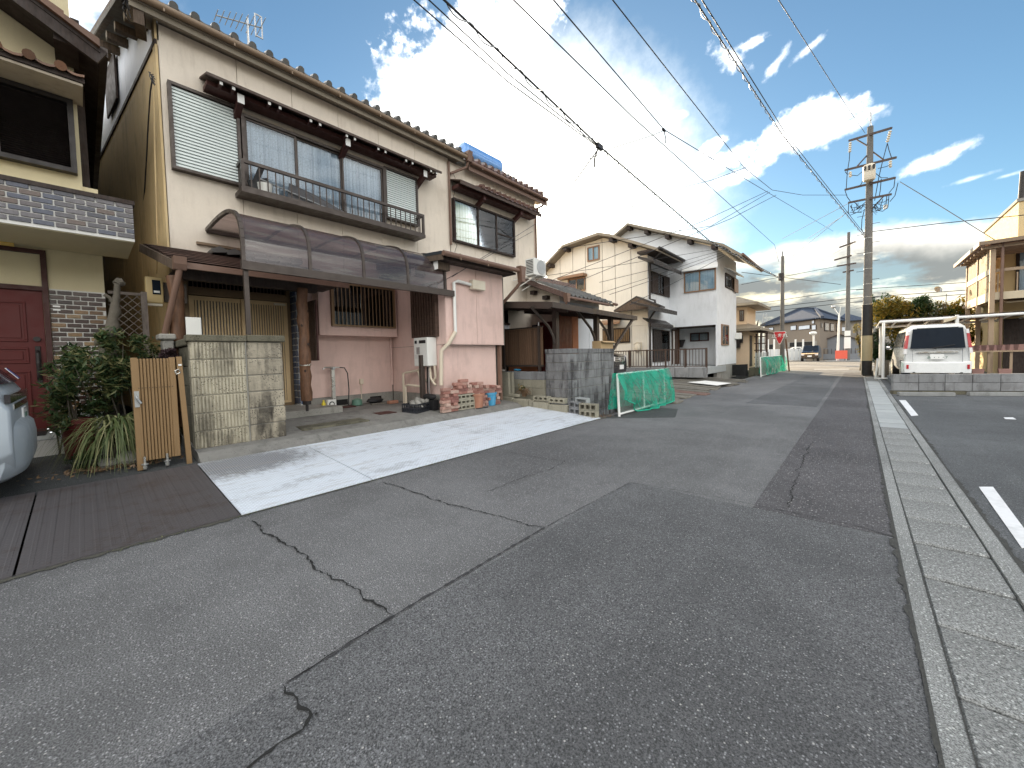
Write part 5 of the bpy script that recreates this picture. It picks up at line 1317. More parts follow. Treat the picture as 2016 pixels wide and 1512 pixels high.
# ---- folding gate
gx = -6.03; gy0, gz1 = px(gx, 259, 707); gy1, gz0 = px(gx, 357, 905); gz1 = px(gx, 300, 706)[1]; gz0 = px(gx, 300, 905)[1]
fg = thing('folding_gate', 'tan aluminium folding gate of upright slats leaning against the ribbed gate wall', 'gate', (gx, (gy0 + gy1) / 2, .12))
rows(fg, 'slat', m_bronze, (.03, (gy1 - gy0) / 13 - .005, gz1 - gz0), [(gx + .008 * (i % 2), gy0 + (i + .5) * (gy1 - gy0) / 13, (gz0 + gz1) / 2) for i in range(13)], .004)
MB().box(gx - .03, gx - .016, gy0, gy1, gz0 + .01, gz1 - .03).build('backing', m_goldd, fg)
for yy in (gy0 - .012, gy1 - .06): MB().box(gx - .02, gx + .022, yy, yy + .055, gz0 - (.10 if yy < gy0 else 0), gz1 + .012).build('stile', m_bronze, fg, bevel=.004)
gp0, gp1 = px(gx, 359, 702), px(gx, 379, 910)
MB().bar((gx, gy1 + .03, gp0[1]), (gx + .02, gy1 + .07, .11), .05, .05, up=(1, 0, 0)).build('post', m_bronze, fg)
MB().tube([(gx + .026, gy1 - .01, gz1 - .15), (gx + .04, gy1 + .02, gz1 - .13), (gx + .03, gy1 + .035, gz1 - .17), (gx + .026, gy1 + .0, gz1 - .19), (gx + .026, gy1 - .01, gz1 - .15)], .009, 6).build('latch_ring', m_alu, fg)
MB().box(gx + .03, gx + .034, gy1 + .02, gy1 + .05, gz1 - .09, gz1 - .07).build('tag', m_wht, fg)
MB().box(gx + .02, gx + .034, gy0 + .0, gy0 + .04, gz0 + .62, gz0 + .80).tube([(gx + .04, gy0 + .02, gz0 + .74), (gx + .06, gy0 + .02, gz0 + .72), (gx + .06, gy0 + .05, gz0 + .66)], .012, 8).build('handle', m_steel, fg)
rows(fg, 'rivet', m_iron, (.006, .008, .008), [(gx + .024, gy0 + (i + .5) * (gy1 - gy0) / 13, gz1 - .33) for i in range(1, 12)])
for yy in (gy0 + .05, gy0 + .24):
    MB().tube([(gx + .05, yy, .14), (gx + .05, yy, .28)], .012, 8).build('drop_bolt', m_alu, fg)
    MB().tube([(gx + .05, yy, .19), (gx + .05, yy, .20)], .032, 10).tube([(gx + .02, yy - .015, .155), (gx + .02, yy + .015, .155)], .03, 10).build('caster', m_steel, fg)

# ---- ribbed gate wall
gwX = -6.20
gw_ = thing('gate_wall', 'weathered gate wall of ribbed and pitted decorative blocks with a dark stone cap', 'wall', (gwX, 1.5, .1))
wy0 = px(gwX, 380, 800)[0]; wym = px(gwX, 489, 800)[0]; wy2 = px(gwX, 561, 780)[0]
wz = px(gwX, 460, 673)[1]; wzb = .225; hgt = (wz - wzb) / 6
MB().box(gwX - .14, gwX - .012, wy0 + .02, wy2 - .02, .08, wz).build('mortar_core', m_mortar, gw_)
MB().box(gwX - .15, gwX + .012, wy0, wy2 + .01, .08, wzb - .006).build('footing', m_concdark, gw_, bevel=.01)
R = random.Random(19)
for r_ in range(6):
    z0, z1 = wzb + r_ * hgt + .004, wzb + (r_ + 1) * hgt - .004
    bl = MB().box(gwX - .145, gwX - .004, wy0 + R.uniform(0, .006), wym - .006, z0, z1); k = 15
    w_ = (wym - wy0 - .03) / k
    for i in range(k):
        ya = wy0 + .012 + i * w_; bl.prism([(ya + .003, gwX - .0045), (ya + w_ * .25, gwX + .012), (ya + w_ * .7, gwX + .012), (ya + w_ - .002, gwX - .0045)], 2, z0 + .012, z1 - .012) if False else bl.add([(gwX - .0045, ya + .002, z0 + .008), (gwX + .011, ya + w_ * .22, z0 + .012), (gwX + .011, ya + w_ * .74, z0 + .012), (gwX - .0045, ya + w_ * .95, z0 + .008), (gwX - .0045, ya + .002, z1 - .008), (gwX + .011, ya + w_ * .22, z1 - .012), (gwX + .011, ya + w_ * .74, z1 - .012), (gwX - .0045, ya + w_ * .95, z1 - .008)], [(0, 1, 5, 4), (1, 2, 6, 5), (2, 3, 7, 6), (0, 3, 2, 1), (4, 5, 6, 7)])
    bl.build('block', m_rib, gw_)
    MB().box(gwX - .145, gwX + R.uniform(-.002, .006), wym + .012, wy2 + R.uniform(-.008, .004), z0, z1).build('block', m_pit, gw_, bevel=.014, seg=2)
MB().box(gwX - .01, gwX + .004, wym - .006, wym + .010, wzb, wz).build('vertical_joint', m_mortar, gw_)
ci = 0
for ya, yb in ((wy0 - .03, wym + .015), (wym + .02, wy2 + .03)):
    MB().box(gwX - .17, gwX + .03, ya, yb, wz + .003 + ci * .004, wz + .085 + ci * .012).build('cap_stone', m_concdark, gw_, bevel=.012, seg=2); ci += 1
for r_ in range(5):
    for c_ in range(3):
        MB().box(-6.36 - c_ * .385 - .378, -6.36 - c_ * .385, wy0 + .02, wy0 + .13, .24 + r_ * .262, .24 + r_ * .262 + .256).build('block', m_concdark, gw_, bevel=.006)
MB().box(-7.5, gwX - .175, wy0 - .02, wy0 + .16, 1.555, wz + .05).build('cap_stone', m_concdark, gw_, bevel=.012)

# ---- electricity meter and cables on the ochre side wall
my0, my1 = px(-8.15, 286, 570)[0], px(-8.15, 322, 570)[0]; zm1, zm0 = px(-8.15, 304, 545)[1], px(-8.15, 304, 597)[1]
mt = thing('electricity_meter', 'cream electricity meter box with a glass window left of the porch rain pipe', 'meter', (-8.2, (my0 + my1) / 2, zm0))
MB().box(-8.27, -8.15, my0, my1, zm0, zm1).build('cover', m_meter, mt, bevel=.025, seg=3)
wy_ = my1 - my0
MB().box(-8.149, -8.142, my0 + wy_ * .38, my0 + wy_ * .84, zm0 + (zm1 - zm0) * .34, zm1 - (zm1 - zm0) * .12).build('window', m_cglass, mt)
MB().box(-8.1415, -8.138, my0 + wy_ * .45, my0 + wy_ * .78, zm0 + (zm1 - zm0) * .40, zm0 + (zm1 - zm0) * .48).build('dial', m_wht, mt)
MB().box(-8.25, -8.16, my0 + .02, my1 - .02, zm0 - .035, zm0 - .002).build('terminal_cover', m_ivory, mt)
MB().box(-8.33, -8.272, my0 + .03, my1 + .3, zm0 + .05, zm1 - .05).build('back_board', m_lath, mt)
cpts = [on(1, .88, x, y) for x, y in ((301, 150), (296, 180), (292, 240), (288, 320), (283, 400), (276, 470), (268, 530), (266, 560))]
MB().tube(cpts, .010, 6).build('cable', m_wire, H); MB().tube([on(1, .9, x, y) for x, y in ((303, 150), (305, 300), (308, 400), (310, 480), (308, 540))], .010, 6).build('cable', m_ochre, H)
R = random.Random(2); b = MB()
for i in range(6):
    p = on(1, .86, 300 + R.uniform(-4, 6), 150 + R.uniform(-8, 18)); q_ = on(1, .86, 300 + R.uniform(-6, 8), 150 + R.uniform(-8, 18)); b.tube([p, p.lerp(q_, .5) + Vector((0, -.03, .02)), q_], .006, 5)
b.build('cable_knot', m_wire, H)
MB().box(on(1, .9, 263, 560).x, on(1, .9, 271, 560).x, .88, .93, on(1, .9, 266, 570).z, on(1, .9, 266, 545).z).build('cable_box', m_black, H)
# service connection at the eave corner
b = MB()
for i in range(7):
    p = Vector((EX - .05 - i * .03, .70, EZ + .02)); b.tube([p, p + Vector((R.uniform(-.1, .1), -.06, R.uniform(-.25, .1))), p + Vector((R.uniform(-.2, .1), .02, R.uniform(-.4, -.1)))], .008, 5)
b.build('service_wires', m_wire, H)
# TV antenna on the main roof
at = thing('antenna', 'roof antenna with a long boom above the eave tiles', 'antenna', (-10.5, 3.0, 7.7))
a_ = on(0, -9.4, 488, 75); am = on(0, -9.4, 487, 40)
MB().tube([a_ - Vector((0, 0, .4)), am + Vector((0, 0, .06))], .018, 6).build('mast', m_steel, at)
bb0, bb1 = on(0, -9.4, 425, 30), on(0, -9.4, 515, 55)
MB().tube([bb0, bb1], .012, 6).build('boom', m_steel, at)
for i in range(9):
    p = bb0.lerp(bb1, i / 8.2); L = .18 + .02 * i
    MB().tube([p + Vector((-L, 0, .0)), p + Vector((L, 0, 0))], .007, 5).build('element', m_steel, at)
MB().frame(0, bb1.x - .02, bb1.y - .12, bb1.y + .02, bb1.z - .22, bb1.z + .24, .02, .02).build('reflector', m_steel, at)

# ---- silver car at the left edge (rear end only in view)
CARDY = .02
car = thing('silver_car', 'silver car at the left edge showing its rear bumper and hatch', 'car', (-6.4, -2.4, .13))
cxm, hw = -6.36, .86
def ring(y, w, z0, z1, tw, r=.16):     # closed cross section at y: half width w, tumblehome tw
    pts = []
    for sx in (1, -1):
        seq = [(w * .86, z0), (w, z0 + r), (w * 1.0, z0 + (z1 - z0) * .45), (w * .985, z0 + (z1 - z0) * .58), (w * tw + .05, z1 - .10), (w * tw - .10, z1)]
        if sx < 0: seq = list(reversed(seq))
        pts += [(cxm + sx * a, y, z) for a, z in seq]
    return pts
def loft(rings, close=True):
    b = MB(); n = len(rings[0]); vs = [p for r in rings for p in r]
    fs = [(i * n + j, i * n + (j + 1) % n, (i + 1) * n + (j + 1) % n, (i + 1) * n + j) for i in range(len(rings) - 1) for j in range(n)]
    fs += [tuple(range(n)), tuple(reversed(range((len(rings) - 1) * n, len(rings) * n)))]
    return b.add(vs, fs)
body = loft([ring(-4.7, hw * .80, .40, .85, .8), ring(-4.6, hw * .95, .36, .95, .85), ring(-3.9, hw, .34, 1.10, .85), ring(-3.4, hw, .34, 1.20, .80), ring(-2.8, hw, .34, 1.56, .76), ring(-1.4, hw, .34, 1.62, .76), ring(-.85, hw, .34, 1.58, .75), ring(-.56, hw * .985, .36, 1.18, .90), ring(-.47, hw * .95, .40, 1.02, .93)])
body.build('body', m_silver, car, smooth=True, bevel=.02, seg=2)
rg = Vector
def bumper():
    b = MB(); N = 18; vs = []
    prof = [(.02, .29), (.09, .34), (.12, .44), (.125, .64), (.11, .75), (.06, .81), (-.06, .84)]
    for i in range(N + 1):
        t = -1 + 2 * i / N; x = cxm + (hw + .015) * math.copysign(abs(t) ** .8, t); cur = -.52 - .20 * abs(t) ** 4 - (.25 * max(0, abs(t) - .9) * 10 if abs(t) > .9 else 0)
        for d, z in prof: vs.append((x, cur + d, z))
    n = len(prof)
    b.add(vs, [(i * n + j, (i + 1) * n + j, (i + 1) * n + j + 1, i * n + j + 1) for i in range(N) for j in range(n - 1)])
    return b
bp = bumper().build('bumper', m_silver, car, smooth=True)
mo = bp.modifiers.new('solid', 'SOLIDIFY'); mo.thickness = .02
MB().tube([(cxm - .62, -.335, .60), (cxm - .62, -.322, .60)], .012, 10).build('parking_sensor', m_chrome, car)
MB().tube([(cxm - .2, -.300, .60), (cxm - .2, -.284, .60)], .012, 10).build('parking_sensor', m_chrome, car)
MB().box(cxm - .60, cxm + .60, -.475, -.462, .93, .985).build('hatch_trim', m_chrome, car)
MB().box(cxm - .78, cxm + .78, -.50, -.466, 1.00, 1.08).build('hatch_strip', m_carblk, car)
q = [(cxm - .62, -.535, 1.16), (cxm + .62, -.535, 1.16), (cxm + .56, -.81, 1.52), (cxm - .56, -.81, 1.52)]
MB().slab([(x, y + .012, z + .01) for x, y, z in q], .012, (0, 1, .6)).build('rear_window', m_cglass, car)
MB().slab([(cxm - .58, -.50, 1.20), (cxm - .46, -.50, 1.20), (cxm - .46, -.585, 1.32), (cxm - .58, -.585, 1.32)], .005, (0, 1, .5)).build('badge_sticker', m_wht, car)
MB().slab([(cxm - .57, -.4955, 1.205), (cxm - .47, -.4955, 1.205), (cxm - .47, -.578, 1.315), (cxm - .57, -.578, 1.315)], .004, (0, 1, .5)).build('badge_print', m_inkblue, car)
np_ = MB().box(cxm - .36, cxm - .03, -.468, -.455, .72 + .02, .905).build('number_plate', m_plate, car)
MB().frame(1, -.4545, cxm - .355, cxm - .035, .745, .90, .008, .003).build('plate_rim', m_steel, np_)
MB().box(cxm - .30, cxm - .285, -.4545, -.452, .77, .85).box(cxm - .24, cxm - .22, -.4545, -.452, .77, .85).box(cxm - .15, cxm - .13, -.4545, -.452, .77, .85).build('plate_stroke', m_plgreen, np_)
for sx in (-1, 1):
    MB().prism([(-.64, 1.06), (-.64, .90), (-.80, .92), (-.90, 1.10), (-.76, 1.26)], 0, cxm + sx * hw * .93, cxm + sx * hw * 1.005).build('tail_lamp', m_tail, car, bevel=.02)
    for yy in (-1.25, -3.85):
        w_ = MB().tube([(cxm + sx * hw * .80, yy, .44), (cxm + sx * (hw + .005), yy, .44)], .30, 22).build('wheel', m_black, car, smooth=True)
        MB().tube([(cxm + sx * (hw + .004), yy, .44), (cxm + sx * (hw + .014), yy, .44)], .19, 14).build('rim', m_alu, w_)
    MB().slab([(cxm + sx * hw * .97, -.95, 1.17), (cxm + sx * hw * .97, -3.2, 1.17), (cxm + sx * hw * .80, -2.8, 1.48), (cxm + sx * hw * .80, -1.05, 1.48)], .01, (sx, 0, .3)).build('side_window', m_cglass, car)
for _c in car.children: _c.location.y += CARDY

# ================================================================== YARD CLUTTER
def floor_z(x):
    for (xa, za), (xb, zb) in (((-5.79, .10), (-6.02, .22)), ((-6.02, .22), (-6.6, .27)), ((-6.6, .27), (-8.6, .36))):
        if xb <= x <= xa: return za + (zb - za) * (xa - x) / (xa - xb)
    return .3
def spot(x, y):                     # the yard point seen along a line of sight
    z = .25
    for _ in range(6):
        p = on(2, z, x, y); z = floor_z(p.x)
    return Vector((p.x, p.y, z))
def wall_spot(xp, X): return Vector((X, px(X, xp, 790)[0], floor_z(X)))
# crate of stones
p = spot(817, 814); cr = thing('stone_crate', 'black plastic crate heaped with grey river stones', 'crate', (p.x - .18, p.y + .22, p.z))
L, Wd, Hh = .56, .36, .17
c0 = Vector((p.x - .19, p.y + .20, p.z + .002)); ang = .35
crate_parts = []
b = MB().box(-Wd / 2, Wd / 2, -L / 2, L / 2, 0, .012); b.build
for z in (0, .07, .14):
    for (xa, xb, ya, yb) in ((-Wd / 2, -Wd / 2 + .012, -L / 2, L / 2), (Wd / 2 - .012, Wd / 2, -L / 2, L / 2), (-Wd / 2 + .012, Wd / 2 - .012, -L / 2, -L / 2 + .012), (-Wd / 2 + .012, Wd / 2 - .012, L / 2 - .012, L / 2)):
        b.box(xa, xb, ya, yb, z + .012, z + (.035 if z < .1 else .04))
for i in range(10):
    yy = -L / 2 + .014 + (L - .03) * i / 9
    for xx in (-Wd / 2 + .001, Wd / 2 - .013): b.box(xx, xx + .012, yy - .007, yy + .007, .012, Hh)
for i in range(1, 6):
    xx = -Wd / 2 + Wd * i / 6
    for yy in (-L / 2 + .001, L / 2 - .013): b.box(xx - .007, xx + .007, yy, yy + .012, .012, Hh)
b.box(-Wd / 2 + .016, Wd / 2 - .016, -L / 2 + .016, L / 2 - .016, .013, .10)
rotm = Matrix.Rotation(ang, 3, 'Z'); b.v = [c0 + rotm @ v for v in b.v]
b.build('basket', m_crate, cr); cr['label'] = 'black plastic crate full of river stones in front of the water heater'
R = random.Random(41)
for i in range(17):
    q = c0 + rotm @ Vector((R.uniform(-.11, .11), R.uniform(-.21, .21), .14 + R.uniform(0, .07))); s = R.uniform(.05, .085)
    o = MB().ball((0, 0, 0), s, 10, 7, (R.uniform(.8, 1.1), R.uniform(.9, 1.4), R.uniform(.6, .9)), .06).build('river_stone', m_stone, None, smooth=True); o.location = q; o.rotation_euler = (R.random(), R.random(), R.random() * 3)
    tag(o, 'rounded grey river stone heaped in the black crate', 'stone', 'river stones in the black crate')
o = MB().box(-.045, .045, -.045, .045, 0, 1.12).build('square_post', m_brown, None, bevel=.006); o.location = Vector((on(1, 4.70, 831, 740).x, 4.70, floor_z(-6.7))); tag(o, 'short dark square post standing behind the crate of stones', 'post')
q = Vector((on(1, 4.75, 845, 775).x, 4.75, floor_z(-6.6))); o = MB().ball((q.x, q.y, q.z + .26), .09, 10, 6, (2.6, 1, .7), .08).box(q.x - .2, q.x + .2, q.y - .06, q.y + .08, q.z, q.z + .2).build('black_bag', m_black); tag(o, 'black bag behind the crate of stones', 'bag')
# bricks stacked against the projection
R = random.Random(9); first = None; hollow_later = []
def brick(c, rz, tilt=0):
    global first
    if first is None: o = first = unit_box('loose_brick', m_brickred, (.10, .21, .06), .005)
    else: o = inst(first)
    o.location = c; o.rotation_euler = (tilt, 0, rz)
    tag(o, 'loose red brick in the pile against the pink wall', 'brick', 'red bricks piled against the pink wall')
XS = XB + .06; zfl_ = floor_z(XS)
def col(pxl, n, x=XS, z0=zfl_, jit=.02):
    y = px(x, pxl, 780)[0]
    for i in range(n): brick((x + R.uniform(-jit, jit), y + R.uniform(-jit, jit), z0 + .033 + i * .0612), (0 if i % 2 else math.pi / 2) * .0 + R.uniform(-.12, .12) + (math.pi / 2 if i % 3 == 2 else 0))
col(877, 8, XS + .05); col(893, 7, XS + .05); col(885, 6, XS - .04)
yA, yB_ = px(XS, 886, 790)[0], px(XS, 930, 790)[0]
for r_ in range(3):
    hollow_later.append(((XS + .02, (yA + yB_) / 2, zfl_ + .055 + r_ * .108), yB_ - yA, r_))
zt3 = zfl_ + .33
col(899, 4, XS + .01, zt3); col(911, 5, XS + .01, zt3); col(921, 3, XS, zt3); col(934, 4, XS - .03, zfl_ + .3); col(943, 4, XS - .03, zfl_ + .3); col(954, 3, XS - .04, zfl_ + .28); col(966, 3, XS - .04, zfl_ + .27); col(978, 3, XS - .04, zfl_ + .25)
col(934, 5, XS - .03); col(946, 4, XS - .03); col(960, 4, XS - .04); col(975, 4, XS - .04)
s1 = Vector((XS, yB_, zfl_))
# hollow concrete blocks
def hollow(name_label, c, L=.39, Hh=.19, D=.10, rz=0, holes=3, mat=None, group='hollow concrete blocks', roundh=False, cat='concrete block'):
    b = MB(); w = .028; hw_ = (L - w * (holes + 1)) / holes
    b.box(-L / 2, L / 2, -D / 2, D / 2, -Hh / 2, -Hh / 2 + .028).box(-L / 2, L / 2, -D / 2, D / 2, Hh / 2 - .028, Hh / 2)
    for i in range(holes + 1): b.box(-L / 2 + i * (hw_ + w), -L / 2 + i * (hw_ + w) + w, -D / 2, D / 2, -Hh / 2 + .028, Hh / 2 - .028)
    b.box(-L / 2 + w, L / 2 - w, D / 2 - .012, D / 2 - .002, -Hh / 2 + .028, Hh / 2 - .028)
    if roundh:
        for i in range(holes):
            cx = -L / 2 + w + hw_ / 2 + i * (hw_ + w)
            for sx in (-1, 1):
                for sz in (-1, 1): b.prism([(cx + sx * hw_ / 2, sz * (Hh / 2 - .028)), (cx + sx * hw_ / 2, sz * (Hh / 2 - .058)), (cx + sx * (hw_ / 2 - .03), sz * (Hh / 2 - .028))], 1, -D / 2, D / 2 - .013)
    o = b.build('hollow_block', mat or m_cblock); o.location = c; o.rotation_euler = (0, 0, rz)
    return tag(o, name_label, cat, group)
for c, L, r_ in hollow_later: hollow(['lowest hollow block under the red bricks behind the orange flower pot', 'middle hollow block under the red bricks behind the orange flower pot', 'topmost hollow block right under the red bricks'][r_], c, L, .104, .11, math.pi / 2, 5)
def low(x, z=None): return on(1, 6.97, x, 800)
def lx(x): return on(1, 6.97, x, 800).x
z_at = lambda x: max(0.005, .15 * (-(x + 4.1)) / 2.8)
curb = [(979, 1009, .19, 'solid kerb block at the left end of the low row beside the blue pot'), (1010, 1039, .19, 'solid kerb block second from the blue pot in the low row'), (1040.5, 1048, .19, 'narrow upright kerb block in the middle of the low row'), (1049, 1078, .18, 'long worn kerb block in front of the withered plant'), (1079, 1115, .175, 'long worn kerb block touching the hollow blocks')]
for a, b_, h, lab in curb:
    x0, x1 = lx(a), lx(b_); zz = z_at((x0 + x1) / 2)
    o = MB().box(x0, x1, 6.97 + R.uniform(-.01, .01), 7.10, 0, h).build('kerb_block', m_cblock, None, bevel=.012, seg=2, origin=((x0 + x1) / 2, 7.03, 0)); o.location.z = zz; tag(o, lab, 'concrete block', 'kerb blocks edging the white plates')
xs = [lx(1116.5), lx(1140), lx(1173)]
for r_ in range(2):
    hollow('dark hollow block behind, ' + ['bottom', 'top'][r_] + ' of the left stack by the block wall', ((xs[0] + xs[1]) / 2, 7.08, .10 + .145 * r_), xs[1] - xs[0] - .01, .14, .1, 0, 2, m_gblock2)
    hollow('pale hollow block nearest the road, ' + ['bottom', 'top'][r_] + ' of its stack', ((xs[1] + xs[2]) / 2 + .02, 7.0, .085 + .145 * r_), xs[2] - xs[1], .14, .12, .05 * r_, 3)
for i, (a, b_) in enumerate(((1046, 1076), (1076, 1108))):
    x0, x1 = lx(a), lx(b_); hollow(['round-holed block lying on the kerb row nearer the blue pot', 'round-holed block lying on the kerb row nearer the block wall'][i], ((x0 + x1) / 2, 7.10, z_at(x0) + .19 + .055), x1 - x0 - .01, .11, .13, 0, 3, None, 'hollow concrete blocks', True)
x0, x1 = lx(1129), lx(1153); hollow('single clean hollow block standing alone on the dark stack', ((x0 + x1) / 2, 7.10, .33), x1 - x0, .14, .12, -.1, 1, m_lidnew)
x0, x1 = lx(998), lx(1017); o = MB().box(x0, x1, 7.02, 7.12, .33, .395).build('stone_slab', m_cblock, None, bevel=.006); tag(o, 'small pale slab lying on the kerb blocks beside the withered plant', 'slab')
for i, (a, d) in enumerate(((975, 0), (983, .10))):
    xa, xb = on(1, 7.0 + d, a, 760).x, on(1, 7.0 + d, a + 24, 760).x; zt = on(1, 7.0, 980, 733).z
    o = MB().add([(xa - .0, 7.02 + d, .26), (xb + .03, 7.02 + d, .26), (xb - .02, 7.06 + d, zt), (xa + .04, 7.06 + d, zt), (xa - .0, 7.10 + d, .26), (xb + .03, 7.10 + d, .26), (xb - .02, 7.13 + d, zt), (xa + .04, 7.13 + d, zt)], [(0, 1, 2, 3), (7, 6, 5, 4), (0, 4, 5, 1), (1, 5, 6, 2), (2, 6, 7, 3), (3, 7, 4, 0)]).build('concrete_plate', m_cblock, None, bevel=.01)
    tag(o, ['tapered concrete plate leaning in front beside the pink wall', 'second tapered concrete plate leaning just behind the first'][i], 'slab')
o = MB().ball((on(1, 7.1, 987, 730).x, 7.1, zt + .03), .09, 9, 6, (1.5, 1, .5), .15).build('rubble', m_stone); tag(o, 'lump of rubble on top of the leaning concrete plates', 'rubble')
o = MB().ball((on(1, 7.42, 1014, 730).x, 7.5, .975), .07, 10, 6, (2.0, .6, .35), .25).build('blue_tarp', m_blue); tag(o, 'crumpled blue sheet on the low block wall under the slatted fence', 'tarp')
# withered plant
pt = thing('withered_plant', 'withered plant with a few green leaves behind the kerb blocks', 'plant', (lx(1032), 7.22, .3)); c = on(1, 7.22, 1032, 768)
R = random.Random(15); b = MB()
for i in range(60):
    a = R.uniform(0, 6.28); L_ = R.uniform(.12, .3); d = Vector((math.cos(a), math.sin(a) * .6, 0)); p0 = Vector((c.x + R.uniform(-.06, .06), 7.22, c.z - .16)); b.tube([p0, p0 + d * L_ * .4 + Vector((0, 0, L_ * .8)), p0 + d * L_ + Vector((0, 0, L_ * .35))], [.006, .006, .002], 4)
b.build('stem', m_dead, pt); leaf_cloud((c.x - .08, 7.18, c.z + .06), (.16, .1, .1), 46, .045, R).build('foliage', m_leafyel, pt)
# flower pots
def pot(name, label, at, r0, r1, h, mat, cat='flower pot', rim=.05):
    o = MB().lathe((0, 0, 0), [(r0, 0), (r0 + (r1 - r0) * .8, h - rim), (r1 + .008, h - rim + .004), (r1 + .012, h), (r1 - .01, h), (r1 - .02, h - .04), (r1 - .03, h - .05)], 20).build(name, mat, None, smooth=True); o.location = at; return tag(o, label, cat)
q = spot(940, 800); sc = .29; pot('terracotta_pot', 'weathered terracotta pot beside the hollow blocks', (XB + .10, s1.y + .14 + .2, floor_z(XB + .1)), .10, .135, .31, m_terra)
q2 = spot(967, 798); pot('blue_pot', 'blue plastic pot faded white near its base', (XB + .06, px(XB + .06, 967, 790)[0], floor_z(XB + .06)), .095, .125, .29, m_blue)
yy = px(XB + .1, 940, 790)[0]; bpy.data.objects['terracotta_pot'].location = (XB + .12, yy, floor_z(XB + .12))
# tap stand and hose
q = wall_spot(657, -8.14); ts = thing('tap_stand', 'stainless tap stand with a hose against the pink wall', 'tap stand', q)
zt = on(0, q.x, 655, 722).z
MB().box(q.x - .035, q.x + .035, q.y - .035, q.y + .035, q.z, zt).build('post', m_alu, ts, bevel=.004)
MB().tube([(q.x + .03, q.y - .02, zt - .02), (q.x + .06, q.y - .18, zt - .01), (q.x + .07, q.y - .22, zt - .05)], .016, 8).tube([(q.x, q.y + .03, zt - .02), (q.x + .02, q.y + .14, zt - .02)], .018, 8).build('faucet', m_alu, ts)
MB().tube([(q.x + .03, q.y + .0, zt - .03), (q.x + .075, q.y, zt - .03)], .03, 10).build('valve_handle', m_steel, ts)
MB().tube([(q.x + .02, q.y + .14, zt - .02), (q.x + .03, q.y + .24, zt - .03), (q.x + .04, q.y + .30, zt - .15), (q.x + .03, q.y + .32, zt - .5), (q.x + .02, q.y + .30, q.z + .02)], .011, 8).build('hose', m_wire, ts, smooth=True)
q = wall_spot(652, -7.98); fn = thing('hose_reel', 'small white hose reel on the ground below the tap stand', 'hose reel', q)
MB().box(q.x - .05, q.x + .05, q.y - .09, q.y + .09, q.z, q.z + .20).build('case', m_wpl, fn, bevel=.02, seg=2)
for dy in (-.09, .0): pass
MB().tube([(q.x + .052, q.y - .01, q.z + .11), (q.x + .058, q.y - .01, q.z + .11)], .055, 16).build('reel_face', m_black, fn)
MB().tube([(q.x + .059, q.y - .01, q.z + .11), (q.x + .066, q.y - .01, q.z + .11)], .035, 14).build('hub', m_wpl, fn)
q = wall_spot(637, -7.98); o = MB().lathe(tuple(q), [(.035, 0), (.038, .13), (.018, .17), (.018, .2)], 12).build('yellow_bottle', P('yellow_plastic', (.65, .52, .03), .4), None, smooth=True); tag(o, 'small yellow spray bottle by the hose reel', 'bottle')
q = wall_spot(703, -8.08); o = MB().lathe(tuple(q), [(.09, 0), (.11, .02), (.10, .13), (.06, .15), (.02, .16)], 16).build('green_jar', P('green_enamel', (.10, .20, .15), .4), None, smooth=True); tag(o, 'dull green round pot on the ground under the bay window', 'pot')
q = wall_spot(738, -8.1); o = MB().ball(q + Vector((0, 0, .07)), .1, 12, 7, (1, 2.0, .7), .12).build('dark_sack', m_black); tag(o, 'dark sack lying under the bay window', 'sack')
q = wall_spot(683, -8.0); o = MB().box(q.x - .1, q.x + .1, q.y - .25, q.y + .15, q.z + .003, q.z + .025).build('red_board', m_red); tag(o, 'flat red-brown board on the ground between the hose reel and the green pot', 'board')
q = wall_spot(774, -7.8); o = MB().box(q.x - .06, q.x + .06, q.y - .12, q.y + .10, q.z + .003, q.z + .07).build('red_tray', m_terra, None, bevel=.005); tag(o, 'shallow reddish tray left of the crate of stones', 'tray')
q = wall_spot(748, -7.9); o = MB().box(q.x - .05, q.x + .02, q.y - .2, q.y + .2, q.z + .003, q.z + .03).build('timber_offcut', m_plank); tag(o, 'offcut of grey timber in front of the dark sack', 'timber')
q = spot(945, 805); o = MB().tube([(q.x, q.y - .1, q.z + .012), (q.x + .04, q.y, q.z + .02), (q.x + .02, q.y + .2, q.z + .012)], .012, 6).build('twig', m_black); tag(o, 'dark curved stick lying in front of the terracotta pot', 'stick')
q = spot(712, 757); o = MB().box(XF + .003, XF + .05, px(XF, 707, 750)[0], px(XF, 714, 750)[0], px(XF, 710, 756)[1], px(XF, 710, 746)[1]).build('outlet_box', m_pvc, H, bevel=.006)
MB().tube([(XF + .02, px(XF, 710, 756)[0], px(XF, 710, 756)[1]), (XF + .02, px(XF, 710, 756)[0], .4)], .01, 6).build('outlet_cable', m_pvc, H)
o = MB().box(-7.0, -6.7, 3.7, 4.05, floor_z(-6.85) - .004, floor_z(-6.85) + .008).build('drain_cover', m_red); tag(o, 'small rusty drain cover set in the yard', 'drain cover')

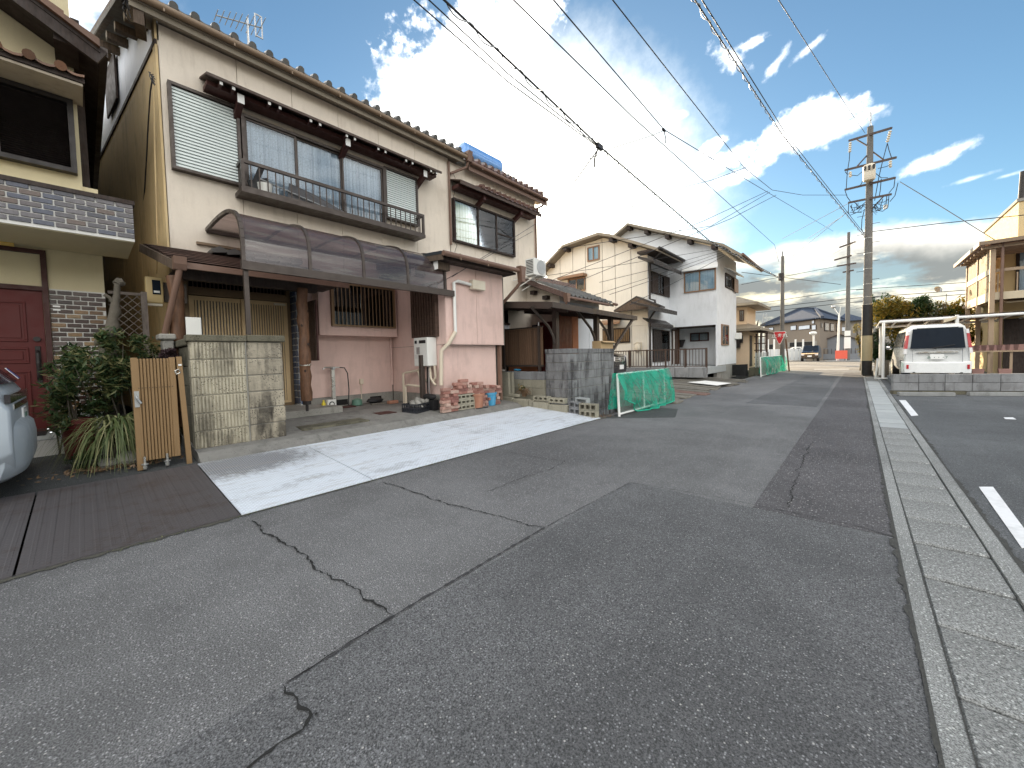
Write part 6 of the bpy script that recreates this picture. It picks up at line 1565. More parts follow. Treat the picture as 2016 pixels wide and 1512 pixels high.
# ================================================================== NET FRAMES OVER THE DITCH
def net_frame(name, label, X, y0, y1, z1, bays, seed, mesh=True, lean=.03):
    t = thing(name, label, 'net frame', (X, (y0 + y1) / 2, 0)); r = .021
    f = MB()
    MB().tube([(X, y0, .0), (X - lean, y0, z1)], r * 1.3, 8).build('end_post', m_wht, t, smooth=True); MB().tube([(X, y1, .0), (X - lean, y1, z1)], r, 8).build('end_post', m_wht, t, smooth=True)
    MB().tube([(X - lean, y0, z1), (X - lean, y1, z1)], r, 8).build('top_rail', m_wht, t, smooth=True); MB().tube([(X, y0, .05), (X, y1, .05)], r, 8).build('bottom_rail', m_wht, t, smooth=True)
    for i in range(1, bays):
        yy = y0 + (y1 - y0) * i / bays; MB().tube([(X, yy, .05), (X - lean, yy, z1)], r, 8).build('middle_post', m_wht, t, smooth=True)
    if mesh:
        b = MB(); s = .055
        n = int((y1 - y0 + z1) / s)
        for d in (1, -1):
            for i in range(n):
                a = y0 + i * s - (z1 if d > 0 else 0)
                p = [a, .05]; q = [a + d * (z1 - .05), z1]
                if d < 0: p = [y0 + i * s, .05]; q = [y0 + i * s - (z1 - .05), z1]
                P0, P1 = Vector((p[0], p[1])), Vector((q[0], q[1]))
                lo, hi = y0, y1
                if max(P0.x, P1.x) < lo or min(P0.x, P1.x) > hi: continue
                A, B = (P0, P1) if P0.x < P1.x else (P1, P0)
                if A.x < lo: A = A.lerp(B, (lo - A.x) / (B.x - A.x))
                if B.x > hi: B = A.lerp(B, (hi - A.x) / (B.x - A.x))
                fx = lambda z: X - lean * z / z1
                b.bar((fx(A.y), A.x, A.y), (fx(B.y), B.x, B.y), .0035, .0035, up=(1, 0, 0))
        b.build('wire_mesh', m_chain, t, kind='stuff')
    return t
def drape(label, parent_name, X, y0, y1, z1, seed, sag, bulge, bot, cords):
    R = random.Random(seed); nu, nv = 60, 24; b = MB(); vs = []
    ph = [R.uniform(0, 6.28) for _ in range(8)]
    def pt(u, v):
        y = y0 + (y1 - y0) * u + sag * v * v * math.sin(3.1 * u + .3)
        fold = .028 * math.sin(u * 33 + 5 * v + ph[0]) + .04 * math.sin(u * 14 - 3.5 * v + ph[1]) + .02 * math.sin(u * 55 + ph[2])
        out_ = (bulge * (math.sin(min(1, v * 1.15) * 2.2) ** .8) * (.55 + .45 * math.sin(u * 3.0 + ph[3]) ** 2) + fold * (.25 + v)) 
        zb = bot(u)
        z = z1 + .025 - (z1 + .025 - zb) * v
        return Vector((X + .015 + max(.012, out_), y, z))
    for i in range(nu + 1):
        for j in range(nv + 1): vs.append(pt(i / nu, j / nv))
    b.add(vs, [(i * (nv + 1) + j, (i + 1) * (nv + 1) + j, (i + 1) * (nv + 1) + j + 1, i * (nv + 1) + j + 1) for i in range(nu) for j in range(nv)])
    # flap hanging behind the rail
    k = 20; vs = []
    for i in range(nu + 1):
        for j in range(k + 1):
            u, v = i / nu, j / k; q = pt(u, 0); vs.append((X - .05 - .06 * v + .03 * math.sin(u * 30 + ph[4]), q.y - .12 * v, z1 + .025 - .85 * z1 * v * (1 if u < .35 else .4)))
    b.add(vs, [(i * (k + 1) + j, (i + 1) * (k + 1) + j, (i + 1) * (k + 1) + j + 1, i * (k + 1) + j + 1) for i in range(nu) for j in range(k)])
    t = thing('green_net', label, 'net', (X, (y0 + y1) / 2, 0))
    b.build('netting', m_netg, t, smooth=True)
    for (u0, u1) in cords:
        MB().tube([pt(u0 + (u1 - u0) * s / 10, s / 10 * .98) + Vector((.006, 0, 0)) for s in range(11)], .0055, 5).build('net_cord', m_netr, t)
    MB().tube([pt(i / 30, 1.0) for i in range(31)], .011, 6).build('hem_rope', m_netr, t)
    return t
NX = -3.72; ny0, ny1 = px(NX, 1219, 800)[0], px(NX, 1309, 780)[0]; nz = px(NX, 1217, 737)[1]
net_frame('net_frame', 'rusty white pipe frame with chain-link mesh beside the stained block wall', NX, ny0, ny1, nz, 2, 3)
drape('green netting draped over the frame beside the stained block wall', 'net', NX, ny0 - .12, ny1 + .25, nz, 5, .10, .20, lambda u: .36 * max(0, 1 - u * 4.2) ** .5 + .03 + .25 * max(0, u - .80) * 1.6, [(.02, .32), (.14, .42), (.26, .52), (.40, .66), (.52, .80), (.66, .92), (.80, .98)])
NX2 = -3.62; m0, m1 = px(NX2, 1498, 740)[0], px(NX2, 1545, 733)[0]
net_frame('net_frame', 'white pipe frame with mesh at the foot of the stop sign pole', NX2, m0, m1, 1.0, 4, 4, True)
drape('green netting bunched over the far frame by the stop sign', 'net', NX2, m0 + .15, m1 - .3, .98, 8, .05, .22, lambda u: .05 + .2 * max(0, .3 - u), [(.1, .4), (.3, .7), (.5, .9)])
for v_ in [o for o in bpy.data.objects if o.name.startswith('green_net')]: pass
# weeds at the wall foot
R = random.Random(6); b = MB()
for i in range(420):
    p = Vector((R.uniform(-4.95, -3.8), R.gauss(7.25, .18), R.uniform(-.04, .03))); u = Vector((R.uniform(-1, 1), R.uniform(-1, 1), R.uniform(.2, 1.2))).normalized() * R.uniform(.03, .09); w = Vector((-u.y, u.x, 0)).normalized() * .008
    b.add([p - w, p + w, p + u], [(0, 1, 2)])
b.build('weeds', m_dead, kind='stuff')
for i in range(60): pass
R = random.Random(66); b = MB()
for i in range(700):
    y = R.uniform(-2.8, 7.2); p = Vector((-3.90 + abs(R.gauss(0, .02)), y, .004)); 
    if math.sin(y * 3.1) + math.sin(y * 7.3) < .2: continue
    u = Vector((R.uniform(-1, 1), R.uniform(-1, 1), R.uniform(.3, 1.2))).normalized() * R.uniform(.01, .03); w = Vector((-u.y, u.x, 0)).normalized() * .003
    b.add([p - w, p + w, p + u], [(0, 1, 2)])
b.build('edge_moss', m_grass, kind='stuff')

def text(body, size, loc, parent, mat, name='lettering', off=0):
    c = bpy.data.curves.new(name, 'FONT'); c.body = body; c.size = size; c.align_x = 'CENTER'; c.extrude = .0015; c.offset = off
    t = bpy.data.objects.new('font_source', c); COL.objects.link(t)
    me = bpy.data.meshes.new_from_object(t.evaluated_get(bpy.context.evaluated_depsgraph_get())); me.name = name
    bpy.data.objects.remove(t); me.materials.clear(); me.materials.append(mat)
    o = bpy.data.objects.new(name, me); COL.objects.link(o); o.parent = parent; o.location = loc; o.rotation_euler = (math.pi / 2, 0, 0); return o
# ================================================================== PALE GABLED HOUSE AND ITS WHITE WING
ph_ = thing('gabled_house', 'large pale house of two gabled wings with brown window frames beyond the carport', 'house', (-9, 20, .7))
YG, YW, XG, XW = 18.1, 20.9, -7.45, -5.16
outl = [(-13.6, 6.18), (-11.91, 7.30), (-9.77, 7.47), (-9.13, 7.25), (-6.75, 6.08)]
def top_at(x, o):
    for (xa, za), (xb, zb) in zip(o, o[1:]):
        if xa <= x <= xb: return za + (zb - za) * (x - xa) / (xb - xa)
    return o[0][1] if x < o[0][0] else o[-1][1]
def gpanels(Y, xs, z0, o, mat, t=.05, gap=.03, name='wall_panel', drop=.16):
    for a, b_ in zip(xs, xs[1:]):
        pts = [(a + gap / 2, z0)] + [(b_ - gap / 2, z0), (b_ - gap / 2, top_at(b_ - gap / 2, o) - drop)] + [(x, z - drop) for x, z in reversed(o) if a + gap < x < b_ - gap] + [(a + gap / 2, top_at(a + gap / 2, o) - drop)]
        MB().prism(pts, 1, Y, Y + t).build(name, mat, ph_)
js = [-13.4] + [on(1, YG, x, 600).x for x in (1104, 1129, 1154, 1187, 1212, 1243)] + [XG]
lineZ = on(1, YG, 1260, 641).z
gpanels(YG, js, lineZ + .01, outl, m_cream2)
for a, b_ in zip(js, js[1:]): MB().box(a + .015, b_ - .015, YG + .001, YG + .05, .62, lineZ).build('wall_panel', m_cream2, ph_)
MB().box(-13.4, XG, YG + .02, YG + .06, .35, .615).build('plinth', m_conc, ph_)
b = MB(); b.prism([(-13.3, .5), (XG - .06, .5)] + [(x, z - .2) for x, z in reversed(outl) if -13.3 < x < XG] + [(-13.3, 6.2)], 1, YG + .06, 26); b.build('wall_core', m_joint, ph_)
for (xa, za), (xb, zb) in zip(outl, outl[1:]):
    MB().add([(xa, YG - .55, za), (xb, YG - .55, zb), (xb, 26, zb), (xa, 26, za), (xa, YG - .55, za - .13), (xb, YG - .55, zb - .13), (xb, 26, zb - .13), (xa, 26, za - .13)], [(0, 1, 2, 3), (7, 6, 5, 4), (0, 4, 5, 1), (1, 5, 6, 2), (2, 6, 7, 3), (3, 7, 4, 0)]).build('roof_slope', m_fascia, ph_)
for xx in (-12.9, -11.8, -9.1, -8.1): 
    zz = top_at(xx, outl) - .13; MB().box(xx - .1, xx + .1, YG - .5, YG, zz - .2, zz - .03).build('beam_end', m_dk, ph_)
# +X face of the pale wing
MB().box(XG - .05, XG, YG + .005, YW, .45, 5.98).build('wall_panel', m_white, ph_)
MB().box(XG - .3, -6.72, YG - .5, YW, 6.02, 6.12).build('eave', m_dk, ph_)
half_gutter(ph_, -6.68, YG - .55, YW + .3, 6.08, .06, m_iron, 3)
def window_x(X, q0, q1, mat, name='window', cur=None, frame_w=.06, split=True):
    y0, z1 = px(X, *q0); y1, z0 = px(X, *q1); z1 = (z1 + px(X, q1[0], q0[1])[1]) / 2 if False else z1
    w = MB().frame(0, X + .002, y0, y1, z0, z1, frame_w, .06).build(name, mat, ph_)
    if split: MB().box(X + .02, X + .05, (y0 + y1) / 2 - .03, (y0 + y1) / 2 + .03, z0 + frame_w, z1 - frame_w).build('sash_bar', mat, w)
    MB().box(X + .004, X + .012, y0 + frame_w, y1 - frame_w, z0 + frame_w, z1 - frame_w).build('curtain', cur or m_curb, w)
    MB().box(X + .03, X + .034, y0 + frame_w, y1 - frame_w, z0 + frame_w, z1 - frame_w).build('pane', m_glass, w)
    return w, y0, y1, z0, z1
def window_y(Y, q0, q1, mat, parent=None, name='window', cur=None, frame_w=.06, split=True):
    x0 = on(1, Y, *q0).x; z1 = on(1, Y, *q0).z; x1 = on(1, Y, *q1).x; z0 = on(1, Y, *q1).z
    parent = parent or ph_
    w = MB().frame(1, Y - .07, x0, x1, z0, z1, frame_w, .06).build(name, mat, parent)
    if split: MB().box((x0 + x1) / 2 - .03, (x0 + x1) / 2 + .03, Y - .06, Y - .03, z0 + frame_w, z1 - frame_w).build('sash_bar', mat, w)
    MB().box(x0 + frame_w, x1 - frame_w, Y - .015, Y - .004, z0 + frame_w, z1 - frame_w).build('curtain', cur or m_curb, w)
    MB().box(x0 + frame_w, x1 - frame_w, Y - .045, Y - .041, z0 + frame_w, z1 - frame_w).build('pane', m_glass, w)
    return w
m_wbr = P('tan_window_frame', (.24, .14, .08), .5)
w_, y0, y1, z0, z1 = window_x(XG, (1281, 534), (1316, 586), m_dk, cur=m_dark)
MB().box(XG + .05, XG + .08, y0, y0 + .75, z0, z1).build('side_shutter', m_dk, w_); MB().box(XG + .05, XG + .08, y1 - .8, y1, z0, z1).build('side_shutter', m_dk, w_)
w_, y0, y1, z0, z1 = window_x(XG, (1284, 648), (1317, 711), m_dk, cur=m_curb, name='patio_door')
MB().box(XG + .05, XG + .08, y0, y0 + .95, z0, z1).build('side_shutter', m_iron, w_)
window_y(YG, (1157, 488), (1181, 511), m_wbr)
window_y(YG, (1119, 551), (1153, 572), m_wbr, cur=m_dark)
MB().box(on(1, YG, 1105, 545).x, on(1, YG, 1156, 541).x, YG - .4, YG, on(1, YG - .4, 1130, 545).z, on(1, YG - .4, 1130, 540).z).build('window_hood', m_wbr, ph_)
w_ = window_y(YG, (1187, 648), (1241, 674), m_dk, cur=m_dark, split=False)
x0, x1 = on(1, YG, 1188, 660).x, on(1, YG, 1240, 660).x; zz0, zz1 = on(1, YG, 1215, 673).z, on(1, YG, 1215, 649).z
rows(w_, 'window_bar', m_goldd, (.05, .03, zz1 - zz0), [(x0 + (i + .5) * (x1 - x0) / 16, YG - .09, (zz0 + zz1) / 2) for i in range(16)])
MB().slab([(on(1, YG - .5, 1182, 640).x, YG - .5, on(1, YG - .5, 1182, 637).z), (on(1, YG - .5, 1220, 640).x, YG - .5, on(1, YG - .5, 1220, 633).z), (on(1, YG, 1222, 640).x, YG, 3.12), (on(1, YG, 1185, 640).x, YG, 3.10)], .1).build('window_hood', m_wbr, ph_)
# hoods on the +X face and rain pipes
def hood_x(X, qa, qb, depth, th, mat):
    ya, za = px(X + depth, *qa); yb, zb = px(X + depth, *qb); z = (za + zb) / 2
    h_ = MB().slab([(X, ya, z + .28), (X + depth, ya, z), (X + depth, yb, z), (X, yb, z + .28)], th).box(X + depth - .03, X + depth, ya, yb, z - .18, z - th - .001).build('roof_hood', mat, ph_); return ya, yb, z
hood_x(XG, (1288, 513), (1342, 532), .75, .10, m_iron); hood_x(XG, (1277, 604), (1333, 611), .8, .10, m_iron)
MB().prism([(XG - 1.5, 3.42), (XG + .8, 3.42), (XG - .35, 3.98)], 1, YG - .55, YG - .46).build('hood_gable', m_beam, ph_); MB().slab([(XG - 1.5, YG - .55, 3.50), (XG - .35, YG - .55, 4.05), (XG - .35, YG, 4.05), (XG - 1.5, YG, 3.50)], .08).build('hood_roof', m_iron, ph_); MB().slab([(XG + .8, YG - .55, 3.48), (XG - .35, YG - .55, 4.06), (XG - .35, YG, 4.06), (XG + .8, YG, 3.48)], .08).build('hood_roof', m_iron, ph_)
hood_x(XG, (1282, 636), (1326, 641), .4, .06, m_iron)
MB().box(XG, XG + .3, YG + .6, YW - .1, 2.68, 2.80).build('shutter_casing', m_wpl, ph_)
MB().tube([(-6.72, YG - .3, 5.9), (XG + .15, YG - .1, 5.55), (XG + .12, YG - .08, 3.9), (XG + .4, YG - .2, 3.8), (XG + .45, YG - .2, 3.5)], .05, 6).tube([(XG + .45, YG - .3, 3.3), (XG + .12, YG - .08, 3.0), (XG + .12, YG - .08, .6)], .05, 6).build('rain_pipe', m_iron, ph_)
# gas meter and wall pipes
gm = MB().ball((on(1, YG - .1, 1255, 685).x, YG - .12, on(1, YG - .1, 1255, 685).z), .17, 10, 8, (.9, .7, 1.3)).build('gas_meter', m_ivory, ph_, smooth=True); MB().tube([on(1, YG - .08, 1248, 678), on(1, YG - .08, 1254, 674), on(1, YG - .08, 1263, 674), on(1, YG - .08, 1263, 700)], .025, 6).build('gas_pipe', m_ivory, ph_)
MB().tube([on(1, YG - .05, 1277, 645), on(1, YG - .05, 1276, 712)], .05, 6).build('white_pipe', m_wpl, ph_)
# white wing
wl = [(-13.0, 6.7), (-9.51, 8.56), (-4.75, 6.42), (-4.0, 5.80)]
oz = on(1, YW, 1365, 642).z; ox1 = on(1, YW, 1409, 680).x; ozl = on(1, YW, 1330, 644).z
MB().prism([(XG, oz), (XW, oz), (XW, 6.42)] + [(-9.51, 8.40), (-12.9, 6.6), (-12.9, oz)], 1, YW, YW + .06).build('gable_wall', m_white, ph_)
MB().box(ox1, XW, YW, YW + .06, .62, oz - .002).build('pier', m_white, ph_)
MB().box(XW - .06, XW, YW + .061, 24.95, .66, 6.36).build('wall_panel', m_white, ph_)
MB().box(XW - .07, XW - .005, YW + .03, 24.9, -.1, .655).build('plinth', m_conc, ph_); MB().box(ox1 - .1, XW - .012, YW + .012, YW + .06, -.1, .615).build('plinth', m_conc, ph_)
b = MB().box(-12, XW - .07, YW + .07, 24.9, oz + .02, 6.3).box(-12, XG - .06, YW, 24.9, .4, oz).box(XG - .06, XW - .07, 22.6, 24.9, .4, oz); b.build('wall_core', m_white, ph_)
MB().box(XG, XW - .07, YW + .07, 22.6, oz - .005, oz + .018).build('porch_soffit', m_beam, ph_)
window_y(22.6, (1359, 656), (1396, 671), m_red, cur=m_frost)
MB().box(XG + .05, XG + .10, YW + .2, YW + 1.2, .5, 2.5).build('porch_door', m_brown2, ph_); MB().box(on(1, 22.0, 1334, 680).x, on(1, 22.0, 1338, 680).x, 21.9, 22.0, .5, oz).build('porch_post', m_log, ph_)
rows(ph_, 'screen_bar', m_wht, (.05, .04, 1.9), [(on(1, 21.2, x, 680).x, 21.2, 1.55) for x in (1321, 1327)])
MB().box(XG, on(1, 21.3, 1335, 680).x, 21.25, 21.3, .5, 2.6).build('porch_screen', m_brown2, ph_)
MB().lathe((on(1, 22.2, 1341, 680).x, 22.2, on(1, 22.2, 1341, 684).z), [(.08, 0), (.22, .4), (.2, .42)], 10).build('hanging_lamp', m_iron, ph_)
for (xa, za), (xb, zb) in zip(wl, wl[1:]):
    MB().add([(xa, YW - .5, za), (xb, YW - .5, zb), (xb, 25.4, zb), (xa, 25.4, za), (xa, YW - .5, za - .13), (xb, YW - .5, zb - .13), (xb, 25.4, zb - .13), (xa, 25.4, za - .13)], [(0, 1, 2, 3), (7, 6, 5, 4), (0, 4, 5, 1), (1, 5, 6, 2), (2, 6, 7, 3), (3, 7, 4, 0)]).build('roof_slope', m_fascia, ph_)
for xx in (-9.5, -8.5, -7.4, -6.3, -5.2): zz = top_at(xx, wl) - .13; MB().box(xx - .1, xx + .1, YW - .45, YW, zz - .2, zz - .03).build('beam_end', m_dk, ph_)
half_gutter(ph_, -3.96, YW - .5, 25.4, 5.78, .06, m_gutter, 3)
window_y(YW, (1347, 537), (1410, 570), m_wbr)
MB().slab([(on(1, YW - .25, 1343, 532).x, YW - .25, on(1, YW - .25, 1343, 533).z), (on(1, YW - .25, 1413, 525).x, YW - .25, on(1, YW - .25, 1413, 524).z), (on(1, YW, 1413, 525).x, YW, 5.72), (on(1, YW, 1343, 532).x, YW, 5.68)], .05).build('window_hood', m_wht, ph_)
w_, y0, y1, z0, z1 = window_x(XW, (1427, 537), (1450, 576), m_dk, cur=m_curb)
MB().box(XW + .06, XW + .10, y1 - .9, y1, z0 - .05, z1 - .05).build('side_shutter', m_wbr, w_)
MB().slab([(XW, y0 - .1, z1 + .3), (XW + .35, y0 - .1, z1 + .12), (XW + .35, y1 + .1, z1 + .12), (XW, y1 + .1, z1 + .3)], .06).build('window_hood', m_wht, ph_)
window_x(XW, (1419.5, 638), (1433, 680), m_wbr, cur=m_curb)
MB().box(XW + .002, XW + .28, 24.6, 25.0, px(XW, 1450, 668)[1], px(XW, 1450, 656)[1]).build('meter_box', m_wpl, ph_, bevel=.02)
# TV aerial on the ridge
at2 = thing('antenna', 'thin television aerial on the ridge of the pale gabled house', 'antenna', (-10.1, 21, 7.4))
a_ = on(1, 21.0, 1243, 440); MB().tube([a_ - Vector((0, 0, .3)), on(1, 21.0, 1246, 396)], .025, 6).build('mast', m_steel, at2)
for i, yy in enumerate((400, 406, 426)):
    p = on(1, 21.0, 1247, yy); MB().tube([p + Vector((-.35, 0, -.08)), p + Vector((.3, 0, .1))], .015, 5).build('element', m_steel, at2)
# railing and block kerb in front
YR = 17.45; rx0, rx1 = on(1, YR, 1206, 690).x, on(1, YR, 1392, 690).x; rzt, rzb = on(1, YR, 1300, 688).z, on(1, YR, 1300, 722).z
rl = thing('railing', 'dark brown railing in front of the pale gabled house', 'railing', ((rx0 + rx1) / 2, YR, .5))
MB().box(rx0, rx1, YR - .025, YR + .025, rzt - .05, rzt).build('rail', m_brown2, rl); MB().box(rx0, rx1, YR - .02, YR + .02, rzb, rzb + .04).build('rail', m_brown2, rl)
for i in range(6): xx = rx0 + (rx1 - rx0 - .06) * i / 5; MB().box(xx, xx + .07, YR - .03, YR + .03, .45, rzt + .01).build('post', m_brown2, rl)
n = 34; rows(rl, 'baluster', m_brown2, (.022, .022, rzt - rzb - .09), [(rx0 + (rx1 - rx0) * (i + .5) / n, YR, (rzt + rzb) / 2) for i in range(n)])
kb = thing('kerb_wall', 'low concrete block kerb under the dark brown railing', 'wall', ((rx0 + rx1) / 2, YR, .3)); x = rx0
while x < rx1 - .1:
    MB().box(x, min(x + .59, rx1), YR - .08, YR + .08, .25, rzb - .03).build('block', m_gblock2, kb, bevel=.01); x += .6
MB().slab([(-7.3, 18.0, .72), (-5.1, 18.0, .62), (-5.1, 22.4, .62), (-7.3, 22.4, .72)], .3).build('house_path', m_lidnew, kind='structure')
# dark block wall with a striped end, ditch wall and thin mesh fence
dbw = thing('dark_block_wall', 'low blackened block wall with a striped white end at the lane edge', 'wall', (-5, 24.5, 0))
A, B = Vector((-5.75, 24.2, 0)), Vector((-4.45, 23.8, 0)); zt = on(1, 24.0, 1448, 717).z
MB().add([A, B, B + Vector((.05, .15, 0)), A + Vector((.05, .15, 0)), A + Vector((0, 0, zt - .06)), B + Vector((0, 0, zt)), B + Vector((.05, .15, zt)), A + Vector((.05, .15, zt - .06))], [(0, 3, 2, 1), (4, 5, 6, 7), (0, 1, 5, 4), (1, 2, 6, 5), (2, 3, 7, 6), (3, 0, 4, 7)]).build('wall_face', m_black, dbw)
for i in range(5): MB().box(-5.92, -5.78, 24.1, 24.25, .02 + i * .13, .02 + i * .13 + .13).build('stripe', m_wht if i % 2 else m_black, dbw)
dw = MB().box(-4.4, -3.95, 24.2, 28.5, -.3, .42).build('ditch_wall', m_concdark); tag(dw, 'mossy concrete ditch wall under the thin mesh fence', 'wall')
mf = thing('mesh_fence', 'thin grey mesh fence on the mossy ditch wall', 'fence', (-4.1, 26, .42))
for i in range(6): MB().box(-4.12, -4.08, 24.3 + i * .8, 24.34 + i * .8, .425, 1.25).build('post', m_steel, mf)
b = MB(); [b.bar((-4.1, 24.3, .5 + i * .1), (-4.1, 28.3, .5 + i * .1), .006) for i in range(8)]; [b.bar((-4.1, 24.3 + i * .1, .45), (-4.1, 24.3 + i * .1, 1.22), .006) for i in range(41)]; b.build('wire_mesh', m_chain, mf, kind='stuff')

# ---- black minivan nose beside the block wall
def ring2(w, x, z0, z1, tw, yc=0):
    pts = []
    for s in (1, -1):
        seq = [(w * .88, z0), (w, z0 + .14), (w, z0 + (z1 - z0) * .5), (w * .99, z0 + (z1 - z0) * .62), (w * tw, z1 - .08), (w * tw - .12, z1)]
        if s < 0: seq = list(reversed(seq))
        pts += [(x, yc + s * a, z) for a, z in seq]
    return pts
bv = thing('black_minivan', 'black minivan nose with a chrome grille between the block wall and the railing', 'car', (-8.5, 15.2, .38))
yc = (px(-7.35, 1206, 710)[0] + px(-7.35, 1238, 710)[0]) / 2 - .12; w = .74; zg = .36
loft([ring2(w * .90, -7.36, zg + .22, zg + .88, .95, yc), ring2(w * .98, -7.46, zg + .2, zg + .96, .95, yc), ring2(w, -7.8, zg + .2, zg + 1.04, .94, yc), ring2(w, -8.15, zg + .2, zg + 1.12, .92, yc), ring2(w, -8.75, zg + .2, zg + 1.66, .86, yc), ring2(w, -9.2, zg + .2, zg + 1.74, .86, yc), ring2(w, -10.6, zg + .2, zg + 1.72, .86, yc)]).build('body', m_carblk, bv, smooth=True)
for k in range(3): MB().box(-7.37, -7.335, yc - .42, yc + .42, zg + .66 + k * .075, zg + .70 + k * .075).build('grille_bar', m_chrome, bv)
MB().tube([(-7.34, yc, zg + .75), (-7.32, yc, zg + .75)], .07, 12).build('badge', m_chrome, bv)
for s in (-1, 1): MB().prism([(zg + .66, -7.38), (zg + .86, -7.40), (zg + .92, -7.75), (zg + .76, -7.72)], 1, yc + s * .45, yc + s * .76).build('headlamp', m_tailc, bv) if False else MB().add([(-7.345, yc + s * .42, zg + .68), (-7.345, yc + s * .42, zg + .86), (-7.40, yc + s * .74, zg + .92), (-7.40, yc + s * .74, zg + .72), (-7.75, yc + s * .745, zg + .95), (-7.72, yc + s * .745, zg + .80)], [(0, 1, 2, 3), (3, 2, 4, 5)]).build('headlamp', m_tailc, bv)
MB().box(-7.35, -7.335, yc - .02, yc + .34, zg + .34, zg + .52).build('number_plate', m_plate, bv)
MB().slab([(-8.17, yc - .62, zg + 1.14), (-8.17, yc + .62, zg + 1.14), (-8.70, yc + .56, zg + 1.62), (-8.70, yc - .56, zg + 1.62)], .012, (-.7, 0, -.7)).build('windscreen', m_cglass, bv)
for s in (-1, 1):
    MB().tube([(-8.05, yc + s * .58, zg + .28), (-8.05, yc + s * .745, zg + .28)], .28, 18).build('wheel', m_black, bv)
    MB().tube([(-10.2, yc + s * .58, zg + .28), (-10.2, yc + s * .745, zg + .28)], .28, 18).build('wheel', m_black, bv)
# yellow house beyond
yh = thing('orange_house', 'orange-buff house with brown eaves and a slatted porch at the lane corner', 'house', (-6, 28, .3))
YY = 27.2; x0 = on(1, YY, 1440, 680).x; x1 = on(1, YY, 1474, 680).x; zr1 = on(1, YY, 1474, 651).z; zr2 = on(1, YY, 1471, 602).z
MB().box(x0 - 5, x1, YY, 30.2, .2, zr1).build('ground_wall', m_yel2, yh); MB().box(x0 - 5, x1 - .12, YY + .2, 30, zr1, zr2).build('upper_wall', m_yel2, yh)
for zz, ov in ((zr1, .75), (zr2, .6)):
    MB().slab([(x0 - 6, YY - ov, zz + .05), (x1 + ov, YY - ov, zz + .05), (x1 + ov, 31, zz + .05), (x0 - 6, 31, zz + .05)], .08).slab([(x0 - 6, YY - ov, zz + .12), (x1 + ov, YY - ov, zz + .12), (x1 - .8, YY + 1.2, zz + .75), (x0 - 6, YY + 1.2, zz + .75)], .06).slab([(x1 + ov, YY - ov, zz + .12), (x1 + ov, 31, zz + .12), (x1 - .8, 30, zz + .75), (x1 - .8, YY + 1.2, zz + .75)], .06).build('roof_slope', m_fascia, yh)
window_y(YY + .2, (1456, 611), (1465, 632), m_brown2, yh, cur=m_frost)
MB().box(on(1, YY, 1449, 680).x, on(1, YY, 1458, 680).x, YY - .25, YY - .01, on(1, YY, 1453, 685).z, on(1, YY, 1453, 661).z).build('shutter_box', m_iron, yh)
MB().box(on(1, YY, 1459, 680).x, on(1, YY, 1463, 680).x, YY - .15, YY - .01, on(1, YY, 1461, 675).z, on(1, YY, 1461, 660).z).build('side_box', m_iron, yh)
MB().box(x1 + .003, x1 + .02, YY + .25, YY + .95, .4, 2.3).build('door', m_dk, yh)
MB().slab([(x1 - .2, YY + .4, 2.62), (x1 + .95, YY + .4, 2.46), (x1 + .95, YY + 2.4, 2.46), (x1 - .2, YY + 2.4, 2.62)], .08).build('porch_roof', m_brown2, yh)
for xx in (x1 + .32, x1 + .55, x1 + .85):
    MB().box(xx - .05, xx + .05, YY + .5, YY + .6, .2, 2.4).build('porch_post', m_brown2, yh)
for i in range(5): MB().box(x1 + .2, x1 + .85, YY + .52, YY + .56, .5 + i * .42, .56 + i * .42).build('porch_rail', m_brown2, yh)

# ================================================================== FAR SIDE OF THE CROSS STREET
fhouse = thing('far_house', 'taupe house with a slate-blue hip roof across the far street', 'house', (-8, 72, 0))
def ptz(x, y, Y): return on(1, Y, x, y)
A = ptz(1505, 700, 72); B = ptz(1613, 700, 63); C_ = ptz(1657, 700, 72); D_ = A + (C_ - B)
A.z = B.z = C_.z = D_.z = 0
zE = on(1, 63, 1613, 628).z
def vquad(a, b_, z0, z1, off=0):
    n = Vector(((b_ - a).y, -(b_ - a).x, 0)).normalized() * off
    return [(a.x + n.x, a.y + n.y, z0), (b_.x + n.x, b_.y + n.y, z0), (b_.x + n.x, b_.y + n.y, z1), (a.x + n.x, a.y + n.y, z1)]
b = MB(); b.prism([(p.x, p.y) for p in (A, B, C_, D_)], 2, 0, zE); b.build('wall', m_farwall, fhouse)
cen = (A + B + C_ + D_) / 4
def ex(p): return cen + (p - cen) * 1.12
eA, eB, eC, eD = [ex(p) + Vector((0, 0, zE + .05)) for p in (A, B, C_, D_)]
apx = on(1, cen.y, 1575, 609); ap2 = on(1, cen.y + 2, 1604, 612)
r1 = Vector((apx.x, cen.y, apx.z)); r2 = Vector((ap2.x, cen.y + 2, apx.z))
rf = MB().add([eA, eB, eC, eD, r1, r2], [(0, 1, 5, 4), (1, 2, 5), (2, 3, 4, 5), (3, 0, 4), (0, 3, 2, 1)]).build('roof', m_tileblue, fhouse)
for a, b_, t0, t1 in ((eA, eB, r1, r2),):
    for i in range(34):
        f = (i + .5) / 34; p = a.lerp(b_, f); q_ = t0.lerp(t1, min(1, max(0, f * 1.0))); q_ = p.lerp(q_, .97)
        MB().bar(p + Vector((0, -.02, .04)), q_ + Vector((0, -.02, .04)), .12, .10).build('tile_ridge', m_tileblue, rf)
for a, b_ in ((eB, r2), (r1, r2), (eA, r1), (eC, r2)): MB().bar(a + Vector((0, 0, .1)), b_ + Vector((0, 0, .12)), .35, .3).build('hip_tile', m_tileblue, rf)
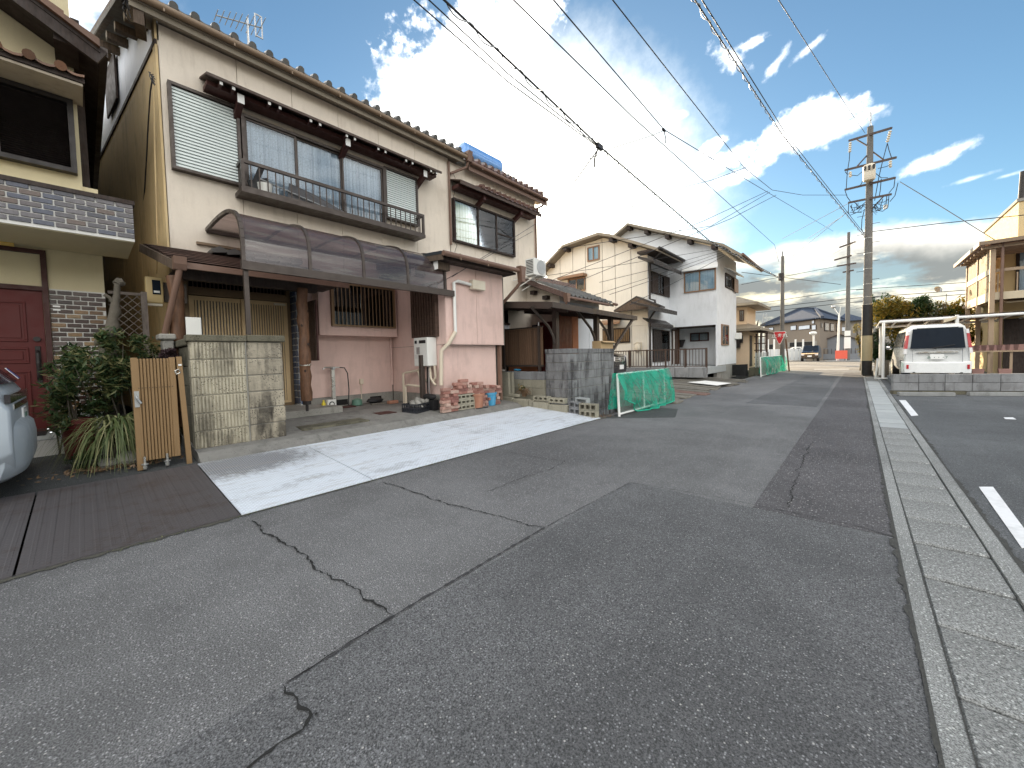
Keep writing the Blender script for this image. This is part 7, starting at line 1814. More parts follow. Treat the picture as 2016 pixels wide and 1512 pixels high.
def onq(a, b_, x, y):
    n = Vector(((b_ - a).y, -(b_ - a).x, 0)); r = ray(x, y); o_ = Vector((0, 0, EYE)); t = (a - o_).dot(n) / r.dot(n); return o_ + r * t
def fwin(a, b_, x0, y0, x1, y1, mat=None, parent=None, fr=None):
    p, q_ = onq(a, b_, x0, y1), onq(a, b_, x1, y0); n = Vector(((b_ - a).y, -(b_ - a).x, 0)).normalized()
    def slabq(g, o1, o2):
        p0 = Vector((p.x, p.y, 0)).lerp(Vector((q_.x, q_.y, 0)), -g); q0 = Vector((p.x, p.y, 0)).lerp(Vector((q_.x, q_.y, 0)), 1 + g); h = (q_.z - p.z) * g
        vs = []
        for o_ in (o1, o2): vs += [Vector((v.x, v.y, z)) + n * o_ for v, z in ((p0, p.z - h), (q0, p.z - h), (q0, q_.z + h), (p0, q_.z + h))]
        return MB().add(vs, [(0, 1, 2, 3), (7, 6, 5, 4), (0, 4, 5, 1), (1, 5, 6, 2), (2, 6, 7, 3), (3, 7, 4, 0)])
    f = slabq(.10, .01, .07).build('window', fr or m_dk, parent or fhouse); slabq(0, .071, .10).build('pane', mat or m_curw, f)
for q_ in ((1515, 645, 1523, 652), (1558, 641, 1568, 650), (1574, 640, 1595, 649), (1600, 640, 1607, 649), (1600, 631, 1604, 637)): fwin(A, B, *q_)
for q_ in ((1616, 637, 1617.5, 644), (1623, 637, 1630, 650), (1634, 638, 1640, 651), (1646, 638, 1650, 651)): fwin(B, C_, *q_, mat=m_frost)
a0, b0 = onq(A, B, 1550, 700), onq(A, B, 1605, 700)
fwin(A, B, 1556, 672, 1604, 683, m_dark, fr=m_farwall2); fwin(A, B, 1508, 678, 1523, 688, m_dark, fr=m_farwall2)
h3 = thing('far_house', 'pale grey house with a blue-grey roof right of the taupe house', 'house', (-2, 85, 0))
xa, xb = ptz(1655, 700, 84).x, ptz(1697, 700, 84).x; ze = ptz(1670, 632, 84).z
MB().box(xa, xb, 84, 92, 0, ze).build('wall', m_farwall2, h3); pk = ptz(1664, 622, 88)
MB().add([(xa - .8, 83.2, ze), (xb + .8, 83.2, ze), (xb + .8, 92.8, ze), (xa - .8, 92.8, ze), (pk.x, 86, pk.z + .3), (pk.x + .8, 90, pk.z + .3)], [(0, 1, 4), (1, 2, 5, 4), (2, 3, 5), (3, 0, 4, 5), (0, 3, 2, 1)]).build('roof', m_tileblue, h3)
fwin(Vector((xa, 84, 0)), Vector((xb, 84, 0)), 1656, 644, 1666, 652, parent=h3)
shd = thing('grey_shed', 'low grey gabled shed with a light blue door across the far street', 'shed', (-2, 66, 0))
xa, xb = ptz(1613, 700, 66).x, ptz(1702, 700, 66).x; zl = ptz(1613, 674, 66).z; zp = ptz(1652, 659, 66).z; xp = ptz(1652, 660, 66).x
MB().prism([(xa, 0), (xb, 0), (xb, zl), (xp, zp), (xa, zl)], 1, 66, 71).build('wall', m_greyw, shd)
MB().slab([(xa - .3, 65.7, zl - .05), (xp, 65.7, zp + .12), (xp, 71, zp + .12), (xa - .3, 71, zl - .05)], .1).slab([(xp, 65.7, zp + .12), (xb + .3, 65.7, zl - .05), (xb + .3, 71, zl - .05), (xp, 71, zp + .12)], .1).build('roof', m_lampbr, shd)
MB().box(ptz(1617, 690, 66).x, ptz(1627, 690, 66).x, 65.9, 65.99, .1, ptz(1620, 675, 66).z).build('door', m_bluedoor, shd)
gf = thing('low_fence', 'dark mesh fence in front of the grey shed', 'fence', (0, 64.5, 0)); xa, xb = ptz(1615, 700, 64.5).x, ptz(1700, 700, 64.5).x
for i in range(12): MB().box(xa + (xb - xa) * i / 11 - .03, xa + (xb - xa) * i / 11 + .03, 64.5, 64.55, 0, 1.5).build('post', m_brown, gf)
MB().box(xa, xb, 64.46, 64.49, 1.42, 1.5).build('rail', m_greyw, gf); MB().box(xa, xb, 64.46, 64.49, .05, .75).build('rail', m_greyw, gf)
wf = thing('white_fence', 'white sheet fence and low wall in front of the taupe house', 'fence', (-12, 60, 0)); xa, xb = ptz(1480, 700, 60).x, ptz(1588, 700, 60).x
n = 14
for i in range(n): MB().box(xa + (xb - xa) * i / n + .02, xa + (xb - xa) * (i + 1) / n - .02, 60, 60.06, .05, ptz(1540, 687, 60).z).build('sheet', m_whitew, wf)
for x in (1512, 1524, 1566, 1581): MB().box(ptz(x, 690, 60.3).x - .09, ptz(x, 690, 60.3).x + .09, 60.25, 60.4, 0, ptz(x, 668, 60.3).z).build('post', m_wht, wf)
wr_ = thing('parked_car', 'long white parked car behind the white sheet fence', 'car', (-9, 61.5, 0)); xa, xb = ptz(1545, 690, 61.5).x, ptz(1583, 690, 61.5).x
MB().prism([(xa, .4), (xb, .4), (xb, 1.1), (xb - .3, 1.75), (xa + .9, 1.75), (xa, 1.2)], 1, 61.2, 62.8).build('body', m_carwhite, wr_, bevel=.1, seg=2); MB().prism([(xa + .5, 1.2), (xb - .15, 1.2), (xb - .4, 1.66), (xa + 1.0, 1.66)], 1, 61.15, 61.19).build('side_window', m_cglass, wr_)
# small dark van facing us, glinting
fv = thing('parked_van', 'dark small van with a white bonnet edge facing the lane across the street', 'van', (-6, 57, 0)); fc = ptz(1594, 700, 57); 
def ring3(w, y, z0, z1, tw): return [(p[1] + fc.x, y, p[2]) for p in ring2(w, 0, z0, z1, tw)]
loft([ring3(.80, 56.9, .35, 1.0, .95), ring3(.85, 57.1, .3, 1.15, .95), ring3(.86, 57.9, .3, 1.25, .93), ring3(.86, 58.5, .3, 1.85, .84), ring3(.86, 61.3, .3, 1.88, .84)]).build('body', m_carblk, fv, smooth=True)
MB().slab([(fc.x - .72, 57.92, 1.27), (fc.x + .72, 57.92, 1.27), (fc.x + .66, 58.44, 1.8), (fc.x - .66, 58.44, 1.8)], .02, (0, .7, -.7)).build('windscreen', m_cglass, fv)
MB().box(fc.x - .8, fc.x + .8, 56.86, 56.90, .86, .95).build('bonnet_trim', m_chrome, fv); MB().box(fc.x - .2, fc.x + .2, 56.86, 56.89, .52, .68).build('number_plate', m_plate, fv)
for s in (-1, 1): MB().box(fc.x + s * .5, fc.x + s * .78, 56.86, 56.895, .70, .84).build('headlamp', m_tailc, fv); MB().tube([(fc.x + s * .62, 57.6, .3), (fc.x + s * .86, 57.6, .3)], .3, 12).build('wheel', m_black, fv)
# lamps, boards and poles on the far island
p = ptz(1649, 712, 55); lp = thing('street_lamp', 'pale slim street lamp post with an angled head on the far island', 'street lamp', (p.x, 55, .1)); zt = ptz(1649, 620, 55).z
MB().tube([(p.x, 55, .1), (p.x + .1, 55, zt)], [.13, .08], 8).tube([(p.x + .1, 55, zt - .02), ptz(1645, 611, 55), ptz(1641, 605, 55)], .06, 6).tube([(p.x + .1, 55, zt - .02), ptz(1654, 611, 55), ptz(1655, 603, 55)], .04, 6).build('post', m_wpl, lp); MB().ball(ptz(1641, 604, 55), .2, 8, 6, (1.2, 1, .9)).build('lamp_head', m_steel, lp)
p = ptz(1601, 700, 58); lp2 = thing('round_lamp', 'white post lamp with a round shade beside the dark small van', 'street lamp', (p.x, 58.5, 0)); MB().tube([(p.x, 58.5, 0), (p.x, 58.5, ptz(1601, 660, 58.5).z)], .1, 8).build('post', m_wpl, lp2); MB().ball(ptz(1601, 656, 58.5), .34, 10, 8, (1.1, 1, .7)).build('shade', m_wpl, lp2)
p = ptz(1656, 708, 54.2); sb = thing('red_board', 'plain red board standing on the far traffic island', 'sign', (p.x, 54.2, .1)); MB().slab([(p.x - .5, 54.2, .3), (p.x + .5, 54.2, .3), (p.x + .5, 54.35, ptz(1656, 690, 54.2).z), (p.x - .5, 54.35, ptz(1656, 690, 54.2).z)], .03, (0, 1, 0)).build('panel', m_orange, sb); [MB().box(p.x + s - .03, p.x + s + .03, 54.22, 54.28, .1, .3).build('foot', m_wht, sb) for s in (-.4, .4)]
def pole(name, label, X, Y, z0, z1, r0, r1, lean=0):
    t = thing(name, label, 'utility pole', (X, Y, z0)); MB().tube([(X, Y, z0), (X + lean, Y, z1)], [r0, r1], 14).build('shaft', m_pole, t, smooth=True); return t
p2 = ptz(1668, 711, 55.5); zp2 = ptz(1667, 458, 55.5).z
P2 = pole('utility_pole', 'farther utility pole on the traffic island with small crossarms', p2.x, 55.5, .1, zp2, .24, .13)
for a, b_ in (((1653, 487), (1684, 476)), ((1643, 512), (1676, 503)), ((1648, 524), (1685, 518)), ((1660, 536), (1680, 532))): MB().bar(ptz(*a, 56), ptz(*b_, 55), .14, .14).build('crossarm', m_lampbr, P2)
MB().box(p2.x - .27, p2.x + .27, 55.2, 55.26, 1.4, 2.6).build('notice', m_wht, P2); MB().box(p2.x - .25, p2.x + .25, 55.2, 55.26, 2.75, 3.3).build('notice', m_wht, P2)
p1 = Vector((-3.60, 30.0, 0)); zp1 = ptz(1538, 505, 30).z
P1 = pole('utility_pole', 'slim pole carrying the stop sign at the lane corner', p1.x, p1.y, 0, zp1, .14, .085)
MB().tube([ptz(1538, 538, 30) + Vector((0, 0, 0)), ptz(1538, 552, 30)], .16, 10).build('clamp', m_iron, P1); MB().box(p1.x - .02, p1.x + .02, 29.95, 30.05, zp1, zp1 + .3).build('pole_tip', m_iron, P1)
# stop sign
sg = thing('stop_sign', 'red inverted triangle stop sign with white Japanese lettering', 'sign', (-3.6, 29.7, 2.6)); Ys = 29.75
ta, tb, tc = on(1, Ys, 1522, 653), on(1, Ys, 1548, 652), on(1, Ys, 1535.5, 678)
cxs = (ta.x + tb.x) / 2; hw_ = (tb.x - ta.x) / 2; ztp = (ta.z + tb.z) / 2; zbt = tc.z
def tri(s, y0, y1):
    c = (ztp * 2 + zbt) / 3
    def f(x, z): return (cxs + (x - cxs) * s, c + (z - c) * s)
    r = .07; pts = [f(cxs - hw_ + r, ztp), f(cxs + hw_ - r, ztp), f(cxs + hw_, ztp - r * .9), f(cxs + r * .7, zbt + .02), f(cxs, zbt), f(cxs - r * .7, zbt + .02), f(cxs - hw_, ztp - r * .9)]
    return MB().prism(pts, 1, y0, y1)
tri(1.0, Ys, Ys + .02).build('rim', m_wht, sg); tri(.91, Ys - .006, Ys - .001).build('red_face', m_sred, sg); tri(.98, Ys + .021, Ys + .03).build('back', m_steel, sg)
for zz in (ztp - .1, ztp - .4): MB().box(cxs - .04, p1.x + .02, Ys + .031, 29.9, zz - .02, zz + .02).build('bracket', m_steel, sg)
text('\u6b62\u307e\u308c', .285, Vector((cxs, Ys - .010, ztp - .36)) - Vector(sg.location), sg, m_wht, 'sign_lettering', .006)
o = MB().tube([(-3.18, 29.6, 0), (-3.36, 29.5, 2.05)], .045, 6).build('leaning_stake', m_log); tag(o, 'rusty brown stake leaning beside the stop sign pole', 'stake')

# ================================================================== BIG UTILITY POLE
BX, BY = .34, 26.1; zt = on(1, BY, 1712, 250).z
BP = pole('utility_pole', 'big concrete utility pole with a transformer and four crossarms on the right kerb', BX, BY, 0, zt, .200, .115, .02)
MB().tube([(BX, BY, 0), (BX, BY, .85)], [.214, .210], 14).build('black_sleeve', m_black, BP, smooth=True)
zb0, zb1 = on(1, BY, 1706, 710).z, on(1, BY, 1706, 661).z
MB().tube([(BX, BY, zb0), (BX, BY, zb1)], [.218, .214], 14).build('yellow_sheet', m_poleband, BP, smooth=True); MB().tube([(BX, BY, zb1 + .01), (BX, BY, on(1, BY, 1706, 600).z)], [.209, .203], 14).build('dark_sleeve', m_black, BP, smooth=True)
zz = zb1 + 1.4; i = 0
while zz < zt - 3.5:
    s = 1 if i % 2 else -1; MB().tube([(BX + s * .1, BY - .05, zz), (BX + s * .42, BY - .05, zz)], .012, 5).build('step_bolt', m_iron, BP); zz += .45; i += 1
for yy in (600, 585, 560, 530, 500, 470): z_ = on(1, BY, 1706, yy).z; MB().tube([(BX + .01, BY, z_), (BX + .01, BY, z_ + .018)], .204 - .0065 * z_, 12).build('steel_band', m_alu, BP)
arms = [((1672, 277), (1755, 252)), ((1664, 335), (1764, 310)), ((1664, 373.5), (1762, 350)), ((1671, 399), (1754, 382.5))]
for a, b_ in arms: MB().bar(on(1, BY + .75, *a), on(1, BY - .85, *b_), .09, .09).build('crossarm', m_lampbr, BP)
def arm_brace(a, b_): MB().bar(on(1, BY, *a), on(1, BY, *b_), .05, .05).build('arm_brace', m_lampbr, BP)
for a, b_ in (((1687, 275), (1716, 292)), ((1687, 328), (1713, 299)), ((1740, 315), (1717, 298)), ((1739, 387), (1716, 412))): arm_brace(a, b_)
MB().tube([on(1, BY, 1711, 257), on(1, BY, 1713.5, 236)], .02, 6).tube([on(1, BY, 1717, 254), on(1, BY, 1714, 236)], .02, 6).tube([on(1, BY, 1713.6, 237), on(1, BY, 1713.6, 221)], .05, 8).build('top_bracket', m_steel, BP)
ta_, tb_ = on(1, BY - .35, 1711, 356), on(1, BY - .35, 1711, 325); MB().lathe((ta_.x, BY - .38, ta_.z), [(.20, 0), (.23, .06), (.23, tb_.z - ta_.z - .06), (.19, tb_.z - ta_.z)], 18).build('transformer', m_ivory, BP, smooth=True)
for dx in (-.16, 0, .16): MB().tube([(ta_.x + dx, BY - .62, tb_.z - .12), (ta_.x + dx, BY - .66, tb_.z - .32)], [.05, .035], 8).build('bushing', m_black, BP)
R = random.Random(4)
def insul(x, y, x2, y2, n=5):
    p, q_ = on(1, BY - .1, x, y), on(1, BY - .1, x2, y2); b = MB()
    pts = []; rs = []
    for i in range(n * 2 + 1): pts.append(p.lerp(q_, i / (n * 2))); rs.append(.07 if i % 2 else .03)
    b.tube(pts, rs, 8); b.build('insulator', m_ivory, BP, smooth=True)
insul(1674, 280, 1673, 300); insul(1753, 257, 1747, 280); insul(1674, 338, 1674, 349, 3); insul(1753, 316, 1753, 330, 3)
def drop(pts, r=.016, Y=None, name='jumper'): return MB().tube([on(1, (Y or BY) - .1, x, y) for x, y in pts], r, 5).build(name, m_wire, BP)
for pts in ([(1673, 300), (1672, 315), (1668, 340), (1666, 372)], [(1747, 282), (1750, 295), (1755, 310)], [(1747, 282), (1737, 320), (1730, 350), (1722, 395)], [(1664, 338), (1668, 343), (1674, 342)], [(1676, 345), (1688, 346), (1700, 336)], [(1722, 340), (1735, 350), (1748, 350)], [(1728, 332), (1745, 328), (1752, 325)], [(1762, 352), (1760, 368), (1750, 380)], [(1768, 360), (1762, 385), (1752, 397)], [(1664, 376), (1668, 388), (1674, 396)],
            [(1700, 350), (1696, 362), (1690, 368)], [(1671, 400), (1670, 418), (1673, 424), (1688, 418), (1702, 402)], [(1674, 405), (1680, 416), (1690, 410), (1704, 398)], [(1680, 396), (1690, 406), (1706, 402)], [(1720, 402), (1732, 412), (1738, 392)], [(1746, 386), (1744, 405), (1732, 414), (1720, 408)], [(1750, 386), (1748, 408), (1738, 416), (1724, 414)], [(1735, 352), (1733, 375), (1731, 386)], [(1702, 412), (1697, 432), (1696, 450), (1700, 460)], [(1726, 398), (1740, 398), (1750, 392)]): drop(pts)
R = random.Random(14)
for i in range(14):
    s = -1 if i % 2 else 1; x = 1712 + s * R.uniform(8, 36); y = R.uniform(398, 412); drop([(x, y), (x + R.uniform(-8, 8), y + R.uniform(6, 16)), (x - s * R.uniform(5, 22), y + R.uniform(0, 12))], .013)
MB().box(on(1, BY, 1742, 408).x - .05, on(1, BY, 1742, 408).x + .09, BY - .1, BY, on(1, BY, 1742, 412).z, on(1, BY, 1742, 404).z).build('closure', m_wpl, BP)

# ================================================================== WIRES
WG = 'overhead wires along the lane'
def wire(label, pts, r=.012, group=WG, wrap=None, extend=0.0, sag=0):
    V = [Vector(p) if not (len(p) == 3 and isinstance(p[2], str)) else None for p in pts]
    if V[0].y < 11 and V[1].y > V[0].y and group == WG:      # the run goes on overhead to the next pole behind
        d_ = V[0] - V[1]; V.insert(0, V[0] + Vector((d_.x, d_.y, d_.z * .5)) * ((-14 - V[0].y) / d_.y))
    out_ = []
    for a, b_ in zip(V, V[1:]):
        n = max(4, int((b_ - a).length / .8))
        for i in range(n):
            t = i / n; out_.append(a.lerp(b_, t) - Vector((0, 0, sag * 4 * t * (1 - t))))
    out_.append(V[-1])
    t = thing('wire', label, 'cable', tuple(V[-1]), group)
    MB().tube(out_, r, 6).build('strand', m_wire, t)
    if wrap:
        pts2 = []; n = len(out_); L = 0
        res = []
        for a, b_ in zip(out_, out_[1:]):
            m_ = max(2, int((b_ - a).length / .07))
            for i in range(m_): res.append(a.lerp(b_, i / m_))
        s = 0
        for i, p in enumerate(res):
            s += .07; a = s * 2 * math.pi / wrap; pts2.append(p + Vector((math.cos(a) * .032, 0, math.sin(a) * .032 - .022)))
        MB().tube(pts2, .008, 4).build('spiral_hanger', m_steel, t)
    return t
def at(x, y, Y): return tuple(on(1, Y, x, y))
topP1 = tuple(on(1, 29.9, 1537, 548))
def atx(x, y, X=-3.6): return tuple(on(0, X, x, y))
wire('thick bundled cable from the top left down to the stop sign pole', [atx(866, -8), atx(1000, 118), atx(1177, 285), atx(1397, 474), topP1], .014, wrap=.45)
wire('thin cable running just left of the thick bundled cable, inner of two', [atx(836, -8, -3.66), atx(1000, 145, -3.66), atx(1174, 285, -3.66)], .008)
wire('thin cable running just left of the thick bundled cable, outer of two', [atx(806, -8, -3.72), atx(1000, 161, -3.72), atx(1174, 287, -3.72)], .008)
wire('bare wire right of the thick bundled cable reaching the roof of the pale house', [at(1003, -8, 4.0), at(1245, 230, 8.0), at(1525, 482, 29.0), at(1533, 515, 29.9)], .010)
wire('wire with a forked joint in the middle of the sky', [at(1083, -8, 4.8), at(1307, 255, 10.5), at(1480, 360, 20), at(1640, 455, 50)], .011)
wire('wire bending into the lowest crossarm of the big pole', [at(1200, -8, 5.6), at(1465, 330, 15), at(1520, 374, 20), at(1580, 384, 24), at(1668, 384, BY)], .010)
wire('spiral-hung double cable running up to the big pole', [at(1362, -10, 7.2), at(1540, 265, 15.5), at(1704, 468, BY)], .013, wrap=.55)
wire('second strand beside the spiral-hung cable to the big pole', [at(1376, -10, 7.2), at(1546, 262, 15.5), at(1706, 466, BY)], .011)
wire('single wire reaching the top crossarm of the big pole', [at(1528, -8, 10.5), at(1668, 211, 22), at(1703, 262, BY)], .010)
SG = 'service wires to the houses'
wire('service wire from the forked joint down to the thick bundled cable', [at(1307, 257, 10.5), at(1280, 268, 10), at(1210, 290, 8), at(1155, 315, 7)], .009, SG)
wire('short service wire hanging left from the cable clamp', [atx(1180, 290), atx(1160, 318, -3.8), atx(1130, 360, -4.2)], .010, SG)
wire('service wire crossing the bright sky to the aerial', [at(1468, 330, 15), at(1400, 355, 16), at(1250, 392, 18)], .010, SG)
for i, (a, b_, c) in enumerate((((1512, 376), (1385, 435), (1040, 570)), ((1516, 378), (1400, 445), (960, 512)), ((1528, 384), (1440, 430), (1050, 590)))):
    wire(['upper', 'middle', 'lower'][i] + ' of three service wires slanting left from the cable bend', [at(*a, 20), at(*b_, 15), at(*c, 11 if i != 1 else 9.5)], .010, SG)
for i, (a, c) in enumerate((((1424, 492), (1180, 556)), ((1424, 496), (1110, 600)), ((1426, 500), (1200, 580)), ((1427, 503), (1240, 600)), ((1424, 488), (1060, 545)))):
    wire('service wire fanning left in front of the pale house, ' + ['highest but one', 'lowest', 'third', 'short lower', 'highest'][i], [at(*a, 20.2), at((a[0] + c[0]) / 2, (a[1] + c[1]) / 2 + 2, 15.5), at(*c, 11.5)], .009, SG)
for i, (a, b_) in enumerate((((1062, 436), (890, 545)), ((1055, 452), (860, 560)))):
    wire(['upper', 'lower'][i] + ' thin wire crossing the corner of the tiled house', [at(*a, 10.9), tuple(on(0, -6.6, (a[0] + b_[0]) / 2, (a[1] + b_[1]) / 2)), tuple(on(0, -6.0, *b_))], .006, SG)
wire('service wire from the pale house corner to the stop sign pole', [at(1458, 508, 22), at(1495, 530, 26), topP1], .022, SG)
wire('wire from the big pole down to the balcony house', [at(1772, 358, BY), at(1850, 405, 25), at(1990, 492, 23)], .014, SG)
wire('wire running level right from the big pole', [at(1700, 458, BY), at(1850, 440, 26), at(2030, 422, 26)], .018, SG)
for i, (a, b_) in enumerate((((1671, 415), (1560, 505)), ((1671, 400), (1540, 470)), ((1700, 468), (1640, 500)), ((1660, 425), (1590, 470)))):
    wire('wire leaving the big pole to the left, ' + ['lowest and longest', 'highest', 'shortest', 'second shortest'][i], [at(*a, BY), at(*b_, BY + 8)], .012, 'wires leaving the big pole to the left')
for i, (ya, yb, yc_) in enumerate(((604, 571, 548), (612, 588, 562), (620, 596, 570))):
    wire('level cable over the far cross street, ' + ['top', 'middle', 'bottom'][i] + ' of three', [at(1450, ya, 57), at(1668, yb, 55.5), at(2030, yc_, 55)], .035 if i else .03, 'cables over the far street')
for i, (ya, yb) in enumerate(((560, 523), (536, 560))): wire(['line from the stop sign pole to the far pole', 'line from the pale house past the stop sign pole'][i], [at(1460, ya, 40), at(1655, yb, 55)], .025, 'cables over the far street')
# clamps on the wires
o = MB().box(-.03, .03, -.09, .09, -.05, .035).tube([(0, -.05, -.05), (-.05, -.1, -.25), (-.1, -.02, -.35)], .015, 5).build('cable_clamp', m_iron); o.location = atx(1180, 288); tag(o, 'dark cable clamp on the thick bundled cable', 'clamp')
o = MB().box(-.025, .025, -.08, .08, -.02, .02).tube([(0, 0, 0), (.05, 0, -.25), (0, .1, -.3)], .012, 5).build('wire_joint', m_iron); o.location = at(1307, 256, 10.5); tag(o, 'forked wire joint in the middle of the sky', 'clamp')

# ================================================================== RIGHT-HAND SIDE
# block retaining wall and wheel stops
rw = thing('lot_wall', 'two-course grey block wall between the parking lot and the white van', 'wall', (.76, 15.26, 0)); wa = rad(22)
u = Vector((math.cos(wa), math.sin(wa), 0)); nrm = Vector((math.sin(wa), -math.cos(wa), 0)); o0 = Vector((.76, 15.3, 0)); hB = .232
proto = unit_box('block', m_gblock2, (.545, .12, hB - .008), .006, rw)
for r_ in range(2):
    for c_ in range(12):
        o = proto if (r_ == 0 and c_ == 0) else inst(proto, rw)
        o.location = o0 + u * (.28 + c_ * .555) - nrm * .06 + Vector((0, 0, .095 + hB / 2 + r_ * hB)) + nrm * rng.uniform(0, .004) - Vector(rw.location); o.rotation_euler = (0, 0, wa)
o = unit_box('footing', m_concdark, (6.66, .16, .09), 0, rw); o.location = o0 + u * 3.33 - nrm * .06 + Vector((0, 0, .046)) - Vector(rw.location); o.rotation_euler = (0, 0, wa)
for i, (xa, ya, xb, yb) in enumerate(((1787, 778, 1856, 775), (1935, 777, 2030, 776))):
    pa, pb = on(2, 0, xa, ya + 4), on(2, 0, xb, yb + 2); mid = (pa + pb) / 2; d = (mid - o0).dot(nrm)
    if d < .28: mid = mid + nrm * (.30 - d)
    L_ = 1.15 if i == 0 else 1.5
    o = MB().prism([(-.07, 0), (.07, 0), (.055, .10), (-.055, .10)], 0, -L_ / 2, L_ / 2).build('wheel_stop', m_kerbc, None, bevel=.01); o.location = mid; o.rotation_euler = (0, 0, wa); tag(o, ['low concrete wheel stop nearest the gutter', 'low concrete wheel stop at the right photo edge'][i], 'wheel stop', 'wheel stops in the parking lot')
# white van
vn = thing('white_van', 'white minivan parked with its rear and tinted window towards the lot', 'van', (0, 0, 0))
HWv = .80
def ringv(w, y, z0, z1, tw): return [(p[1], y, p[2]) for p in ring2(w, 0, z0, z1, tw)]
loft([ringv(HWv * .93, .10, .26, 1.02, 1.0), ringv(HWv * .97, .06, .24, 1.15, .93), ringv(HWv * .99, .10, .24, 1.72, .85), ringv(HWv, .24, .24, 1.81, .84), ringv(HWv, .9, .24, 1.84, .82), ringv(HWv, 3.0, .24, 1.82, .83), ringv(HWv, 3.5, .24, 1.5, .86), ringv(HWv, 3.9, .24, 1.10, .93), ringv(HWv * .96, 4.5, .24, .95, .93), ringv(HWv * .85, 4.65, .3, .8, .95)]).build('body', m_carwhite, vn, smooth=True)
MB().add([(-.86, .30, .18), (-.80, -.02, .20), (-.5, -.07, .20), (.5, -.07, .20), (.80, -.02, .20), (.86, .30, .18), (-.87, .30, .60), (-.82, .0, .58), (-.5, -.05, .55), (.5, -.05, .55), (.82, .0, .58), (.87, .30, .60)], [(0, 1, 7, 6), (1, 2, 8, 7), (2, 3, 9, 8), (3, 4, 10, 9), (4, 5, 11, 10), (6, 7, 8, 9, 10, 11), (5, 4, 3, 2, 1, 0)]).build('bumper', m_carwhite, vn, bevel=.02, seg=2)
MB().box(-.6, .6, -.062, -.04, .20, .235).build('bumper_trim', m_black, vn)
MB().add([(-.66, .000, 1.02), (.66, .000, 1.02), (.60, .045, 1.68), (-.60, .045, 1.68), (-.66, .075, 1.02), (.66, .075, 1.02), (.60, .19, 1.66), (-.60, .19, 1.66)], [(0, 1, 2, 3), (7, 6, 5, 4), (0, 4, 5, 1), (1, 5, 6, 2), (2, 6, 7, 3), (3, 7, 4, 0)]).build('rear_window', m_cglass, vn)
for s in (-1, 1):
    for za, zb, mt in ((.84, 1.02, m_tailc), (1.025, 1.48, m_tail), (1.485, 1.62, m_tailc)):
        f = lambda z: (z - .84) / .78
        xa0, xa1 = .855 - .10 * f(za), .855 - .10 * f(zb); ya0, ya1 = .02 + .06 * f(za), .02 + .06 * f(zb)
        MB().add([(s * xa0, ya0 + .12, za), (s * (xa0 - .02), ya0 - .005, za), (s * (xa0 - .10), ya0 - .005, za), (s * xa1, ya1 + .12, zb), (s * (xa1 - .02), ya1 - .005, zb), (s * (xa1 - .085), ya1 - .005, zb)], [(0, 1, 4, 3), (1, 2, 5, 4), (3, 4, 5), (0, 2, 1)]).build('tail_lamp', mt, vn)
    MB().box(s * .70, s * .76, -.045, -.01, .34, .48).build('reflector', m_tail, vn)
    for yy in (.75, 3.55):
        wv = MB().tube([(s * .60, yy, .31), (s * .835, yy, .31)], .31, 18).build('wheel', m_black, vn); MB().tube([(s * .834, yy, .31), (s * .848, yy, .31)], .2, 14).build('rim', m_alu, wv)
    MB().slab([(s * .835, .5, 1.08), (s * .835, 3.2, 1.08), (s * .735, 2.9, 1.62), (s * .735, .55, 1.62)], .01, (s, 0, .2)).build('side_window', m_cglass, vn)
    MB().ball((s * .98, 2.9, 1.08), .11, 10, 6, (1.0, .6, .8)).build('wing_mirror', m_chrome if s < 0 else m_carwhite, vn, smooth=True)
MB().prism([(-.52, .885), (-.44, .915), (.44, .915), (.52, .885), (.44, .865), (-.44, .865)], 1, .0, .07).build('chrome_garnish', m_chrome, vn)
npv = MB().box(-.17, .17, -.012, .06, .66, .825).build('number_plate', m_plate, vn)
text('\u3042 \u30fb\u30fb\u30fb7', .105, (0, -.0135, .68), npv, m_plgreen, 'plate_number')
MB().tube([(-.02, -.01, 1.0), (-.12, -.02, 1.03), (.42, .0, 1.12)], .014, 6).build('rear_wiper', m_black, vn)
MB().box(-.50, .50, .05, .06, 1.675, 1.70).build('spoiler_lamp', m_black, vn)
MB().frame(1, -.001, -.60, .60, .50, .99, .006, .05).build('tailgate_seam', m_greyw, vn)
vn.location = (2.03, 19.55, .20); vn.rotation_euler = (0, 0, rad(2)); vn.scale = (.97, 1, 1.04)
# stakes by the pole
for i, (x, y) in enumerate(((1727, 738), (1735, 742), (1744, 748))):
    p = on(2, .0, x, y); o = MB().tube([(0, 0, 0), (.01, .01, .72 + .05 * i)], .085, 8).build('log_stake', m_bark); o.location = (p.x, p.y, 0); tag(o, ['short log stake right beside the big pole', 'middle short log stake between the big pole and the block wall', 'short log stake nearest the block wall'][i], 'stake', 'short log stakes by the big pole')
# pipe carport
cp2 = thing('pipe_carport', 'white pipe carport with a thin roof over the white van', 'carport', (3, 22, .2)); Yc = 21.4
l0, l1 = on(1, Yc, 1733, 634), on(1, Yc, 2050, 615)
MB().tube([l0, l1], .05, 8).build('front_pipe', m_wht, cp2, smooth=True); MB().tube([l0 + Vector((-.05, 2.6, -.1)), l1 + Vector((0, 2.6, -.1))], .05, 8).build('rear_pipe', m_wht, cp2, smooth=True)
MB().tube([(l0.x + .1, Yc, .1), (l0.x + .1, Yc, l0.z)], .045, 8).build('post', m_wht, cp2, smooth=True); xm_ = on(1, Yc, 1884, 640).x; MB().tube([(xm_, Yc, .1), (xm_, Yc, l0.z + .1)], .05, 8).build('post', m_wht, cp2, smooth=True)
MB().tube([(l0.x + .1, Yc + 2.6, .1), (l0.x + .1, Yc + 2.6, l0.z - .1)], .05, 8).build('post', m_wht, cp2, smooth=True)
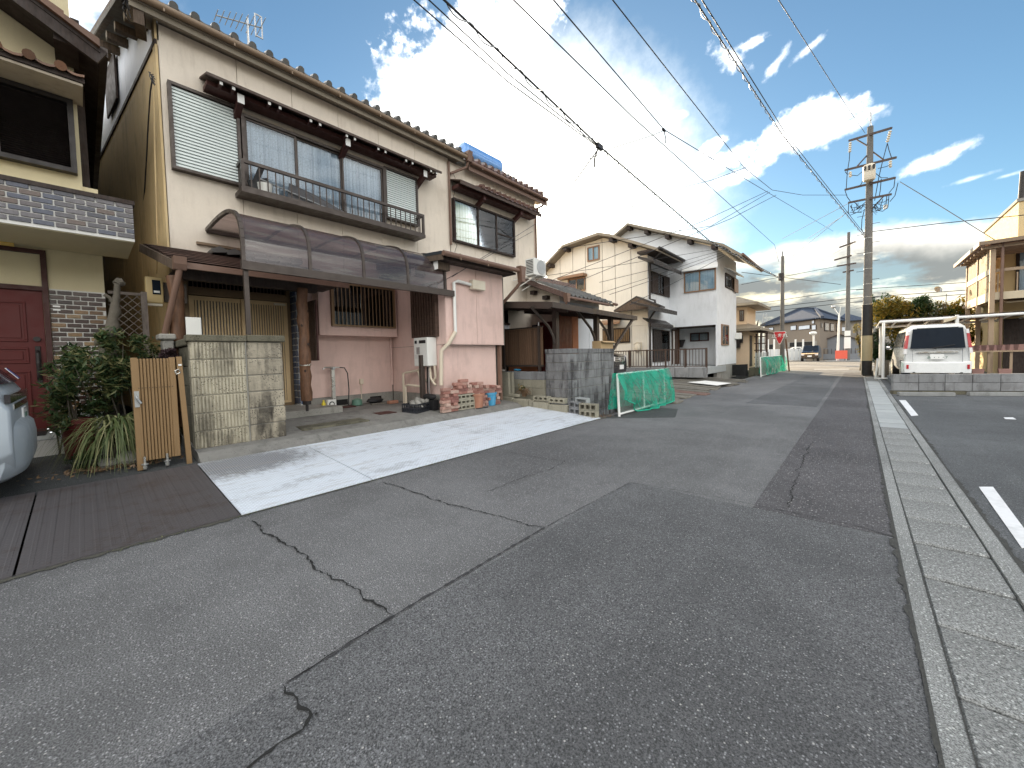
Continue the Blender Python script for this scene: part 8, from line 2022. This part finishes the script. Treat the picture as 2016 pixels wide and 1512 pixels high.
MB().tube([(l0.x - .05, Yc - .02, .9), (l0.x - .12, Yc - .02, .1), (l0.x + .4, Yc, .1)], .04, 8).build('downpipe', m_wpl, cp2)
for i in range(9): xx = l0.x + (l1.x - l0.x) * i / 8; zz = l0.z + (l1.z - l0.z) * i / 8; MB().tube([(xx, Yc, zz + .02), (xx - .03, Yc + 2.6, zz - .08)], .03, 6).build('rafter', m_wht, cp2)
MB().slab([l0 + Vector((0, .05, .09)), l1 + Vector((0, .05, .09)), l1 + Vector((0, 2.7, .0)), l0 + Vector((0, 2.7, .0))], .012).build('roof_sheet', m_poly, cp2)
p, q_ = on(1, Yc - .1, 1858, 636), on(1, Yc - .1, 1883, 629); MB().slab([p + Vector((0, 0, .12)), q_ + Vector((0, 0, .12)), q_ + Vector((0, .8, .1)), p + Vector((0, .8, .1))], .1).build('yellow_board', m_warmpale, cp2)
# balcony house
bh = thing('balcony_house', 'timber balcony house lit warm by the sun at the right edge', 'house', (5, 24, .2)); FX, FY, FY2 = 3.5, 21.6, 25.6
def fz(x, y): return on(1, FY, x, y).z
zfl = fz(1953, 585); zro = fz(1950, 478); zrl = fz(1957, 533); FXR = 8.5
MB().box(FX, FXR, FY, FY2 + 1, zfl - .02, zfl + .10).build('balcony_floor', m_warmbeam, bh); MB().box(FX - .02, FX + .03, FY, FY2, zfl - .12, zfl + .20).box(FX, FXR, FY - .03, FY + .02, zfl - .10, zfl + .16).build('floor_fascia', m_warmpale, bh)
for x, y in ((FX + .02, FY), (FX + .02, (FY + FY2) / 2), (FX + .02, FY2), (FX + 1.9, FY), (FX + 3.8, FY)): MB().box(x - .06, x + .06, y - .06, y + .06, .2, zro).build('post', m_warmbeam, bh)
for x in (FX + .22, ): MB().tube([(x, FY - .1, .2), (x, FY - .1, zro)], .04, 8).build('drain_pipe', m_gutter, bh)
MB().box(FX - .03, FX + .02, FY + .06, FY2 - .06, zrl - .1, zrl + .1).build('side_rail', m_warmpale, bh); MB().box(FX + .1, FXR, FY - .03, FY + .03, zrl - .05, zrl + .05).build('front_rail', m_warmbeam, bh)
m_slat = netmat('reed_screen', (.40, .30, .18), .18)
MB().box(FX - .005, FX + .005, FY + .06, FY2 - .06, zfl + .2, zrl - .1).box(FX - .005, FX + .005, FY + .06, FY2 - .06, zrl + .12, zrl + .85).build('reed_screen', m_slat, bh)
pl = [(FX + .15 + i * .42, FY, (zfl + zrl) / 2) for i in range(11)]; rows(bh, 'baluster', m_warmbeam, (.03, .03, zrl - zfl - .25), pl)
ra, rb_ = on(0, FX - .25, 1887, 521), on(0, FX - .25, 1934, 481)
MB().slab([(FX - .3, FY - .35, rb_.z), (FXR, FY - .35, rb_.z), (FXR, FY2 + .6, rb_.z + .55), (FX - .3, FY2 + .6, rb_.z - .0)], .05).build('roof_sheet', m_poly, bh)
MB().bar((FX - .32, FY - .35, rb_.z), (FX - .32, FY2 + .5, rb_.z - .02), .06, .14).bar((FX - .32, FY - .37, rb_.z), (FXR, FY - .37, rb_.z + .02), .05, .12).build('roof_edge', m_gutter2, bh)
for i in range(7): yy = FY - .1 + i * .62; MB().box(FX - .25, FXR, yy - .03, yy + .03, rb_.z - .18, rb_.z - .08).build('rafter', m_warmbeam, bh)
MB().box(FX + .05, FXR, FY - .02, FY + .02, zrl + .9, zrl + 1.0).build('cross_beam', m_warmbeam, bh)
MB().box(FX + .6, 12, FY + 2.0, 30, .2, zro + .1).build('house_wall', m_beige, bh)
wn = MB().frame(1, FY + 1.93, FX + .9, FX + 2.6, zfl + .2, zfl + 2.0, .08, .06).build('window', m_dk, bh); MB().box(FX + .98, FX + 2.52, FY + 1.97, FY + 1.985, zfl + .28, zfl + 1.92).build('curtain', m_curw, wn); MB().box(FX + .98, FX + 2.52, FY + 1.945, FY + 1.95, zfl + .28, zfl + 1.92).build('pane', m_glass, wn)
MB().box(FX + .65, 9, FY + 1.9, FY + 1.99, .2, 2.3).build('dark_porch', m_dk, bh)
MB().slab([(FX + 1.7, FY - .05, zrl + .75), (FXR, FY - .05, zrl + 1.0), (FXR, FY + 1.2, zrl + 1.5), (FX + 1.7, FY + 1.2, zrl + 1.25)], .03).build('reed_awning', m_warmpale, bh)
o = MB().box(FX + 1.15, FX + 1.75, FY + .3, FY + .7, zfl + .102, zfl + .75).build('white_cabinet', m_wpl, None, bevel=.02); tag(o, 'white cabinet standing behind the balcony rail', 'cabinet')
MB().slab([(FX + .4, FY + .3, 2.85), (FXR, FY + .3, 2.95), (FXR, FY + 2.0, 3.35), (FX + .4, FY + 2.0, 3.25)], .05).build('lower_hood', m_warmpale, bh)
TX = 5.0; T0, T1 = on(0, TX, 2006, 397), on(0, TX, 1939, 455); zb_ = on(0, TX, 1939, 477).z
MB().box(TX, 12, T0.y, T1.y, zb_ - 1.5, T0.z).build('stair_tower', m_beige, bh); MB().box(TX - .06, 12, T0.y - .06, T1.y, T0.z + .002, T0.z + .12).build('tower_cap', m_farwall2, bh)
c_ = on(1, T0.y + 1.5, 2009, 395); MB().tube([(c_.x, T0.y + 1.5, T0.z), (c_.x + .05, T0.y + 1.5, on(1, T0.y + 1.5, 2011, 338).z)], .09, 10).build('flue_pipe', m_iron, bh)
# planters
prt = None
def planter(x, y, Y, w, h, lab):
    p = on(1, Y, x, y); o = MB().add([(-w * .42, -.09, 0), (w * .42, -.09, 0), (w * .42, .09, 0), (-w * .42, .09, 0), (-w / 2, -.11, h), (w / 2, -.11, h), (w / 2, .11, h), (-w / 2, .11, h), (-w / 2 + .02, -.09, h), (w / 2 - .02, -.09, h), (w / 2 - .02, .09, h - .03), (-w / 2 + .02, .09, h - .03)], [(0, 3, 2, 1), (0, 1, 5, 4), (1, 2, 6, 5), (2, 3, 7, 6), (3, 0, 4, 7), (4, 5, 9, 8), (5, 6, 10, 9), (6, 7, 11, 10), (7, 4, 8, 11), (8, 9, 10, 11)]).build('planter', m_potpk, None); o.location = p; return tag(o, lab, 'planter', 'pink planters below the balcony')
sh_ = thing('planter_shelf', 'rail shelf carrying the row of pink planters below the balcony', 'shelf', (3.5, 20.6, .2)); s0, s1 = on(1, 20.6, 1905, 691), on(1, 20.6, 2030, 686)
MB().box(s0.x, s1.x, 20.48, 20.72, s0.z - .05, s0.z - .004).build('board', m_warmbeam, sh_)
for f in (.02, .35, .7, .98): xx = s0.x + (s1.x - s0.x) * f; MB().box(xx - .03, xx + .03, 20.55, 20.61, .2, s0.z - .051).build('leg', m_warmbeam, sh_)
for i, x in enumerate((1914, 1928, 1943, 1958, 1973, 1990, 2007)): planter(x, 691 - i * .7, 20.6, .30, .19, 'pink planter on the shelf below the balcony, number ' + ['one nearest the van', 'two from the van', 'three from the van', 'four from the van', 'five from the van', 'six from the van', 'seven at the photo edge'][i])
for o in [o for o in bpy.data.objects if o.name.startswith('planter') and o.type == 'MESH' and o.parent is None]: o.location.z = s0.z
for i, x in enumerate((1925, 1978)): planter(x, 712, 20.3, .28, .17, ['low pink planter standing on the ground by the porch post', 'low pink planter on the ground nearer the photo edge'][i]).location.z = .36
o = MB().box(3.35, 12, 20.2, 20.9, .18, .36).build('planter_kerb', m_conc, kind='structure')
# leafy trees and hedge on the right
def tree(label, base, h, crown, r, n, size, mat, seed, name='hedge_tree', cat='tree', clump=12):
    t = thing(name, label, cat, base, None); R = random.Random(seed); c = Vector(crown)
    leaf_cloud(crown, r, n, size, R, clump=clump).build('crown', mat, t)
    b = MB().tube([base, (base[0] + .05, base[1], base[2] + h * .5), (c.x, c.y, c.z + r[2] * .4)], [.11, .08, .03], 8)
    for i in range(7):
        s = Vector(base) + Vector((0, 0, h * R.uniform(.3, .7))); e = c + Vector((R.uniform(-.8, .8) * r[0], R.uniform(-.8, .8) * r[1], R.uniform(-.3, .8) * r[2])); b.tube([s, s.lerp(e, .5) + Vector((0, 0, .1)), e], [.045, .03, .01], 6)
    b.build('trunk', m_bark, t, smooth=True); return t
p = on(1, 28.4, 1727, 660); tree('dark hedge tree just right of the big pole', (p.x, 28.4, .1), 1.7, (p.x, 28.4, 2.15), (.62, .7, 1.65), 4200, .095, m_leafhedge, 21)
p = on(1, 28.0, 1772, 660); tree('dark hedge tree behind the left end of the pipe carport', (p.x, 28.0, .1), 1.8, (p.x + .1, 28.0, 2.15), (1.05, .9, 1.6), 6000, .10, m_leafhedge, 22)
p = on(1, 27.0, 1860, 610); tree('yellow-green leafy tree between the carport roof and the balcony', (p.x, 27.5, .2), 2.6, (p.x, 27.5, p.z - .35), (2.4, 1.4, 1.7), 8000, .12, m_leafyel, 23, 'leafy_tree')
p = on(1, 27.0, 1815, 660); tree('dark leafy shrub behind the white van', (p.x, 27.6, .2), 1.6, (p.x, 27.6, 2.0), (1.7, .9, 1.4), 4500, .11, m_leafdk, 24, 'leafy_tree')
p = on(1, 28.6, 1697, 670); tree('small yellowing tree peeping left of the big pole', (p.x, 28.6, .1), 1.4, (p.x, 28.6, 1.9), (.40, .4, 1.0), 700, .07, m_leafyel, 25)
R = random.Random(3); bt = thing('bare_tree', 'bare branching tree behind the orange-buff house', 'tree', (-9, 60, 0)); b0_ = on(1, 50, 1489, 690); b = MB(); b.tube([(b0_.x, 50, 0), on(1, 50, 1489, 650)], [.3, .2], 8)
for e in ((1478, 640), (1484, 632), (1493, 630), (1500, 640), (1508, 636), (1473, 645)): b.tube([on(1, 50, 1489, 655), on(1, 50, (1489 + e[0]) / 2, (652 + e[1]) / 2 - 3), on(1, 50, *e)], [.14, .09, .03], 6)
b.build('branches', m_bark, bt)
leaf_cloud(on(1, 50, 1478, 640), (.8, .5, .3), 120, .16, R, clump=3).build('foliage', m_leafhedge, bt)
fb = thing('grey_building', 'plain grey flat-roofed building far behind the hedge', 'building', (5, 70, 0)); xa, xb = ptz(1718, 700, 70).x, ptz(1815, 700, 70).x; zz = ptz(1760, 604, 70).z
MB().box(xa, xb, 70, 80, 0, zz).build('wall', m_farwall2, fb); MB().box(xa - .3, xb + .3, 69.8, 80.2, zz + .01, zz + .3).build('parapet', m_greyw, fb)
for i in range(4): MB().box(xa + 1 + i * 2.6, xa + 2.6 + i * 2.6, 69.93, 69.99, zz - 2.6, zz - 1.2).build('window', m_frost, fb)
tw = thing('lattice_mast', 'distant lattice mast above the far roofs', 'mast', (-12, 160, 0)); p = on(1, 160, 1506, 690); zt_ = on(1, 160, 1507, 618).z
for dx, dy in ((-1, -1), (1, -1), (1, 1), (-1, 1)): MB().bar((p.x + dx * 1.5, 160 + dy * 1.5, 0), (p.x + dx * .4, 160 + dy * .4, zt_), .2).build('leg', m_steel, tw)
for i in range(5): z_ = 3 + i * (zt_ - 3) / 5; k = 1.5 - 1.1 * z_ / zt_; MB().frame(1, 160 - k - .1, p.x - k, p.x + k, z_, z_ + 2, .15, .12).build('brace', m_steel, tw)
# satellite dishes on the far tree side
o = MB().lathe((0, 0, 0), [(.03, 0), (.25, .06), (.38, .16), (.36, .16), (.24, .075)], 14).build('satellite_dish', m_steel); o.location = on(1, 26, 1845, 571); o.rotation_euler = (rad(70), 0, rad(30)); o.scale = (.4, .4, .4); tag(o, 'small satellite dish above the yellow-green tree', 'satellite dish')
MB().tube([(0, 0, 0), (.0, -.9, -.3)], .03, 6).build('dish_mast', m_steel, o)
# far ground either side so that the lanes do not float
MB().slab([(-160, 62, -.002), (-3, 62, -.002), (-3, 160, -.002), (-160, 160, -.002)], .2).build('far_lot', m_lot, kind='structure')
